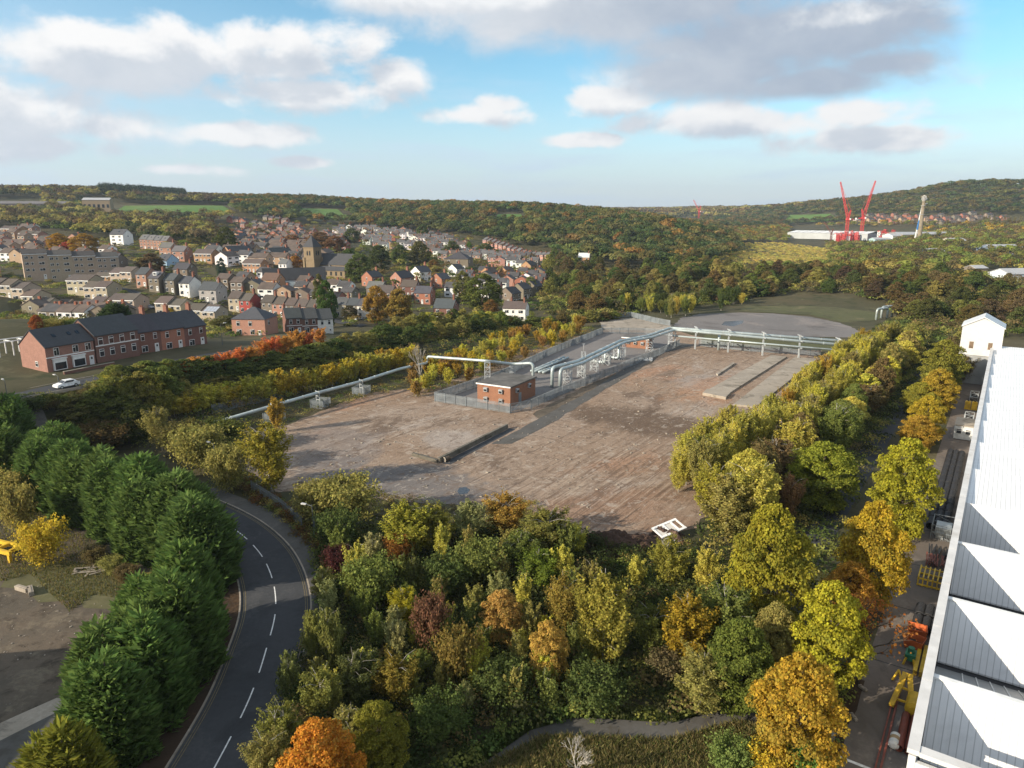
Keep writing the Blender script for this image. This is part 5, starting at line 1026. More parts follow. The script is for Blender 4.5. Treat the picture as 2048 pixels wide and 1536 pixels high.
m.build('frame', MAT['white'], e); MB().box((0.35, 0, 0.06), (1.1, 1.6, 0.05)).box((-1.1, 0, 0.06), (1.4, 1.6, 0.05)).build('sheet', MAT['render'], e, color=(0.5, 0.48, 0.44)); MB().box((-1.4, -2.2, -0.3), (1.7, 1.1, 0.12)).build('loose_board', MAT['white'], e)
# litter heap by the track
e = thing('rubble_pile', 'small pile of pale rubbish beside the site track', 'rubble', (*at(1290, 721), 0)); m = MB(); r_ = random.Random(4)
for _ in range(22): m.box((r_.uniform(-2.4, 2.4), r_.uniform(-1.2, 1.2), r_.uniform(0.1, .5)), (r_.uniform(.3, 1.3), r_.uniform(.2, .6), r_.uniform(.1, .5)), 0, r_.uniform(0, 3))
m.build('rubble', MAT['white'], e)
# ------------------------------------------------------------------ the white sheds
def sheetmat(name, c, dirx, diry, pitch, rough=0.45, groove=0.55):
    m, t = newmat(name); q = wpos(t); s_ = nd(t, 'VectorMath', {0: q, 1: (dirx, diry, 0)}, operation='DOT_PRODUCT').outputs['Value']
    f = math_(t, 'FRACT', math_(t, 'MULTIPLY', s_, 1/pitch)); tri = math_(t, 'ABSOLUTE', math_(t, 'SUBTRACT', f, 0.5)); rib = sstep(t, tri, 0.40, 0.47)
    n = noise(t, q, 0.35, 6, 0.65); n2 = noise(t, nd(t, 'Mapping', {'Vector': q, 'Rotation': (0, 0, R(-55.3)), 'Scale': (0.08, 1.3, 1)}).outputs[0], 0.9, 4)
    col = mixc(t, sstep(t, n, 0.35, 0.8), c, tuple(x*0.90 for x in c)); col = mixc(t, math_(t, 'MULTIPLY', sstep(t, n2, 0.5, 0.75), 0.35), col, tuple(x*0.74 for x in c)); col = mixc(t, math_(t, 'MULTIPLY', rib, groove), col, tuple(x*0.35 for x in c))
    finish(t, col, rough, bump=tri, bs=0.5, bd=0.06, spec=0.35); return m
MAT['roofsheet'] = sheetmat('roof_sheet', (0.62, 0.62, 0.615), DY, -DX, 0.46); MAT['overclad_sunlift'] = sheetmat('overclad_sheet_sunlift', (0.80, 0.80, 0.79), DY, -DX, 0.46); MAT['wallsheet'] = sheetmat('wall_sheet', (0.66, 0.66, 0.64), DX, DY, 0.5, groove=0.12); MAT['wallsheet2'] = sheetmat('wall_sheet_front', (0.62, 0.62, 0.60), DY, -DX, 0.5, groove=0.12)  # overclad far bays: roof sheet colour brightened to make up for weaker sunlight
MAT['rooflight'] = sheetmat('rooflight', (0.17, 0.175, 0.175), DY, -DX, 0.95, groove=-0.9 if False else 0.0)
MAT['cap'] = simple('parapet_cap', (0.60, 0.59, 0.57), 0.6, var=0.12, scale=0.6, dirt=(0.40, 0.37, 0.33)); MAT['gutter'] = simple('gutter', (0.03, 0.03, 0.032), 0.8)
WH = thing('factory_shed', 'huge white factory shed with sawtooth roof bays and pale parapet', 'factory', (*st(44.5, -0.6), 0), math.atan2(DY, DX))
# local frame: x along s from 44.5, y = -(t+0.6)
def L3(s, t, z): return (s-44.5, -(t+0.6), z)
TW = 70.0; RZt = 9.75; TI = -0.62
def quad(mb, a, b, c, d, m=0): mb.poly([a, b, c, d], [(0, 1, 2, 3)], m)
m = MB(); m.box(((216-44.5)/2, 0.36, 5.0-0.3), (216-44.5, 0.4, 10.0)); m.build('side_wall', MAT['wallsheet'], WH)
m = MB(); m.box((0.15, -TW/2+0.15, 4.6), (0.3, TW, 9.4)); m.build('end_wall', MAT['wallsheet2'], WH); MB().box((216-44.7, -TW/2-0.42, 4.4), (0.3, TW, 9.2)).build('far_wall', MAT['wallsheet2'], WH); MB().box(((216-44.5)/2, -TW-0.6, 4.4), (216-45.2, 0.3, 9.2)).build('rear_wall', MAT['wallsheet'], WH)
m = MB(); seg = 8.2; n = int((216-44.5)/seg)
for i in range(n): m.box((seg*(i+.5), 0.34, 9.95), (seg-0.05, 0.66, 0.32))
m.box((0.40, -TW/2, 9.9), (0.75, TW, 0.3)); m.build('parapet', MAT['cap'], WH)
edges = [(92.6, 90.5, 80.0), (80.0, 76.9, 67.0), (67.0, 63.4, 54.0), (54.0, 49.8, 45.9)]
      # ridge, gutter, next ridge
ms, ml, mg = MB(), MB(), MB()
for i, (r1, g, r2) in enumerate(edges):
    GZ = 5.5 if r1 < 93 else 8.2
    bay = MB(); bay.poly([L3(r1, TI, RZt), L3(r1, TW, RZt), L3(g+0.35, TW, GZ), L3(g+0.35, TI, GZ), L3(r1, TI, RZt-.15), L3(r1, TW, RZt-.15), L3(g+0.35, TW, GZ-.15), L3(g+0.35, TI, GZ-.15)], [(0, 1, 2, 3), (7, 6, 5, 4), (0, 3, 7, 4), (1, 5, 6, 2), (3, 2, 6, 7), (0, 4, 5, 1)]); bay.build('roof_sheet', MAT['roofsheet'], WH)
    mg.poly([L3(g+0.33, TI, GZ-.2), L3(g+0.33, TW, GZ-.2), L3(g-0.25, TW, GZ-.2), L3(g-0.25, TI, GZ-.2)], [(0, 1, 2, 3)])
    if i < len(edges)-1:
        lt = MB(); lt.poly([L3(g-0.25, TI, GZ-.18), L3(g-0.25, TW, GZ-.18), L3(r2+0.22, TW, RZt-0.06), L3(r2+0.22, TI, RZt-0.06)], [(0, 1, 2, 3)])
        for k in range(int(TW/0.95)): lt.bar(L3(g-0.25, 1.2+k*.95, GZ-.14), L3(r2+0.24, 1.2+k*.95, RZt-0.03), 0.07, 0.05, 1)
        lt.build('rooflight', [MAT['rooflight'], MAT['cap']], WH); MB().bar(L3(r2+0.08, TI, RZt+0.02), L3(r2+0.08, TW, RZt+0.02), 0.45, 0.16).build('ridge_cap', MAT['white'], WH)
mg.build('gutter', MAT['gutter'], WH)
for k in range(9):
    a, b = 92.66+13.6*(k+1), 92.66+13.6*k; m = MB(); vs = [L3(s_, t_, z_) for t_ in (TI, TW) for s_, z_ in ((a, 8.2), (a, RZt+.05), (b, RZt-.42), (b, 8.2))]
    m.poly(vs, [(0, 1, 2, 3), (7, 6, 5, 4), (1, 5, 6, 2), (0, 4, 5, 1), (3, 2, 6, 7), (0, 3, 7, 4)]); m.build('roof_sheet', MAT['overclad_sunlift'], WH)
MB().box((-0.06, -1.8, 8.6), (0.08, 2.2, 1.1)).box((-0.06, -4.6, 8.6), (0.08, 2.2, 1.1)).build('sign_panel', simple('blue_sign', (0.03, 0.22, 0.55), 0.5), WH)
# the tall gabled tower at the far corner
T = thing('stair_tower', 'white gabled tower at the far corner of the long shed', 'tower', (*st(212, -3.2), 0), math.atan2(DY, DX))
m = MB(); m.box((4.2, 0.2, 3.6), (8.2, 7.4, 7.6)); m.build('lower_wall', simple('grey_render', (0.30, 0.31, 0.31), 0.85, var=0.2, scale=0.3, dirt=(0.2, 0.2, 0.19)), T)
x0, x1, y0_, y1_ = -0.2, 9, -4.2, 4.6
MB().poly([(x, y, z) for x in (x0, x1) for y, z in ((y0_, 7.4), (y0_, 14.6), (0.2, 16.9), (y1_, 14.6), (y1_, 7.4))], [(0, 1, 2, 3, 4), (9, 8, 7, 6, 5), (0, 5, 6, 1), (1, 6, 7, 2), (2, 7, 8, 3), (3, 8, 9, 4), (4, 9, 5, 0)]).build('upper_wall', simple('tower_sheet', (0.50, 0.50, 0.49), 0.55, var=0.06), T)
rm = MB()
for y in (y0_-0.25, y1_+0.25): rm.poly([(x0-.3, y, 14.5), (x1+.3, y, 14.5), (x1+.3, 0.2, 17.05), (x0-.3, 0.2, 17.05), (x0-.3, y, 14.7), (x1+.3, y, 14.7), (x1+.3, 0.2, 17.25), (x0-.3, 0.2, 17.25)], [(3, 2, 1, 0), (4, 5, 6, 7), (0, 1, 5, 4), (1, 2, 6, 5), (2, 3, 7, 6), (3, 0, 4, 7)])
rm.build('roof', sheetmat('tower_roof', (0.60, 0.62, 0.63), DX, DY, 1.2, groove=0.45), T)
for y in (-1.8, 2.2): MB().box((-0.23, y, 10.0), (0.1, 0.9, 1.7)).build('window', simple('louvre', (0.16, 0.11, 0.07), 0.8), T)
# ------------------------------------------------------------------ stored things along the yard
def paintm(name, c, dirt=None): return simple(name, c, 0.55, var=0.18, scale=1.5, dirt=dirt)
PY = paintm('yellow_paint', (0.62, 0.40, 0.03), (0.30, 0.18, 0.04)); POR = paintm('orange_paint', (0.48, 0.11, 0.03), (0.2, 0.07, 0.04)); PRD = paintm('rust_red', (0.20, 0.055, 0.035), (0.09, 0.04, 0.03)); PBK = paintm('black_rubber', (0.022, 0.022, 0.024)); PWH = MAT['white']; PGN = paintm('green_paint', (0.03, 0.16, 0.09))
AL = math.atan2(DY, DX)
def yt(name, label, cat, s, t, group=None, rz=0.0): return thing(name, label, cat, (*st(s, t), 0.05), AL+rz, group)
# portable cabin
u, v = 1925, 880; x, y = at(1925, 882); s_, t_ = DX*x+DY*y, DY*x-DX*y
cb = yt('site_cabin', 'white portable cabin with two dark windows beside the shed', 'cabin', 159.0, -3.1)
MB().box((0, 0, 1.4), (6.4, 3.0, 2.6)).build('wall', paintm('cabin_wall', (0.55, 0.57, 0.57)), cb); MB().box((0, 0, 2.78), (6.6, 3.2, 0.16)).build('roof', MAT['concrete'], cb)
for yy in (-0.75, 0.75): link('window', win_mesh(0.95, 1.0), cb, (-3.23, yy, 1.65), -math.pi/2)
link('door', DOOR, cb, (-1.5, 1.53, 1.2), math.pi, color=(0.5, 0.5, 0.5))
for k in range(2):
    e = yt('plant_tank', ['yellow box tank behind the white cabin', 'second yellow box tank behind the white cabin, closer to the shed'][k], 'tank', 183.0, -3.6+k*1.25); MB().box((0, 0, 0.9), (1.3, 1.1, 1.5)).box((0, 0, 0.08), (1.5, 1.2, 0.16)).box((0.0, 0, 1.72), (0.9, 0.8, 0.14)).build('body', PY, e); MB().cyl((0, 0, 1.78), 0.18, 0.2, 10).build('filler_cap', PBK, e)
for k in range(2):
    e = yt('storage_rack', ['grey rack of oddments behind the yellow tanks', 'grey rack of oddments close to the gabled tower'][k], 'rack', 171+k*22, -2.8); m = MB(); lattice(m, 0, 0, 1.8, 3.0, 1.6, 0, 0.05, 0, 2); m.box((0, 0, 0.95), (3.0, 1.6, 0.08)); m.build('frame', MAT['steel'], e); MB().box((-.6, 0, 1.3), (1.2, 1.2, 0.6)).box((0.8, 0.2, 1.2), (0.9, 0.8, 0.4)).build('goods', PBK, e)
# rows of ribbed black pipe coils
def coil(label, s, t, L, r, group):
    e = tag(link('ribbed_hose', HOSE, None, (*st(s, t), 0.05), AL), label, 'hose', group); e.scale = (L/1.4, r/0.42, r/0.42); return e
m = MB()
for i in range(7):
    ph = [(-0.7+i*0.2, 0.42*math.cos(a), 0.42+0.42*math.sin(a)) for a in np.linspace(0, 2*math.pi, 13)[:-1]]
    m.tube(ph+[ph[0]], 0.11, 6, cap=False)
m.tube([(-0.7, 0, 0.42), (0.62, 0, 0.42)], 0.38, 12); HOSE = m.mesh('ribbed_hose', PBK, True)
x, y = at(1893, 1040); s0 = DX*x+DY*y; n = 0
for i in range(12):
    for j in range(3):
        n += 1; coil(f'black ribbed hose in the long triple row by the shed, {nth(i+1)} back, {"outer middle inner".split()[j]} line', 108.5+i*3.25, -4.3+j*0.86-0.004*i, 2.9, 0.42, 'black ribbed hose sections')
x, y = at(1845, 1245); s1 = DX*x+DY*y
for i in range(2):
    for j in range(3): coil(f'large black ribbed hose in the {"nearer farther".split()[i]} short bank behind orange skips, {"outer middle inner".split()[j]} one', 79.0+i*2.9, -3.0+j*0.8, 2.4, 0.42, 'large black hoses')
# caged pallet
x, y = at(1880, 1050); e = yt('steel_cage', 'galvanised open cage box at the near end of the hose rows', 'cage', 105.6, -2.65); m = MB(); lattice(m, 0, 0, 2.0, 4.2, 2.6, 0, 0.05, 0, 2)
for i in range(22): m.bar((-2.1+i*.2, -1.3, 0), (-2.1+i*.2, -1.3, 2), .035); m.bar((-2.1+i*.2, 1.3, 0), (-2.1+i*.2, 1.3, 2), .035)
for i in range(13): m.bar((-2.1, -1.3+i*.2, 0), (-2.1, -1.3+i*.2, 2), .035)
m.build('mesh_cage', MAT['palisade'], e); MB().box((0.4, 0, 0.7), (2.6, 1.8, 1.2)).box((-1.2, 0.3, .4), (.9, .9, .8)).build('contents', MAT['steel'], e)
# yellow slatted frame
x, y = at(1860, 1165); s2 = DX*x+DY*y; e = yt('slatted_rack', 'yellow slatted steel frame standing in the yard', 'frame', 90.2, -2.75); m = MB()
for i in range(6): m.bar((-1.6, -1.2+i*.48, 1.1), (1.6, -1.2+i*.48, 1.1), .14, .2); m.bar((-1.6, -1.2+i*.48, 0), (-1.6, -1.2+i*.48, 1.1), .14)
for xx in (-1.6, 1.6): m.bar((xx, -1.3, 0.15), (xx, 1.3, .15), .16); m.bar((xx, -1.3, .9), (xx, 1.3, .9), .14)
m.build('slats', PY, e)
for k, (ds, lab) in enumerate([(5.5, 'stack of thin rusty bars beyond the yellow slatted frame'), (8.5, 'stack of dark offcuts near the galvanised cage')]):
    e = yt('bar_stack', lab, 'bars', 90.2+ds, -2.5); m = MB(); r_ = random.Random(k)
    for _ in range(26): yy = r_.uniform(-1.2, 1.2); m.bar((-1.3+r_.uniform(-.2, .2), yy, r_.uniform(.1, .8)), (1.3+r_.uniform(-.2, .2), yy+r_.uniform(-.25, .25), r_.uniform(.1, .8)), .1)
    m.build('bars', [PRD, PBK][k], e)
# orange skips
for k, (u, v) in enumerate([(1842, 1283), (1833, 1302)]):
    x, y = at(u, v); e = yt('skip', ['open orange skip, farther of the two', 'open orange skip, nearer of the two'][k], 'skip', [76.6, 74.3][k], -2.85, 'orange skips', 0.1-k*0.25); m = MB()
    vs = lambda g, h: [(a*(0.62+g), b*(0.72+g), h) for a, b in ((-1, -1), (1, -1), (1, 1), (-1, 1))]
    o, i_ = vs(0, .1)+vs(.16, 1.15), vs(-.08, .2)+vs(.1, 1.15)
    m.poly(o, [(3, 2, 1, 0)]+[(a, (a+1) % 4, 4+(a+1) % 4, 4+a) for a in range(4)]); m.poly(i_, [(0, 1, 2, 3)]+[(4+a, 4+(a+1) % 4, (a+1) % 4, a) for a in range(4)]); m.poly(vs(.16, 1.15)+vs(.1, 1.15), [(a, (a+1) % 4, 4+(a+1) % 4, 4+a) for a in range(4)])
    m.build('body', POR, e); MB().box((0, 0, 0.4), (0.8, 0.9, 0.4)).box((.2, .2, .65), (.3, .5, .2), 0, .5).build('scrap', PBK, e)
# yellow and green stands, A frame, tubes
x, y = at(1822, 1335); s3 = DX*x+DY*y; e = yt('machine_stand', 'green and yellow machine stand below the orange skips', 'stand', 71.3, -2.9); MB().box((0.3, 0, .7), (1.3, .9, .6)).cyl((.3, 0, 1), .3, .5, 10).build('machine', PGN, e); m = MB()
for a in (-.6, .9):
    for b in (-.5, .5): m.bar((a, b, 0), (a*.6, b*.6, .7), .14)
m.build('legs', PY, e)
for k in range(2):
    e = yt('yellow_beam', ['yellow steel beam lying along the shed, outer one', 'yellow steel beam lying along the shed, inner one'][k], 'beam', 72.0, -2.3+k*0.5); m = MB()
    for z_ in (0.06, .5): m.box((0, 0, z_), (5.2, .34, .07))
    m.box((0, 0, .28), (5.2, .08, .38)); m.build('beam', PY, e)
e = yt('trestle', 'small yellow trestle between the skips and the tall yellow frame', 'trestle', 68.2, -3.1); m = MB(); m.bar((-.9, 0, .1), (-.2, .4, .9), .16).bar((-.9, .8, .1), (-.2, .4, .9), .16).bar((.8, .4, .1), (-.2, .4, .9), .14); m.build('frame', PY, e)
x, y = at(1812, 1425); s4 = DX*x+DY*y; e = yt('support_gantry', 'bright yellow steel A-frame leaning beside the shed', 'frame', 65.0, -2.7); m = MB()
m.bar((-1.9, -.85, .25), (1.5, -.15, 1.7), .42, .3).bar((-1.9, .75, .25), (1.5, .15, 1.7), .42, .3).bar((-1.2, -.7, .6), (-1.2, .6, .6), .16).bar((0, -.4, 1.1), (0, .4, 1.1), .16).bar((1.5, -.3, 1.7), (2.2, -.3, 0), .3, .24).bar((1.5, .3, 1.7), (2.2, .3, 0), .3, .24)
m.build('frame', PY, e); e = yt('yellow_hopper', 'dull yellow rounded hopper beside the A-frame', 'hopper', 63.6, -1.75); m = MB(); m.tube([(-1.1, 0, .75), (-.9, 0, .75), (1, 0, .75), (1.1, 0, .75)], [.4, .7, .7, .45], 14).box((0, 0, .15), (1.6, 1.1, .3)); m.build('body', PY, e)
for k in range(3):
    e = yt('red_tube', f'rust red steel tube lying on the storage strip, {nth(k+1)} from the yard side', 'tube', 60.0, -2.2+k*.68, 'rust red tubes'); m = MB(); m.tube([(-2.4, 0, .36), (2.4, 0, .36)], .32, 14, cap=False).tube([(2.4, 0, .36), (-2.4, 0, .36)], .27, 14, cap=False); m.build('tube', PRD, e)
e = yt('gas_tank', 'short white tank with tan band beside the red tubes', 'tank', 58.3, -2.6); m = MB(); m.tube([(-.75, 0, .42), (-.62, 0, .42), (.62, 0, .42), (.75, 0, .42)], [.2, .4, .4, .2], 16); m.build('body', PWH, e, smooth=False); m = MB(); m.tube([(-.2, 0, .42), (.25, 0, .42)], .408, 16); m.build('band', paintm('tan', (.4, .28, .15)), e); MB().box((-.4, 0, .05), (.15, .6, .1)).box((.4, 0, .05), (.15, .6, .1)).build('cradle', PBK, e)
for k in range(3):
    e = yt('fence_block', f'grey concrete fence block along the leaf-strewn yard edge, {nth(k+1)} from the near end', 'block', s4-8+k*4.6, -5.9, 'fence blocks', 0.4+k*.3); MB().box((0, 0, .1), (.9, .28, .2)).cyl((.25, 0, .18), .09, .12, 8).cyl((-.25, 0, .18), .09, .12, 8).build('block', MAT['concrete'], e)
m = MB(); m.bar((-7, 0, .1), (7, 0, .1), .16, .16).bar((-7, .35, .1), (7, .35, .1), .12, .16); e = yt('steel_rail', 'pair of long rusty steel rails along the storage strip', 'rails', 58.8, -3.1); m.build('rail', PRD, e)
# ------------------------------------------------------------------ lamp posts, poles, cars
LM = paintm('lamp_steel', (0.10, 0.11, 0.11)); LH = paintm('lamp_head', (0.55, 0.55, 0.54))
def lamp(label, x, y, z, h, rz, group='street lamps', arm=1.0):
    e = thing('street_lamp', label, 'lamp', (x, y, z), rz, group); MB().tube([(0, 0, 0), (0, 0, 1.2), (0, 0, 1.25), (0, 0, h)], [.11, .11, .07, .05], 8).build('post', LM, e); MB().tube([(0, 0, h), (arm, 0, h+.12)], .04, 6).build('arm', LM, e); MB().box((arm+.25, 0, h+.14), (.75, .28, .14)).build('lamp_head', LH, e)
for (u, vb, vt, rz, lab) in [(629, 1085, 1012, 2.8, 'tall grey street lamp on the footway by the palisade fence'), (434, 960, 888, 2.6, 'dark street lamp at the foot of the yellow birch'), (17, 808, 762, 2.4, 'street lamp beside the upper road at the left frame edge'), (118, 768, 752, 2.6, 'short lamp in front of the bay-windowed house'), (1233, 618, 580, 0, 'slim pole above the young birches left of the gravel apron'), (1364, 545, 500, 0, 'pale tall pole standing above the dark wood'), (248, 452, 382, 0, 'tall floodlight pole by the green hill field'), (796, 640, 618, .5, 'lamp at the edge of the dark tree belt'), (445, 690, 648, 1, 'lamp post between the dark terrace and the corner house')]:
    x, y, z = ground(u, vb); lo, hi = 0, 40
    for _ in range(30):
        md = (lo+hi)/2; lo, hi = (md, hi) if px(x, y, z+md)[1] > vt else (lo, md)
    lamp(lab, x, y, z, lo, rz)
def car(label, x, y, z, rz, c):
    e = thing('parked_car', label, 'car', (x, y, z), rz); pm = paintm('car_paint', c)
    pr = [(-2.1, .35), (-2.1, .85), (-1.75, .98), (-1.2, 1.42), (.35, 1.46), (1.1, 1.0), (1.95, .82), (2.1, .6), (2.1, .35)]; m = MB(); n = len(pr)
    def wd(z_): return .86 if z_ < 1.0 else .70
    vs = [(px_, sgn*wd(pz), pz) for sgn in (-1, 1) for px_, pz in pr]; m.poly(vs, [tuple(range(n)), tuple(range(2*n-1, n-1, -1))]+[(i, n+i, n+(i+1) % n, (i+1) % n) for i in range(n)]); m.build('body', pm, e)
    g = MB()
    for sg in (-1, 1): g.poly([(-1.35, sg*.80, 1.02), (.85, sg*.80, 1.02), (.3, sg*.73, 1.36), (-1.05, sg*.73, 1.36)], [(0, 1, 2, 3) if sg < 0 else (3, 2, 1, 0)])
    g.poly([(1.08, -.72, 1.03), (1.08, .72, 1.03), (.44, .62, 1.42), (.44, -.62, 1.42)], [(0, 1, 2, 3)]).poly([(-1.76, .72, 1.0), (-1.76, -.72, 1.0), (-1.27, -.62, 1.40), (-1.27, .62, 1.40)], [(0, 1, 2, 3)]); g.build('windows', MAT['glass'], e)
    wm = MB().tube([(0, -.1, 0), (0, .1, 0)], .32, 14).mesh('wheel', PBK); rm_ = MB().tube([(0, -.115, 0), (0, .115, 0)], .19, 10).mesh('rim', MAT['steel'])
    for a in (-1.3, 1.3):
        for b in (-.78, .78): w_ = link('wheel', wm, e, (a, b, .32)); link('rim', rm_, w_)
    hl = MB().box((2.06, 0, .7), (.1, .34, .16)).mesh('headlight', MAT['white'])
    for b in (-.6, .6): link('headlight', hl, e, (0, b, 0))
i = int(np.argmin(np.hypot(UPR[:, 0]+86.3, UPR[:, 1]-133))); dr = UPR[i+1]-UPR[i]; cx_, cy_ = offset(UPR, 1.6)[i]
car('white hatchback on the upper road in front of the brick houses', cx_, cy_, float(up_(UPR)[i])+.13, math.atan2(dr[1], dr[0])+math.pi, (.72, .73, .74))
for (u, v, lab, c, rz) in [(862, 647, 'white van-like car behind the pale fence by the lean-to house', (.7, .7, .7), .3), (922, 632, 'dark car parked beside the brown brick house', (.03, .03, .035), .4), (298, 617, 'silver car parked by the red garden fence', (.35, .36, .38), -.4), (718, 640, 'pale car between white end house and golden tree', (.5, .55, .6), .9), (470, 612, 'blue-grey car beside the cream terrace', (.2, .24, .3), -.5)]:
    x, y, z = ground(u, v); car(lab, x, y, z+.05, rz, c)
# ------------------------------------------------------------------ left yard oddments
x, y = at(5, 1112); e = thing('yellow_gantry', 'yellow steel gantry frame lying at the left edge of the yard', 'frame', (x, y, 0), R(-20)); m = MB()
for yy in (-.9, .9): m.box((0, yy, 1.3), (6, .35, .5)).box((2.7, yy, .6), (.35, .35, 1.2)).box((-2.2, yy, .6), (.35, .35, 1.2))
m.box((2.5, 0, 1.35), (.35, 1.6, .4)).box((.4, 0, 1.35), (.3, 1.6, .35)).box((-1.8, 0, .8), (1.5, 1.4, .7)); m.build('frame', PY, e)
for k, (u, v, rz) in enumerate([(45, 1182, -.4), (62, 1186, -.9)]):
    x, y = at(u, v); e = thing('timber_baulk', ['pale concrete beam on the yard dirt, left one of two', 'pale concrete beam on the yard dirt, right one of two'][k], 'beam', (x, y, 0.05), rz, 'pale beams in the left yard'); MB().box((0, 0, .25), (1.9, .5, .5)).box((0, .0, .52), (1.7, .12, .05)).build('beam', MAT['concrete'], e)
x, y = at(178, 1142); e = thing('board_pile', 'scatter of broken pale boards under the rear conifers', 'boards', (x, y, 0.03)); m = MB(); r_ = random.Random(9)
for _ in range(16): m.box((r_.uniform(-1.6, 1.6), r_.uniform(-1, 1), r_.uniform(.04, .3)), (r_.uniform(.6, 2), .2, .06), 0, r_.uniform(0, 3))
m.build('boards', MAT['concrete'], e)
r_ = random.Random(21); m = MB()
for _ in range(110):
    x, y = at(r_.uniform(-20, 250), r_.uniform(1105, 1320)); s_ = r_.uniform(.04, .14); m.box((x, y, s_*.3), (s_*r_.uniform(.6, 2.2), s_, s_*.7), 0, r_.uniform(0, 3))
tag(m.build('debris', MAT['concrete']), 'small scattered rubble on the left yard dirt', 'debris', kind='stuff')
m = MB(); r_ = random.Random(22)
for _ in range(900):
    u, v = r_.uniform(590, 1640), r_.uniform(700, 1075); x, y = at(u, v); s_, t_ = DX*x+DY*y, DY*x-DX*y
    if -100 < t_ < -46 and s_ > 62 and y < 240: q = r_.uniform(.05, .28); m.box((x, y, .03+q*.25), (q*r_.uniform(.6, 2), q, q*.6), 0, r_.uniform(0, 3))
tag(m.build('rubble_scatter', MAT['concrete']), 'loose broken concrete scattered over the scraped ground', 'rubble', kind='stuff')
# conservatory by the terraces, pergola, wheelie bin and garden walls on the left
x, y, z = ground(100, 628); e = thing('conservatory', 'white glass conservatory behind the brick houses', 'conservatory', (x, y, z), YAWD); m = MB(); m.box((0, 0, 1.1), (4, 3, 2.2)); m.build('glazing', MAT['glass'], e)
m = MB()
for a in (-2, -1, 0, 1, 2): m.bar((a, -1.55, 0), (a, -1.55, 2.3), .1).bar((a, -1.55, 2.3), (a, 1.5, 3.0), .1)
m.bar((-2, -1.55, 2.3), (2, -1.55, 2.3), .12).bar((-2, -1.55, .7), (2, -1.55, .7), .1); m.poly([(-2.1, -1.6, 2.36), (2.1, -1.6, 2.36), (2.1, 1.6, 3.1), (-2.1, 1.6, 3.1), (-2.1, -1.6, 2.3), (2.1, -1.6, 2.3), (2.1, 1.6, 3.04), (-2.1, 1.6, 3.04)], [(0, 1, 2, 3), (7, 6, 5, 4), (0, 4, 5, 1), (1, 5, 6, 2), (2, 6, 7, 3), (3, 7, 4, 0)]); m.build('frame', MAT['white'], e)
x, y, z = pd(28, 668, 155); z = z1(x, y); e = thing('pergola', 'bare white pergola frame left of the bay-windowed house', 'pergola', (x, y, z+.5), FN); m = MB()
for a in (-4, -1.3, 1.3, 4): m.bar((a, -2, 0), (a, -2, 3), .2).bar((a, 2, 0), (a, 2, 3), .2).bar((a, -2.4, 3), (a, 2.4, 3), .2)
m.bar((-4.3, -2, 3.15), (4.3, -2, 3.15), .2).bar((-4.3, 2, 3.15), (4.3, 2, 3.15), .2); m.build('frame', MAT['white'], e)
w0 = Vector((xA+ux*(-4.5)+uy*8.4, yA+uy*(-4.5)-ux*8.4)); e = thing('garden_wall', 'low dark brick wall in front of the bay-windowed house', 'wall', (w0.x, w0.y, zA-.6), FA_); MB().box((5.5, 0, 0.2), (11, .3, 1.7)).build('wall', MAT['brick'], e, color=DBRK)
MB().box((5.5, 0, 1.1), (11.1, .4, .1)).build('coping', MAT['concrete'], e)

e = thing('yard_shed', 'grey steel shed at the left of the yard that throws the corner shadow', 'shed', (-67, 38, 0)); MB().box((0, 0, 3.9), (17, 27, 8)).build('wall', MAT['wallsheet'], e); link('roof', roof_mesh(27, 17, 7.9, 1.6), e, None, math.pi/2, (0.2, 0.2, 0.2))
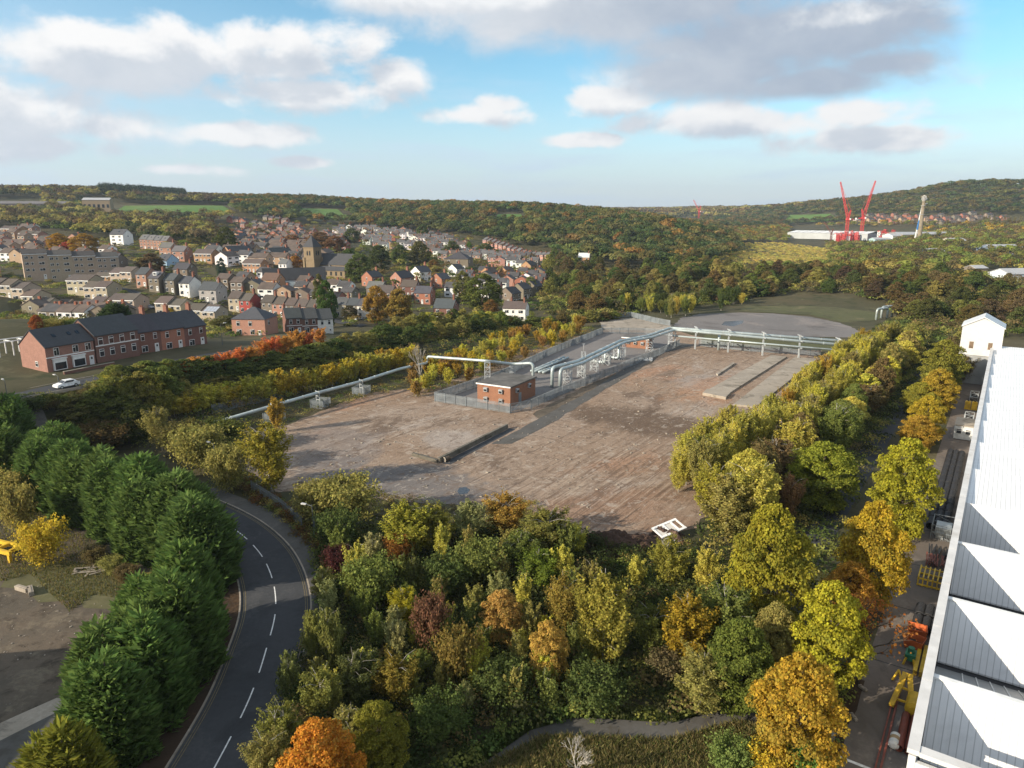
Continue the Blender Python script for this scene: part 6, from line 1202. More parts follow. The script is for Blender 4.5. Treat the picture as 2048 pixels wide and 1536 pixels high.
# ------------------------------------------------------------------ trees: the conifer screen
for k, (x, y, h, w, lab) in enumerate([(-31.6, 48.5, 8.5, 5.8, 'dense dark green conifer nearest the bottom of the picture'), (-31.2, 53.5, 9.6, 6.2, 'dense green conifer behind the front one, beside the road litter strip'), (-34.0, 52.5, 9.0, 6.0, 'dense green conifer on the yard side of the front clump'), (-31.4, 59, 10.0, 6.4, 'tall green conifer opposite the lit strip of road'), (-34.8, 60, 9.6, 6.0, 'green conifer on the yard side behind the front clump'),
        (-32.3, 63.4, 10.4, 6.0, 'broad green conifer overhanging the road kerb'), (-36.6, 76, 10.6, 7.2, 'bright green topped conifer at the corner of the bend'), (-41.5, 82.5, 11.0, 7.6, 'tallest conifer overhanging the upper bend of the road'),
        (-46.5, 83.5, 10.2, 6.6, 'conifer with deep shaded face looking onto the yard'), (-49, 88.5, 11.0, 7.0, 'conifer second from the road in the rear row'), (-54, 89.5, 10.2, 6.4, 'conifer in the middle of the rear row'), (-57, 94, 11, 7.2, 'tall conifer behind the middle of the rear row'), (-60.5, 93.5, 9.8, 6.2, 'narrow conifer in the rear row above the yellow bush'), (-64.5, 97.5, 10.6, 7, 'conifer at the left of the sunlit rear row'), (-69, 99, 9.6, 6.6, 'end conifer of the sunlit rear row'),
        (-74, 106, 9.4, 6.8, 'shaded conifer beyond the end of the rear row'), (-80, 107, 9.2, 7, 'shaded conifer second beyond the rear row'), (-86, 110, 9.0, 7, 'shaded conifer near the left frame edge'), (-92, 109, 9.0, 7, 'shaded conifer cut by the left frame edge'), (-76, 113, 8.4, 6.4, 'small shaded conifer behind the shaded four'), (-87, 117, 10.5, 7, 'tall shaded conifer by the upper road at the left'), (-95, 117, 10.5, 7, 'tall shaded conifer cut by the left frame edge below the road'), (-33, 56.2, 8.6, 5, 'lower conifer squeezed between the front clump trees'), (-39, 79.2, 9.6, 5.4, 'conifer wedged between corner and tallest one'), (-44, 83, 9.6, 5.2, 'conifer filling the gap beside the tallest one'), (-51.5, 89, 9.4, 5, 'conifer filling the rear row near its middle'), (-62.5, 95.5, 9.2, 5, 'conifer filling the rear row left of the narrow one'), (-66.8, 98.2, 9, 5, 'conifer filling the left part of sunlit rear row')]):
    tree('conifer', x, y, h*random.uniform(.98, 1.10), w*1.16, CYP, lab, 'conifer screen by the road', pick=k % 4, var=.06)
tree_px('conifer', 150, 1640, 1448, 150, (0.20, 0.20, 0.030), 'yellow-green dwarf conifer at the bottom left corner', var=0, pick=1)
tree_px('conifer', 232, 668, 603, 62, (0.055, 0.085, 0.03), 'dark pointed conifer behind the brick houses', var=0)
tree_px('bush', 90, 1128, 1050, 92, YEL, 'bright yellow bush beside the yellow gantry')
tree_px('bush', 40, 1075, 980, 80, OLV, 'olive scrub bush behind the yellow gantry'); tree_px('bush', 20, 1030, 950, 90, OLV, 'straggly olive bush at the left frame edge under conifers')
for k, (u, v) in enumerate([(225, 1150), (255, 1168), (290, 1185), (190, 1128), (330, 1165)]): tree_px('bush', u, v, v-32, 48, BRN if k % 2 else OLV, f'low brown bramble under the rear conifers, {nth(k+1)} in the strip', 'brambles under the conifers')
# ------------------------------------------------------------------ yellow trees along the yard
Y = 'maples along the yard'
for a in [('maple', 1584, 1555, 1305, 198, (0.42, 0.27, 0.035), 'big orange-yellow maple at the bottom beside the white-lined yard'), ('maple', 1645, 1395, 1158, 165, (0.36, 0.33, 0.03), 'large lemon-green maple left of the thinning red tree'), ('thin', 1716, 1368, 1195, 185, RUST, 'nearly bare tree with a few red leaves over the yard'), ('maple', 1692, 1235, 1120, 108, (0.44, 0.24, 0.04), 'small orange maple behind the thinning tree'),
          ('maple', 1735, 1212, 994, 138, (0.42, 0.30, 0.03), 'round golden maple opposite the galvanised cage'), ('maple', 1796, 1072, 870, 140, (0.33, 0.31, 0.03), 'big yellow-green maple opposite the hose rows'), ('maple', 1832, 900, 828, 84, (0.42, 0.26, 0.04), 'orange maple left of the white cabin'), ('maple', 1848, 880, 788, 80, (0.42, 0.31, 0.035), 'golden maple behind the orange one by the cabin'), ('maple', 1870, 828, 734, 80, (0.40, 0.28, 0.04), 'gold and brown maple between cabin and tower'), ('maple', 1880, 785, 676, 92, (0.24, 0.22, 0.04), 'olive maple in front of the gabled tower'), ('birch', 1925, 765, 700, 50, BRN, 'small brown tree at the foot of the gabled tower'),
          ('maple', 1836, 830, 762, 76, (0.30, 0.27, 0.04), 'shaded green maple behind the golden ones by the cabin')]:
    tree_px(*a, Y, var=.04)
# birches between the scraped ground and the old track
g = 'birch belt right of the scraped ground'
r_ = random.Random(31); n = 0
for (t0, key, hh, ww, lab, cols, s0, s1, stp) in [(-38.5, 'birch', 8.8, 4.6, '{c} birch in the outer line along the scraped ground, {} such from near end', [YGR, LIME, (0.40, 0.36, 0.07), (0.36, 0.33, 0.07), GOLD], 100, 240, 3.5), (-32.5, 'birch', 9.8, 5.2, '{c} birch in the middle line of right belt, {} such from near end', [YGR, LIME, YGR, (0.36, 0.31, 0.06), OLV], 98, 250, 4.2), (-25.5, 'broad', 9.2, 7.4, '{c} tree in the inner line beside old track, {} such from near end', [OLV, YGR, YGR, LIME, GRN, BRN], 88, 262, 6.0)]:
    for k, s in enumerate(np.arange(s0, s1, stp)):
        C_ = r_.choice(cols); x, y = st(s+r_.uniform(-1.2, 1.2), t0+r_.uniform(-1.4, 1.4)+(0 if s < 130 else 4.0)); f = r_.uniform(.8, 1.22)
        tree(key if not (key == 'broad' and s < 170) else r_.choice(['maple', 'birch']), x, y, hh*f, ww*r_.uniform(.85, 1.2), C_, lab_(lab, C_), g)
for k, s in enumerate(np.arange(176, 262, 7.5)): C_ = r_.choice([OLV, GRN, BRN, YGR]); tree('broad', *st(s, -10+r_.uniform(-1.5, 1.5)), r_.uniform(7, 9), 7, C_, lab_('{c} tree between old track and yard maples, {} such from near end', C_), g)
for a in [('maple', 1640, 1015, 880, 150, (0.25, 0.27, 0.035), 'big light green tree in the right belt opposite the hose rows'), ('birch', 1575, 1045, 935, 60, (0.30, 0.17, 0.08), 'pinkish brown thin birch in the right belt'), ('birch', 1500, 1075, 900, 110, YGR, 'tall sunlit birch at the inner bend of the right belt'), ('birch', 1425, 1060, 905, 95, (0.35, 0.32, 0.045), 'yellow birch overhanging the scraped ground'), ('maple', 1530, 1260, 1000, 170, (0.30, 0.265, 0.03), 'large mustard tree in front of the right belt'), ('birch', 1450, 1330, 1150, 130, GRN, 'deep green tree left of the mustard tree')]: tree_px(*a, g, var=.05)
# ------------------------------------------------------------------ the thicket in the foreground
G = 'trees of the foreground thicket'
for a in [('maple', 1003, 1290, 1178, 105, (0.44, 0.27, 0.075), 'round orange oak alone in the dark thicket'), ('maple', 1096, 1372, 1238, 92, (0.50, 0.33, 0.075), 'pointed orange oak below and right of the round one'), ('birch', 1125, 1285, 1128, 78, (0.30, 0.22, 0.05), 'brownish birch left of the multi-stemmed birch'), ('birch', 1205, 1345, 1112, 135, (0.29, 0.26, 0.05), 'large multi-stemmed birch with white trunks in the middle of the thicket'), ('birch', 1335, 1185, 1058, 85, (0.28, 0.26, 0.05), 'birch growing below the white panel'), ('sapling', 1270, 1190, 1100, 46, YGR, 'slender birch left of the white panel'),
          ('birch', 1368, 1345, 1165, 130, (0.34, 0.24, 0.03), 'bronze yellow tree right of the multi-stemmed birch'), ('birch', 1012, 1085, 972, 100, (0.38, 0.235, 0.05), 'golden brown birch at the edge of the scraped ground'), ('birch', 940, 1100, 985, 72, PALE, 'pale green birch left of the golden brown one'), ('birch', 1090, 1125, 1003, 115, (0.24, 0.215, 0.055), 'broad olive birch right of the golden brown one'), ('birch', 1148, 1120, 1035, 58, LIME, 'small light green birch beside the dark heap'), ('birch', 1078, 1190, 1085, 115, (0.16, 0.20, 0.03), 'fresh green tree below the olive birch'),
          ('birch', 815, 1130, 985, 110, (0.34, 0.31, 0.05), 'yellow-green birch with spreading crown right of the lamp post'), ('birch', 870, 1115, 995, 95, (0.27, 0.24, 0.05), 'olive-yellow birch joined to the spreading one'), ('bush', 797, 1145, 1078, 64, (0.26, 0.115, 0.03), 'rust brown bush under the spreading birch'), ('bush', 700, 1050, 965, 130, OLV, 'wide olive willow scrub behind the roadside fence'), ('bush', 640, 1050, 972, 100, OLV, 'olive scrub at the end of the roadside fence'), ('bush', 676, 1112, 1030, 96, DGR, 'rounded dark green bush beside the lamp post'), ('bush', 676, 1152, 1100, 58, PUR, 'dark purple bush below the lamp post'),
          ('birch', 812, 1265, 1162, 72, (0.36, 0.31, 0.03), 'bright yellow young tree in the dark thicket'), ('sapling', 790, 1320, 1228, 46, PALE, 'pale grey-green sapling below the yellow young tree'), ('bush', 866, 1315, 1205, 78, (0.19, 0.095, 0.055), 'dark red shrub right of the pale sapling'), ('bush', 915, 1385, 1268, 92, (0.20, 0.145, 0.04), 'bronze brown shrub left of the pointed orange oak'), ('birch', 795, 1420, 1295, 105, (0.24, 0.18, 0.035), 'orange-green tree in the lower thicket'), ('maple', 760, 1560, 1400, 130, (0.21, 0.20, 0.03), 'yellow-green tree right of the orange-red one at the bottom'),
          ('birch', 630, 1340, 1200, 52, (0.24, 0.24, 0.06), 'feathery roadside birch, left of the pair'), ('sapling', 662, 1360, 1195, 50, (0.22, 0.22, 0.06), 'slim roadside birch with visible stem, right of the pair'), ('sapling', 580, 1410, 1290, 55, (0.18, 0.19, 0.06), 'leaning sapling at the edge of the road'), ('birch', 648, 1460, 1325, 92, (0.22, 0.22, 0.05), 'green-yellow roadside birch in front of the pair'), ('birch', 565, 1520, 1395, 95, (0.24, 0.235, 0.05), 'olive roadside birch overhanging the kerb'), ('birch', 700, 1530, 1405, 100, OLV, 'olive tree behind the orange-red one at the bottom'), ('maple', 648, 1640, 1438, 175, (0.54, 0.235, 0.035), 'bright orange-red maple at the bottom edge of the picture'), ('birch', 540, 1590, 1450, 95, OLV, 'olive birch at the bottom edge beside the road'),
          ('birch', 540, 985, 826, 122, (0.30, 0.255, 0.04), 'big yellow weeping birch where the footway meets the scraped ground'), ('bush', 460, 985, 900, 80, OLV, 'olive scrub left of the weeping birch'), ('bush', 400, 945, 860, 110, OLV, 'green scrub beside the dark street lamp'), ('bush', 440, 900, 845, 110, (0.11, 0.12, 0.03), 'dull green scrub under the low pipeline'), ('sapling', 556, 865, 785, 40, GOLD, 'thin gold sapling beside the small palisade cage'),
          ('maple', 1470, 1420, 1235, 150, (0.15, 0.18, 0.035), 'large green tree between bronze tree and lemon-green maple'), ('maple', 1540, 1370, 1200, 120, OLV, 'olive tree left of the lemon-green maple'), ('birch', 1400, 1430, 1290, 130, OLV, 'olive tree above the footpath, below the bronze one'), ('birch', 1300, 1330, 1190, 90, (0.16, 0.17, 0.04), 'dull green birch between multi-stemmed birch and bronze tree'), ('birch', 1040, 1150, 1050, 90, GRN, 'green tree below the golden brown birch'), ('bush', 960, 1180, 1095, 110, GRN, 'wide green shrub in the upper thicket'), ('bush', 890, 1200, 1120, 100, DGR, 'dark shrub right of the rust brown bush'), ('bush', 740, 1230, 1130, 110, GRN, 'green shrub left of the bright yellow young tree'), ('birch', 720, 1420, 1290, 100, (0.11, 0.12, 0.04), 'dark green tree behind the roadside birches'), ('bush', 1010, 1420, 1340, 120, DGR, 'dark shrub below the round orange oak'), ('bush', 1190, 1430, 1350, 120, DGR, 'dark shrub at the foot of the multi-stemmed birch'), ('bush', 880, 1480, 1400, 120, DGR, 'dark shrub in the lowest part of the thicket'), ('bush', 750, 1180, 1120, 70, DGR, 'small dark shrub right of the purple bush'), ('birch', 1410, 1200, 1080, 70, YGR, 'yellow-green birch right of the white panel'), ('bush', 980, 1290, 1230, 90, DGR, 'dark shrub left of the round orange oak'), ('sapling', 1060, 1290, 1190, 50, OLV, 'slim olive sapling between the two orange oaks'),
          ('bush', 1535, 1560, 1498, 95, YEL, 'yellow shrub below the big orange-yellow maple'), ('bush', 1620, 1570, 1505, 100, (0.14, 0.24, 0.05), 'green shrub by the mesh fence at the bottom'), ('bush', 1460, 1550, 1490, 100, (0.17, 0.22, 0.06), 'olive shrub beyond the footpath end'), ('bush', 1430, 1395, 1340, 90, OLV, 'olive shrub above the footpath'), ('bush', 1330, 1370, 1310, 80, (0.15, 0.12, 0.06), 'wispy brown shrub under the bronze tree'), ('bare', 1152, 1570, 1478, 95, BRN, 'leafless tan twiggy shrub beside the footpath'), ('bare', 842, 775, 685, 52, BRN, 'white-stemmed bare tree beside the pipe riser')]:
    tree_px(*a, G, var=.05)
rt = random.Random(91); ext = []
for _ in range(600):
    u, v = rt.uniform(640, 1560), rt.uniform(1130, 1440)
    if inpoly(np.array([u]), np.array([v]), [(650, 1110), (900, 1100), (1180, 1120), (1400, 1130), (1560, 1220), (1540, 1390), (1350, 1420), (1150, 1410), (1000, 1470), (700, 1500), (600, 1380)])[0] and all(math.hypot(u-a, (v-b)*1.6) > 46 for a, b in ext): ext.append((u, v))
for u, v in sorted(ext)[:64]:
    C_ = rt.choice([YGR, OLV, GRN, OLV, PALE, (0.14, 0.15, 0.045), GRN, LIME]); tree_px('sapling', u, v, v-rt.uniform(62, 112), rt.uniform(38, 60), C_, lab_('slim {c} birch among the thicket shrubs, {} such from left', C_), G, var=.08)
# the tangle between them: uncountable brambles
def thicket(name, label, poly, spacing, h, w, cols, wts, nq, size, seed, holes=(), dmin=35, dmax=160):
    P = scatter(poly, spacing, dmin, dmax, holes, seed); n = len(P); r = np.random.default_rng(seed); f = 0.55+0.9*((np.sin(P[:, 0]*.35+1)*np.sin(P[:, 1]*.28)+1)/2)
    P = P.copy(); P[:, 2] -= 0.25*h*f; return mass(name, label, P, h*f*r.uniform(.6, 1.3, n), w*r.uniform(.7, 1.4, n), mixcols(n, cols, wts, seed), nq, size, seed)
POLY_T = [(640, 1075), (760, 1060), (900, 1060), (1060, 1060), (1180, 1100), (1280, 1110), (1380, 1090), (1400, 1200), (1560, 1200), (1560, 1400), (1480, 1402), (1350, 1440), (1150, 1432), (1060, 1455), (920, 1560), (640, 1640), (500, 1640), (590, 1360), (640, 1225)]
thicket('bramble_undergrowth', 'dark tangled bramble undergrowth filling the foreground thicket', POLY_T, 1.15, 2.6, 2.9, [DGR, GRN, OLV, (0.075, 0.08, 0.03), BRN, (0.045, 0.06, 0.02)], [4, 3, 2, 3, 1, 4], 150, .62, 11)
thicket('roadside_bracken', 'low brown and green bracken between footway and palisade fence', [(420, 945), (470, 940), (560, 1000), (640, 1060), (655, 1130), (700, 1190), (660, 1200), (630, 1110), (560, 1040), (480, 985)], .9, 1.2, 1.8, [BRN, GRN, OLV, (0.16, 0.09, 0.035)], [2, 2, 2, 2], 90, .8, 12)
thicket('site_edge_weeds', 'dry weeds along the near edge of the scraped ground', [(590, 965), (760, 985), (900, 1010), (1060, 1000), (1150, 1070), (1060, 1080), (800, 1040), (640, 1030)], 1.2, 1.0, 1.7, [OLV, BRN, PALE], [2, 2, 1], 60, .8, 13)
thicket('belt_undergrowth', 'dark green undergrowth beneath the right birch belt', [(1380, 1120), (1420, 1000), (1560, 830), (1680, 700), (1790, 640), (1880, 650), (1860, 720), (1720, 960), (1640, 1180), (1560, 1330), (1400, 1330)], 2.0, 2.6, 3.8, [DGR, GRN, OLV, (0.05, 0.06, 0.02)], [3, 3, 2, 3], 90, .62, 14, dmax=300)
thicket('yard_hedge', 'green ivy and bramble along the left edge of the yard', [(1600, 1600), (1660, 1520), (1690, 1380), (1745, 1210), (1790, 1110), (1820, 1010), (1780, 1020), (1700, 1200), (1620, 1380), (1500, 1520), (1480, 1600)], 1.2, 1.5, 2.2, [DGR, GRN, OLV], [2, 3, 1], 90, .7, 15)
# long grass
def grass(name, label, poly, n, hgt, col, seed, dmax=90, dmin=30):
    r = np.random.default_rng(seed); us = [p[0] for p in poly]; vs = [p[1] for p in poly]; P = []
    while len(P) < n:
        u, v = r.uniform(min(us), max(us), 4000), r.uniform(min(vs), max(vs), 4000); ok = inpoly(u, v, poly)
        for a, b in zip(u[ok], v[ok]): P.append(at(a, b))
    P = np.array(P[:n]); z = Z(P[:, 0], P[:, 1]); base = np.c_[P, z]; h = hgt*r.uniform(.5, 1.4, n); d = r.normal(size=(n, 2))*.25*h[:, None]; a = r.uniform(0, 6.28, n); wv = np.stack([np.cos(a), np.sin(a), 0*a], 1)*.035
    top = base+np.c_[d, h]; mid = base+np.c_[d*.35, h*.6]; V = np.stack([base-wv, base+wv, mid+wv*.8, top], 1)
    return tag(link(name, quads_mesh(name, V, MAT['leaf_mass'], tint=mixcols(n, [col, tuple(c*.7 for c in col), (0.09, .11, .03)], [3, 2, 2], seed), clump=np.zeros(n))), label, 'grass', kind='stuff')
grass('long_grass', 'long tan and green grass beside the footpath', [(930, 1560), (1090, 1480), (1330, 1490), (1480, 1450), (1560, 1480), (1600, 1600), (900, 1600)], 60000, .75, (0.26, 0.22, 0.09), 41)
grass('path_verge_grass', 'short green grass above the footpath', [(920, 1510), (1070, 1440), (1150, 1418), (1350, 1425), (1480, 1385), (1500, 1400), (1350, 1445), (1150, 1436), (1060, 1462), (920, 1560)], 26000, .4, (0.09, 0.12, 0.035), 42)
grass('yard_weeds', 'sparse weedy grass on the left yard', [(-20, 960), (80, 930), (150, 1060), (310, 1165), (250, 1200), (190, 1190), (140, 1225), (60, 1150), (0, 1165)], 14000, .3, (0.20, 0.17, 0.06), 43, 130)
# ------------------------------------------------------------------ belts left of the scraped ground
r_ = random.Random(51)
def world_row(key, P0, P1, n, h, w, cols, lab, group, jit=1.4, hv=.2, wv=.2):
    for k in range(n):
        C_ = r_.choice(cols); f = (k+.5)/n; x = P0[0]+(P1[0]-P0[0])*f+r_.uniform(-jit, jit); y = P0[1]+(P1[1]-P0[1])*f+r_.uniform(-jit, jit)
        tree(key, x, y, h*r_.uniform(1-hv, 1+hv), w*r_.uniform(1-wv, 1+wv), C_, lab_(lab, C_), group)
def bank_row(key, u0, u1, n, base, top, wid, cols, lab, group, db=0, dt=0):
    for k in range(n):
        u = u0+(u1-u0)*(k+.5)/n+r_.uniform(-.35, .35)*(u1-u0)/n; b = np.interp(u, *zip(*base))+db; t = np.interp(u, *zip(*top))+dt+r_.uniform(-9, 7); C_ = r_.choice(cols)
        tree_px(key, u, b, min(t, b-18), wid*r_.uniform(.8, 1.25)*(1.25-0.45*(u-u0)/(u1-u0)), C_, lab_(lab, C_), group)
BB = [(320, 836), (400, 824), (470, 812), (560, 797), (700, 766), (820, 737)]; BT = [(320, 796), (400, 768), (470, 764), (560, 742), (620, 744), (700, 714), (760, 704), (830, 688)]
DB_ = [(200, 838), (320, 806), (400, 794), (560, 766), (700, 735), (820, 706), (1000, 668)]; DT = [(200, 757), (300, 731), (360, 724), (420, 720), (500, 720), (560, 712), (640, 694), (700, 672), (760, 660), (800, 652), (860, 655), (950, 642), (1010, 634)]
bank_row('sapling', 322, 832, 36, BB, BT, 42, [YEL, LIME, (0.48, 0.42, 0.07), (0.50, 0.38, 0.05), YGR], '{c} young birch in the front row behind low pipeline, {} such from left', 'birch row behind the low pipeline', 0, -5)
bank_row('sapling', 330, 836, 26, BB, BT, 38, [YGR, LIME, GOLD, OLV], '{c} young birch in the second row behind low pipeline, {} such from left', 'birch row behind the low pipeline', -8, -6)
bank_row('broad', 215, 1000, 30, DB_, DT, 64, [GRN, DGR, OLV, OLV, GRN], '{c} tree on the lower bank behind birch row, {} such from left', 'dark trees on the bank', -18, 26)
bank_row('broad', 205, 1000, 32, DB_, DT, 62, [GRN, DGR, OLV], '{c} tree on the upper bank below the houses, {} such from left', 'dark trees on the bank', -28, -5)
world_row('broad', (-42, 222), (-8, 268), 13, 7.6, 8, [GRN, DGR, OLV, YGR], '{c} tree on the bank left of golden birches, {} such from left', 'dark trees on the bank')
world_row('broad', (-34, 216), (-2, 262), 11, 6.6, 7, [GRN, DGR, OLV], '{c} lower tree beside the golden birches, {} such from left', 'dark trees on the bank')
world_row('broad', (-2, 266), (44, 292), 12, 4.6, 6.5, [GRN, OLV, DGR, (0.14, .11, .04)], '{c} tree below the white rendered house, {} such from left', 'dark trees on the bank', 2.5)
bank_row('bush', 55, 340, 13, [(55, 826), (150, 808), (340, 768)], [(55, 800), (150, 785), (200, 765), (340, 738)], 50, [GRN, OLV, BRN, DGR], '{c} roadside shrub below the white hatchback road, {} such from left', 'roadside shrubs on the bank top')
CH = [(360, 722), (420, 704), (480, 694), (540, 676), (590, 660), (650, 652)]
for k, u in enumerate(np.linspace(368, 640, 13)):
    C_ = r_.choice([(0.62, 0.20, 0.06), (0.62, 0.24, 0.065), (0.56, 0.17, 0.06), (0.58, 0.28, 0.07)]); t = np.interp(u, *zip(*CH))+r_.uniform(-5, 5); tree_px('sapling', u, t+46, t, 44*r_.uniform(.85, 1.2), C_, lab_('{c} cherry in the hedge below dark terrace, {} such from left', C_), 'orange cherry hedge')
for a in [('broad', 235, 838, 752, 84, (0.18, 0.19, 0.05), 'green bank tree in front of the tall brick house'), ('broad', 288, 832, 740, 84, (0.22, 0.20, 0.05), 'olive bank tree in front of the dark terrace'), ('broad', 335, 815, 730, 74, GRN, 'green bank tree just left of the orange cherries'), ('broad', 232, 786, 728, 76, (0.20, 0.205, 0.05), 'rounded green tree at the roadside hiding the tall brick house front'), ('broad', 286, 776, 722, 72, OLV, 'rounded olive tree at the roadside below the dark terrace'), ('birch', 338, 766, 718, 56, YGR, 'yellow-green roadside birch left of the orange cherries'), ('broad', 190, 856, 778, 80, (0.15, 0.16, 0.05), 'dull bank tree below the white hatchback'), ('birch', 255, 830, 740, 70, (0.20, 0.20, 0.04), 'olive birch beside the upper road, left of the dark bank'), ('birch', 230, 800, 738, 60, YGR, 'light green birch at the road end of the bank'), ('broad', 312, 835, 745, 80, (0.24, 0.21, 0.04), 'yellowish tree at the left end of the dark bank'), ('broad', 215, 860, 770, 110, (0.12, 0.13, 0.03), 'green tree below the white car'), ('broad', 260, 885, 790, 120, (0.10, 0.11, 0.03), 'dull green tree left of the low pipeline'), ('broad', 160, 850, 790, 100, (0.14, 0.13, 0.04), 'olive tree under the upper road'), ('birch', 320, 900, 800, 70, OLV, 'thin olive birch at the start of the low pipeline'), ('bush', 200, 905, 850, 110, (0.13, 0.09, 0.035), 'brown scrub behind the conifer screen'), ('bush', 370, 915, 850, 100, (0.12, 0.10, 0.035), 'brown-green scrub at the start of the low pipeline')]: tree_px(*a, 'trees at the road end of the bank', var=.06)
# golden birches round the compound
gp_ = [(812, 790), (862, 800), (900, 780), (1000, 740), (1100, 700), (1195, 662), (1150, 650), (1060, 668), (960, 700), (880, 735), (830, 755)]
Pg = []
for _ in range(4000):
    u, v = r_.uniform(800, 1200), r_.uniform(645, 805)
    if inpoly(np.array([u]), np.array([v]), gp_)[0]:
        x, y = at(u, v)
        if all(math.hypot(x-a, y-b) > 2.7 for a, b, _ in Pg): Pg.append((x, y, u))
    if len(Pg) >= 62: break
for k, (x, y, u) in enumerate(sorted(Pg, key=lambda q: q[2])): C_ = r_.choice([GOLD, YEL, (0.40, 0.24, 0.06), (0.36, 0.22, 0.07), LIME, YGR]); tree('sapling', x, y, r_.uniform(4.2, 6.0), r_.uniform(3.0, 4.0), C_, lab_('{c} young birch in the thicket behind pump house compound, {} such from left', C_), 'golden birches behind the compound')
thicket('birch_floor', 'low tawny scrub under the golden birches', gp_, 2.2, 1.6, 2.8, [GOLD, OLV, BRN, GRN], [2, 3, 2, 2], 60, .6, 61, dmin=100, dmax=330)
thicket('bank_undergrowth', 'dark scrub covering the bank under the trees', [(180, 880), (240, 800), (330, 770), (560, 740), (800, 650), (1000, 640), (1100, 655), (870, 735), (790, 742), (700, 770), (560, 812), (380, 860), (300, 900)], 3.0, 3.2, 4.6, [DGR, GRN, OLV, BRN], [3, 3, 2, 1], 70, .6, 62, dmin=90, dmax=330)
thicket('pipe_weeds', 'rough weeds beneath the low pipeline', [(370, 872), (545, 825), (800, 750), (860, 760), (730, 800), (560, 850), (420, 900)], 1.8, 1.3, 2.4, [OLV, BRN, DGR], [2, 2, 2], 50, .7, 63, dmin=90, dmax=330)
# ------------------------------------------------------------------ trees in the town
for a in [('broad', 655, 655, 558, 48, (0.07, 0.12, 0.03), 'tall narrow green tree beside the short slate terrace'), ('broad', 755, 645, 568, 58, (0.34, 0.20, 0.04), 'tall golden tree in the town, left of the pair'), ('broad', 800, 648, 575, 62, (0.28, 0.19, 0.045), 'tall brown-gold tree in the town, right of the pair'), ('broad', 965, 620, 545, 85, (0.13, 0.145, 0.035), 'big round olive tree above the white rendered house'), ('broad', 925, 605, 540, 46, (0.16, 0.16, 0.05), 'thin olive tree left of the big round one'), ('broad', 982, 628, 598, 34, (0.26, 0.145, 0.05), 'small brown tree between round olive tree and white house'),
          ('broad', 592, 545, 510, 40, (0.38, 0.17, 0.03), 'orange tree against the church tower'), ('broad', 700, 555, 495, 45, (0.08, 0.12, 0.03), 'green tree right of the church nave'), ('broad', 720, 565, 505, 60, DGR, 'dark tree right of the church'), ('broad', 760, 540, 488, 50, (0.07, 0.085, 0.03), 'tall dark tree behind the red gable'), ('broad', 800, 530, 488, 40, DGR, 'dark tree behind the salmon gable'), ('broad', 840, 530, 480, 50, (0.13, 0.12, 0.04), 'tall brown-green tree behind the white gable'), ('broad', 905, 515, 480, 40, (0.11, 0.13, 0.035), 'light green tree left of the pyramid roof'), ('broad', 868, 545, 518, 30, (0.2, 0.12, 0.045), 'brown tree behind the plain red gable'),
          ('broad', 455, 510, 452, 50, (0.085, 0.10, 0.03), 'large dark green tree among the tan semis'), ('broad', 445, 560, 515, 24, (0.07, 0.10, 0.08), 'blue-green conifer-like tree beside the stone house'), ('maple', 120, 505, 465, 52, (0.42, 0.25, 0.03), 'yellow tree left of the red one above the flats'), ('maple', 140, 510, 482, 44, (0.42, 0.07, 0.035), 'bright red tree above the flats'), ('maple', 172, 512, 465, 66, (0.36, 0.21, 0.04), 'large golden tree right of the red one above the flats'), ('maple', 340, 637, 615, 26, YEL, 'small yellow tree in front of the cream pair'), ('maple', 75, 665, 628, 30, (0.36, 0.12, 0.04), 'small orange tree beside the white pergola'), ('bush', 110, 665, 640, 60, OLV, 'garden hedge bush behind the bay-windowed house, left'), ('bush', 155, 668, 640, 60, DGR, 'garden hedge bush behind the bay-windowed house, right'),
          ('broad', 305, 545, 505, 60, (0.14, 0.09, 0.045), 'brown tree between flats and blue house'), ('broad', 520, 478, 455, 40, BRN, 'brown tree on the hillside above the tan semis'), ('broad', 585, 492, 468, 44, (0.24, 0.12, 0.045), 'rusty round tree behind the church tower'), ('broad', 640, 500, 462, 60, (0.22, 0.125, 0.055), 'wide russet tree above the church roof'), ('broad', 670, 505, 470, 46, (0.19, 0.10, 0.05), 'dark russet tree right of the church spire'), ('broad', 705, 485, 455, 40, (0.1, 0.12, 0.04), 'green tree on the hillside left of the pale estate'), ('broad', 640, 620, 545, 30, (0.15, 0.14, 0.05), 'thin tree in front of the church hall'), ('broad', 250, 605, 580, 36, GRN, 'garden tree below the small cream pair'),
          ('broad', 450, 660, 630, 60, (0.15, 0.14, 0.05), 'garden scrub tree beside the solar panels'), ('broad', 700, 640, 610, 36, (0.10, 0.08, 0.04), 'brown leafless-looking tree in front of the white end house'), ('broad', 845, 480, 448, 28, DGR, 'dark green tree in the pale estate'), ('broad', 938, 500, 482, 14, (0.12, 0.2, 0.03), 'small bright green cypress in the pale estate'), ('broad', 970, 512, 485, 40, (0.09, 0.11, 0.035), 'green tree in front of the long brick terrace'), ('broad', 935, 515, 505, 18, (0.40, 0.14, 0.04), 'small orange tree behind the pyramid roof'), ('broad', 1060, 590, 552, 36, GRN, 'tree left of the wood among slate houses')]: tree_px(*a, 'trees in the town', var=.06)
HOLES = [[(150, 640), (160, 680), (0, 700), (0, 640)]]
thicket('garden_shrubs', 'hedges and garden shrubs between the town houses', [(-40, 500), (200, 480), (450, 470), (700, 480), (960, 510), (1090, 540), (1080, 640), (860, 640), (640, 660), (420, 680), (200, 690), (0, 690)], 7.5, 2.6, 5.0, [DGR, GRN, OLV, BRN], [3, 3, 2, 1], 90, .85, 64, dmin=180, dmax=620)
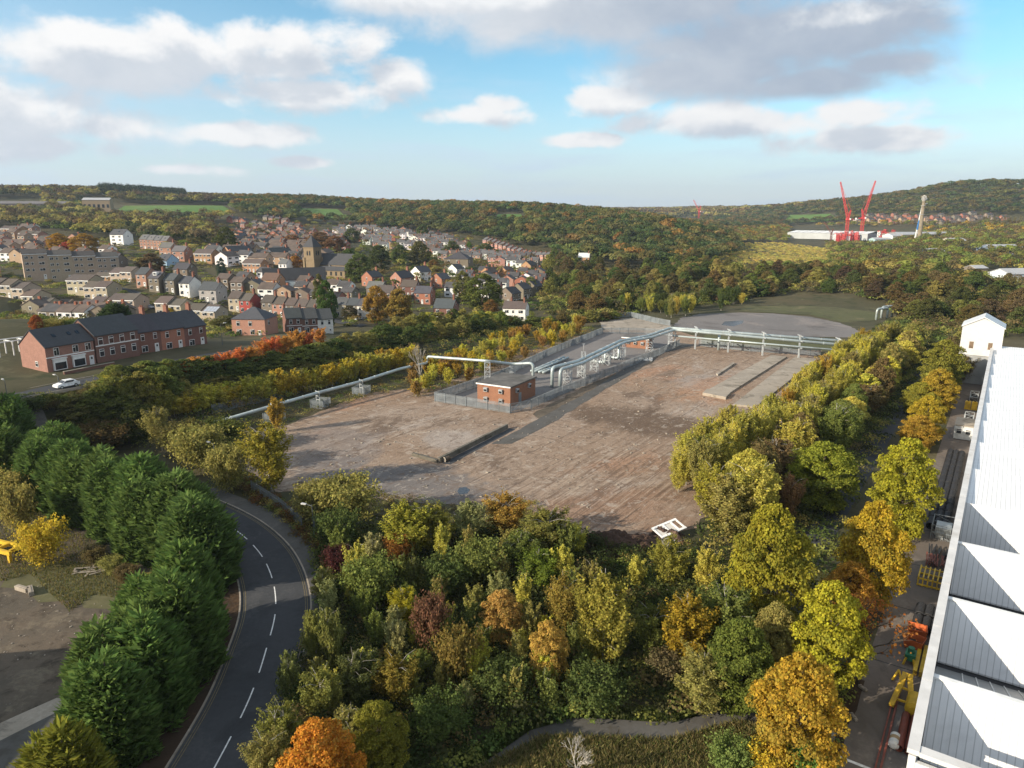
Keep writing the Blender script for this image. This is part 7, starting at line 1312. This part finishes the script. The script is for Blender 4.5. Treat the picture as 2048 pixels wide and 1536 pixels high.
patch('lawn', [ground(440, 560)[:2], ground(470, 556)[:2], ground(520, 552)[:2], ground(490, 545)[:2]], MAT['grass'], .25, 8, 8); patch('town_road', [ground(425, 575)[:2], ground(445, 575)[:2], ground(510, 558)[:2], ground(480, 553)[:2]], MAT['road'], .2, 8, 8)
for k, (p, q) in enumerate([((300, 618), (360, 622)), ((230, 640), (330, 652)), ((640, 640), (720, 655)), ((850, 655), (960, 640)), ((120, 575), (260, 600))]):
    a, b = ground(*p), ground(*q); patch('town_road', [(a[0], a[1]), (b[0], b[1]), (b[0]+1.5, b[1]+7), (a[0]+1.5, a[1]+7)], MAT['road'], .2, 20, 4)
# ------------------------------------------------------------------ the wood behind the scraped ground
def woodset(key, poly, spacing, dmin, dmax, h, w, cols, lab, group, seed, holes=(), limit=120):
    P = scatter(poly, spacing, dmin, dmax, holes, seed); r = random.Random(seed)
    if len(P) > limit: P = P[np.random.default_rng(seed).choice(len(P), limit, replace=False)]
    P = P[np.argsort(P[:, 0]/P[:, 1])]
    for p in P:
        c = r.choice(cols); tree(key, p[0], p[1], h*r.uniform(.75, 1.2), w*r.uniform(.8, 1.2), vary(c, .15), lab_(lab, c), group, z=p[2])
MIX = [GRN, DGR, OLV, BRN, (0.11, 0.10, 0.035), (0.16, 0.115, 0.045), DGR]
woodset('broad', [(1075, 560), (1110, 520), (1180, 540), (1300, 545), (1400, 530), (1480, 560), (1490, 600), (1440, 612), (1300, 610), (1180, 640), (1085, 630)], 8.5, 270, 560, 10.5, 9.5, MIX, '{c} broadleaf tree in the wood behind gravel apron, {} such from left', 'wood behind the gravel apron', 71, limit=110)
woodset('birch', [(1190, 640), (1260, 625), (1340, 640), (1480, 615), (1490, 595), (1440, 590), (1300, 605), (1200, 625)], 5.0, 240, 360, 8.5, 4.4, [GRN, OLV, (0.12, 0.15, 0.04), YGR, DGR], '{c} slim birch by the gravel apron, {} such from left', 'birches at the wood front', 72, limit=48)
woodset('broad', [(1480, 560), (1600, 545), (1750, 560), (1900, 560), (2060, 590), (2060, 668), (1960, 662), (1880, 668), (1790, 640), (1770, 606), (1680, 590), (1560, 590), (1490, 600)], 9, 260, 460, 9.5, 9.5, MIX+[(0.12, 0.085, 0.05)], '{c} tree in the wood beyond the right birch belt, {} such from left', 'wood beyond the right belt', 73, limit=105)
thicket('wood_understorey', 'dark understorey filling the woods beyond the gravel apron', [(1075, 560), (1110, 520), (1180, 540), (1300, 545), (1400, 530), (1480, 535), (1600, 530), (1750, 540), (1900, 545), (2070, 570), (2070, 680), (1960, 672), (1900, 690), (1830, 690), (1800, 640), (1770, 606), (1680, 588), (1580, 588), (1500, 600), (1440, 612), (1300, 625), (1190, 645), (1085, 635)], 5.0, 5.5, 6.5, [DGR, GRN, OLV, BRN, (0.12, .10, .045)], [3, 3, 2, 1, 2], 110, .8, 66, dmin=240, dmax=620)
FX = [DGR, GRN, OLV, BRN, (0.13, .10, .05), (0.055, 0.07, 0.025), GOLD]
def forest(name, label, poly, spacing, dmin, dmax, h, w, cols, wts, nq, size, seed, holes=()):
    P = scatter(poly, spacing, dmin, dmax, holes, seed); n = len(P); r = np.random.default_rng(seed)
    c = mixcols(n, cols, wts, seed); k = np.sin(P[:, 0]*.011+seed)*np.sin(P[:, 1]*.009); c *= (1+.15*k)[:, None]
    print('forest', name, n); return mass(name, label, P, h*r.uniform(.7, 1.25, n), w*r.uniform(.75, 1.3, n), c, nq, size, seed)
F1 = [(255, 409), (470, 411), (468, 436), (330, 440), (205, 442), (215, 408)]; F5 = [(-60, 398), (90, 396), (95, 428), (-60, 428)]; F6 = [(165, 396), (225, 396), (228, 430), (160, 430)]; F2 = [(590, 414), (660, 416), (700, 424), (700, 444), (640, 446), (595, 436)]; F3 = [(985, 425), (1055, 426), (1055, 447), (985, 446)]; F4 = [(815, 420), (850, 420), (850, 426), (815, 426)]
for k, f in enumerate([[(222, 427), (464, 427), (445, 412), (250, 412)], [(600, 432), (695, 438), (675, 419), (600, 417)], [(990, 441), (1050, 442), (1042, 429), (995, 429)], [(1560, 446), (1680, 440), (1660, 428), (1580, 430)]]):
    patch('hill_field', [ground(*q)[:2] for q in f], MAT['field'], .5, 40, 40, label=['bright green field on the left hill', 'green hillside meadow above the estate', 'small green clearing in the long wood', 'green slope field behind the red cranes'][k])
EST = [[(440, 448), (520, 438), (640, 470), (700, 482), (690, 502), (560, 492), (450, 472)], [(650, 454), (780, 464), (900, 480), (965, 492), (1110, 524), (1080, 540), (900, 522), (850, 505), (760, 500), (690, 478)]]
forest('long_woodland', 'long autumn oak wood covering the hill behind the town', [(480, 380), (700, 395), (1000, 400), (1150, 408), (1300, 420), (1440, 460), (1480, 500), (1440, 530), (1300, 545), (1140, 520), (1090, 505), (960, 480), (860, 466), (770, 460), (700, 452), (600, 448), (520, 438), (470, 436)], 10.5, 520, 1750, 12, 14.5, [(0.105, 0.135, 0.045), (0.165, 0.165, 0.055), (0.085, 0.115, 0.042), (0.21, 0.155, 0.055), (0.15, 0.14, 0.05), (0.30, 0.18, 0.055)], [7, 5, 5, 1.1, 2, .5], 230, .92, 81, [F1, F2, F3, F4]+EST)
forest('left_ridge_wood', 'dark wood along the left ridge and hillside', [(-360, 352), (200, 355), (500, 380), (480, 405), (470, 440), (430, 455), (440, 500), (380, 492), (250, 480), (170, 478), (60, 456), (-360, 450)], 10.5, 480, 1500, 12, 13.5, [DGR, (0.09, 0.10, 0.045), OLV, (0.15, .12, .055), (0.13, .10, .055)], [3, 4, 3, 1, 1], 190, .95, 82, [F1, F5, F6])
forest('hill_plantation', 'dark conifer plantation on the left skyline', [(195, 370), (270, 368), (375, 384), (370, 404), (290, 398), (200, 394)], 6.0, 850, 1350, 17, 8, [(0.04, .058, .034), (0.05, .07, .04)], [1, 1], 120, 1.1, 90)
forest('town_trees', 'bushy trees scattered through the hillside gardens', [(380, 455), (700, 440), (960, 485), (1100, 530), (1060, 600), (860, 600), (500, 520), (300, 500), (200, 470)], 17, 330, 900, 6.5, 8.0, [DGR, GRN, OLV, BRN, (0.22, .12, .05)], [3, 3, 3, 2, 1], 150, .85, 83)
forest('valley_wood', 'mixed wood on the valley floor right of the long wood', [(1380, 500), (1480, 470), (1560, 480), (1700, 500), (1850, 478), (2380, 480), (2380, 600), (1900, 570), (1750, 565), (1600, 550), (1450, 560), (1330, 548)], 10.5, 440, 980, 9, 10, [DGR, OLV, BRN, (0.12, .105, .05), (0.20, .16, .045), GRN], [3, 4, 2, 3, 1.5, 3], 190, .95, 84, [[(1395, 484), (1560, 482), (1665, 490), (1680, 546), (1560, 552), (1400, 552)], [(1560, 462), (1830, 455), (1830, 482), (1570, 484)]])
forest('valley_trees', 'loose yellow and olive trees round the white warehouse', [(1400, 446), (1540, 440), (1580, 458), (1570, 488), (1400, 486)], 11, 780, 2000, 8, 11, [OLV, (0.30, .24, .08), GRN, (0.24, .17, .06)], [3, 2, 2, 2], 150, .95, 91)
forest('scrub_margin', 'dull scrub right of the yellow field', [(1650, 488), (1760, 490), (1780, 545), (1665, 548), (1658, 520)], 8, 500, 1050, 6, 8, [OLV, BRN, GRN, (0.28, .23, .08)], [3, 2, 2, 1], 130, .95, 92)
forest('yellow_scrub', 'sunlit yellow birch scrub covering the flat field', [(1420, 490), (1560, 487), (1650, 500), (1680, 520), (1600, 534), (1430, 530)], 5.0, 540, 1080, 3.2, 4.2, [(0.56, 0.44, 0.11), (0.48, .38, .13), (0.30, .28, .08), (0.46, .40, .11)], [4, 3, 1, 2], 90, 1.0, 85)
forest('right_hill_wood', 'dark wooded hill on the right skyline', [(1420, 405), (1600, 400), (1800, 385), (1900, 350), (2420, 345), (2420, 430), (1900, 432), (1750, 440), (1600, 452), (1480, 462), (1400, 450)], 15, 900, 2400, 12, 18, [(0.095, 0.11, 0.045), (0.15, .145, .05), (0.075, .10, .04), (0.15, .12, .05), (0.18, .14, .055)], [4, 4, 3, 1, 1], 150, .9, 86, [[(1560, 446), (1680, 440), (1660, 428), (1580, 430)], [(1720, 434), (2030, 436), (2030, 450), (1720, 450)]])
forest('right_foot_wood', 'autumn trees at the foot of the right hill', [(1480, 462), (1600, 452), (1750, 448), (2420, 452), (2420, 482), (1850, 480), (1560, 462), (1500, 480)], 14, 850, 1400, 9, 12, [OLV, (0.22, .16, .05), BRN, GRN, GOLD], [3, 2, 2, 2, 1], 90, 1.2, 87, [[(1560, 455), (1840, 455), (1840, 482), (1570, 484)]])
forest('distant_ridge_wood', 'hazy woods on the far valley ridge', [(1180, 395), (1700, 395), (1700, 440), (1400, 440), (1280, 436), (1150, 425)], 42, 1900, 6000, 14, 48, [(0.08, 0.085, 0.04), OLV, BRN], [3, 2, 2], 40, 1.2, 88)
forest('blue_moor', 'distant moorland hump beyond the long wood', [(660, 375), (860, 375), (860, 400), (660, 400)], 90, 3500, 7500, 12, 100, [(0.05, 0.055, 0.04)], [1], 24, 1.2, 89)
for k in range(9):
    x, y, z = ground(572+k*3.4+random.uniform(-1, 1), 396); tree('poplar', x, y, random.uniform(19, 30), 6.5, (0.07, 0.065, 0.035), f'slim poplar on the far ridge above the town, {nth(k+1)} from the left', 'poplars on the ridge', z=z)
for k in range(16):
    x, y, z = ground(1965+k*6+random.uniform(-2, 2), 452); tree('poplar', x, y, random.uniform(15, 20), 5.5, (0.22, 0.19, 0.07), f'pale yellow poplar below the right hill houses, {nth(k+1)} from the left', 'poplars below the right hill', z=z)
# ------------------------------------------------------------------ factory, cranes and chimney in the valley
RC = simple('crane_red', (0.50, 0.05, 0.045), 0.55, var=.2, scale=.3); CW = simple('far_white_sheet', (0.72, 0.72, 0.70), 0.5, var=.08, scale=.05)
x0, y0, z0 = pd(1575, 466, 1090); x1, y1, z1_ = pd(1735, 474, 1000); rz = math.atan2(y1-y0, x1-x0); L = math.hypot(x1-x0, y1-y0)
e = thing('distant_warehouse', 'long white-roofed warehouse behind the red cranes', 'warehouse', (x0, y0, z1(x0, y0)), rz); MB().box((L/2, 25, 3.5), (L, 50, 9)).build('wall', simple('far_grey_sheet', (0.36, 0.38, 0.38), 0.6, var=.1, scale=.1), e)
m = MB()
for i in range(10): m.poly([(L*i/10+.5, -.6, 8.1), (L*(i+1)/10-.5, -.6, 8.1), (L*(i+1)/10-.5, 25, 11), (L*i/10+.5, 25, 11), (L*i/10+.5, 50.6, 8.1), (L*(i+1)/10-.5, 50.6, 8.1)], [(0, 1, 2, 3), (3, 2, 5, 4)])
m.build('roof', CW, e)
def mast(mb, p, q, w0, w1, n, r):
    p, q = Vector(p), Vector(q); d = (q-p).normalized(); a = d.cross(Vector((0.1, 1, 0.2))).normalized(); b = d.cross(a); pts_ = []
    for i in range(n+1):
        f = i/n; w = w0+(w1-w0)*f; c = p+(q-p)*f; pts_.append([c+(a*sx+b*sy)*w/2 for sx, sy in ((-1, -1), (1, -1), (1, 1), (-1, 1))])
    for k in range(4): mb.bar(pts_[0][k], pts_[-1][k], r*1.3)
    for i in range(n):
        for k in range(4): mb.bar(pts_[i][k], pts_[i+1][(k+1) % 4], r); mb.bar(pts_[i+1][k], pts_[i+1][(k+1) % 4], r)
def crane(label, u, vb, D, utip, vtip, vk, s=1.0, colm=None):
    x, y, z = pd(u, vb, D); z = z1(x, y); tx, ty, tz = pd(utip, vtip, D); hx, hy, hz = pd(u, vk, D); e = thing('tower_crane', label, 'crane', (x, y, z)); cm = colm or RC
    m = MB(); mast(m, (0, 0, 0), (0, 0, hz-z), 3.6*s, 3.4*s, 12, .26*s); m.build('mast', cm, e)
    m = MB(); m.box((0, 0, hz-z+1.2), (5*s, 4*s, 2.6*s)).box((-6*s if utip > u else 6*s, 0, hz-z+1), (8*s, 3*s, 1.6*s)); m.build('slewing_deck', cm, e); MB().box((-9*s if utip > u else 9*s, 0, hz-z+.6), (3*s, 3*s, 2.4*s)).build('counterweight', CW, e); MB().box((2.4*s, -2.2*s, hz-z+1.5), (1.8*s, 1.6*s, 2.2*s)).build('cab', CW, e)
    m = MB(); mast(m, (0, 0, hz-z+2), (tx-x, ty-y, tz-z), 3.0*s, 1.3*s, 14, .24*s); m.build('jib', cm, e)
    m = MB(); mast(m, (0, 0, hz-z+2), (-3*s if utip > u else 3*s, 0, hz-z+14*s), 2.4*s, 1.0*s, 4, .34*s); m.bar((-3*s if utip > u else 3*s, 0, hz-z+14*s), (tx-x, ty-y, tz-z), .2*s); m.build('a_frame', cm, e)
crane('red luffing tower crane, left of the tall pair', 1692, 474, 1050, 1681, 364, 440)
crane('red luffing tower crane, right of the tall pair', 1722, 474, 1050, 1751, 362, 438)
crane('small distant red crane standing in the far valley', 1398, 432, 2000, 1387, 400, 424, 1.2)
crane('low brown crane beside the white warehouse roof', 1662, 478, 1010, 1648, 444, 470, .6, simple('crane_brown', (0.16, 0.06, 0.04), .7))
r_ = random.Random(3)
for k in range(26):
    u = 1672+k*2.6+r_.uniform(-1, 1) if k < 18 else 1757+(k-18)*4; x, y, z = pd(u, 478, 985+r_.uniform(-20, 20)); z = z1(x, y); e = thing('crane_section', f'red lattice crane section stored upright in the crane yard, {nth(k+1)} from the left', 'crane part', (x, y, z), r_.uniform(0, 1), 'stored crane sections'); m = MB(); h = r_.uniform(8, 15)
    mast(m, (0, 0, 0), (0, 0, h), 3.0, 3.0, 4, .36); m.build('lattice', RC if k % 9 else CW, e)
    if k % 3 == 0: MB().box((0, 0, h+.4), (3.4, 3.4, .8)).build('head', RC, e)
x, y, z = pd(1838, 480, 900); z = z1(x, y); e = thing('factory_chimney', 'tall stone-coloured factory chimney with ring platforms', 'chimney', (x, y, z)); x2, y2, z2 = pd(1851, 391, 900); hh = z2-z
MB().cyl((0, 0, 0), 2.7, hh*.88, 20, 0, 1.9).build('shaft', simple('chimney_brick', (0.24, 0.20, 0.14), .9, scale=.2), e); MB().cyl((0, 0, hh*.88), 2.3, hh*.12, 20, 0, 1.7).build('top', simple('chimney_top', (0.40, 0.38, 0.34), .8, scale=.3), e)
m = MB()
for f in (.60, .78, .9): m.cyl((0, 0, hh*f), 3.1, .6, 20)
m.build('platform', simple('platform_grey', (0.33, 0.32, 0.3), .7), e); m = MB()
for a in np.linspace(0, 6.28, 6)[:-1]: m.cyl((2.5*math.cos(a), 2.5*math.sin(a), hh*.9), .5, 5, 8); m.box((2.5*math.cos(a+.5), 2.5*math.sin(a+.5), hh*.93), (1.2, 1.2, 2.2))
m.build('antenna', simple('antenna_grey', (0.35, 0.35, 0.34), .6), e)
x, y, z = pd(1829, 478, 905); z = z1(x, y); x2, y2, z2 = pd(1836, 410, 905); e = thing('mobile_crane', 'thin white and blue telescopic crane beside the factory chimney', 'crane', (x, y, z)); tx = x2-x; h2 = z2-z
MB().bar((0, 0, 0), (tx*.4, 0, h2*.35), 1.4).bar((tx*.62, 0, h2*.6), (tx*.85, 0, h2*.82), 1.2).build('boom', CW, e); MB().bar((tx*.4, 0, h2*.35), (tx*.62, 0, h2*.6), 1.3).build('boom_section', simple('blue_paint', (0.05, 0.2, 0.5), .5), e); MB().bar((tx*.85, 0, h2*.82), (tx, 0, h2), 1.1).bar((tx, 0, h2), (tx+6, 0, h2+2), .9).build('jib', CW, e)
for a in [(1760, 486, 950, 26, 12, 5, (0.30, 0.42, 0.42), 'pale teal shed beside the stored crane sections'), (1860, 470, 980, 120, 40, 7, (0.22, 0.19, 0.16), 'long low brown works behind the chimney'), (1800, 476, 960, 40, 20, 8, (0.6, 0.6, 0.58), 'white works building left of the chimney'), (1868, 510, 640, 26, 14, 5, (0.10, 0.16, 0.26), 'blue shed with grey roof in the right wood'), (1905, 500, 800, 22, 16, 6, (0.5, 0.45, 0.33), 'cream works building right of the chimney'), (2000, 504, 640, 34, 18, 5, (0.14, 0.18, 0.24), 'grey-blue shed with pale hipped roof at the right'), (1950, 550, 430, 9, 8, 5, STN, 'lone grey house in the right wood'), (2030, 568, 400, 24, 14, 4, (0.5, 0.55, 0.58), 'flat pale shed at the right frame edge'), (2010, 520, 560, 12, 10, 5, DBRK, 'dark brick house among trees at the right'), (40, 404, 860, 110, 16, 7, (0.13, 0.11, 0.11), 'long grey school block on the left hill'), (196, 406, 850, 30, 14, 14, (0.26, 0.20, 0.13), 'brown slab tower block by the green hill field'), (1350, 418, 3200, 110, 40, 12, (0.6, 0.6, 0.6), 'far white works in the hazy valley'), (1560, 536, 520, 20, 6, 2, (0.5, 0.5, 0.48), 'low pale wall in the valley wood')]:
    x, y, _ = pd(*a[:3]); e = thing('works_building' if a[3] > 15 else 'lone_house', a[7], 'building', (x, y, z1(x, y)), R(12)); w, d, h = a[3:6]; MB().box((0, 0, h/2-1), (w, d, h+2)).build('wall', MAT['render'], e, color=a[6])
    hr = min(3.0, d*.18); link('roof', roof_mesh(w, d, h, hr, .4), e, None, None, (0.36, 0.37, 0.38) if 'dark' not in a[7] and 'school' not in a[7] else (.15, .14, .14))
    g = MB()
    for i in range(max(2, int(w/5))): g.box((-w/2+w*(i+.5)/max(2, int(w/5)), -d/2-.05, h*.5), (w/max(2, int(w/5))*.5, .1, h*.28))
    g.build('window_strip', MAT['glass'], e)
    if hr: link('gable', walls_mesh(w-.1, d-.1, h-.05, hr-.1, 0), e, None, None, a[6])
patch('scrub_field', [ground(1425, 526)[:2], ground(1655, 524)[:2], ground(1640, 496)[:2], ground(1430, 489)[:2]], MAT['rough_grass'], .3, 30, 30)
# railway line in the valley wood
L_ = smooth_line([ground(1440, 527)[:2], ground(1475, 540)[:2], ground(1495, 552)[:2], ground(1500, 566)[:2]], 6); ribbon('railway', L_, -2.5, 2.5, MAT['pavement'], .6, 'curve of railway track in the valley wood')
# ------------------------------------------------------------------ air
HAZE_ON = True
if HAZE_ON:
    hb = MB().box((0, 4000, 150), (16000, 17000, 900)).mesh('haze', []) if False else None
    bm_ = MB().box((0, 3600, 0), (14000, 13000, 1)); me = bm_.mesh('haze', [])
    m, t = newmat('air'); v = nd(t, 'VolumePrincipled', {'Color': (0.62, 0.75, 0.92, 1), 'Density': 0.00008, 'Anisotropy': 0.2}); t.links.new(v.outputs[0], nd(t, 'OutputMaterial').inputs['Volume']); me.materials.append(m)
    zs = [c.co.z for c in me.vertices]
    for c in me.vertices: c.co.z = -160 if c.co.z < 0 else 420
    tag(link('haze', me), 'thin bluish air over the valley', kind='stuff')
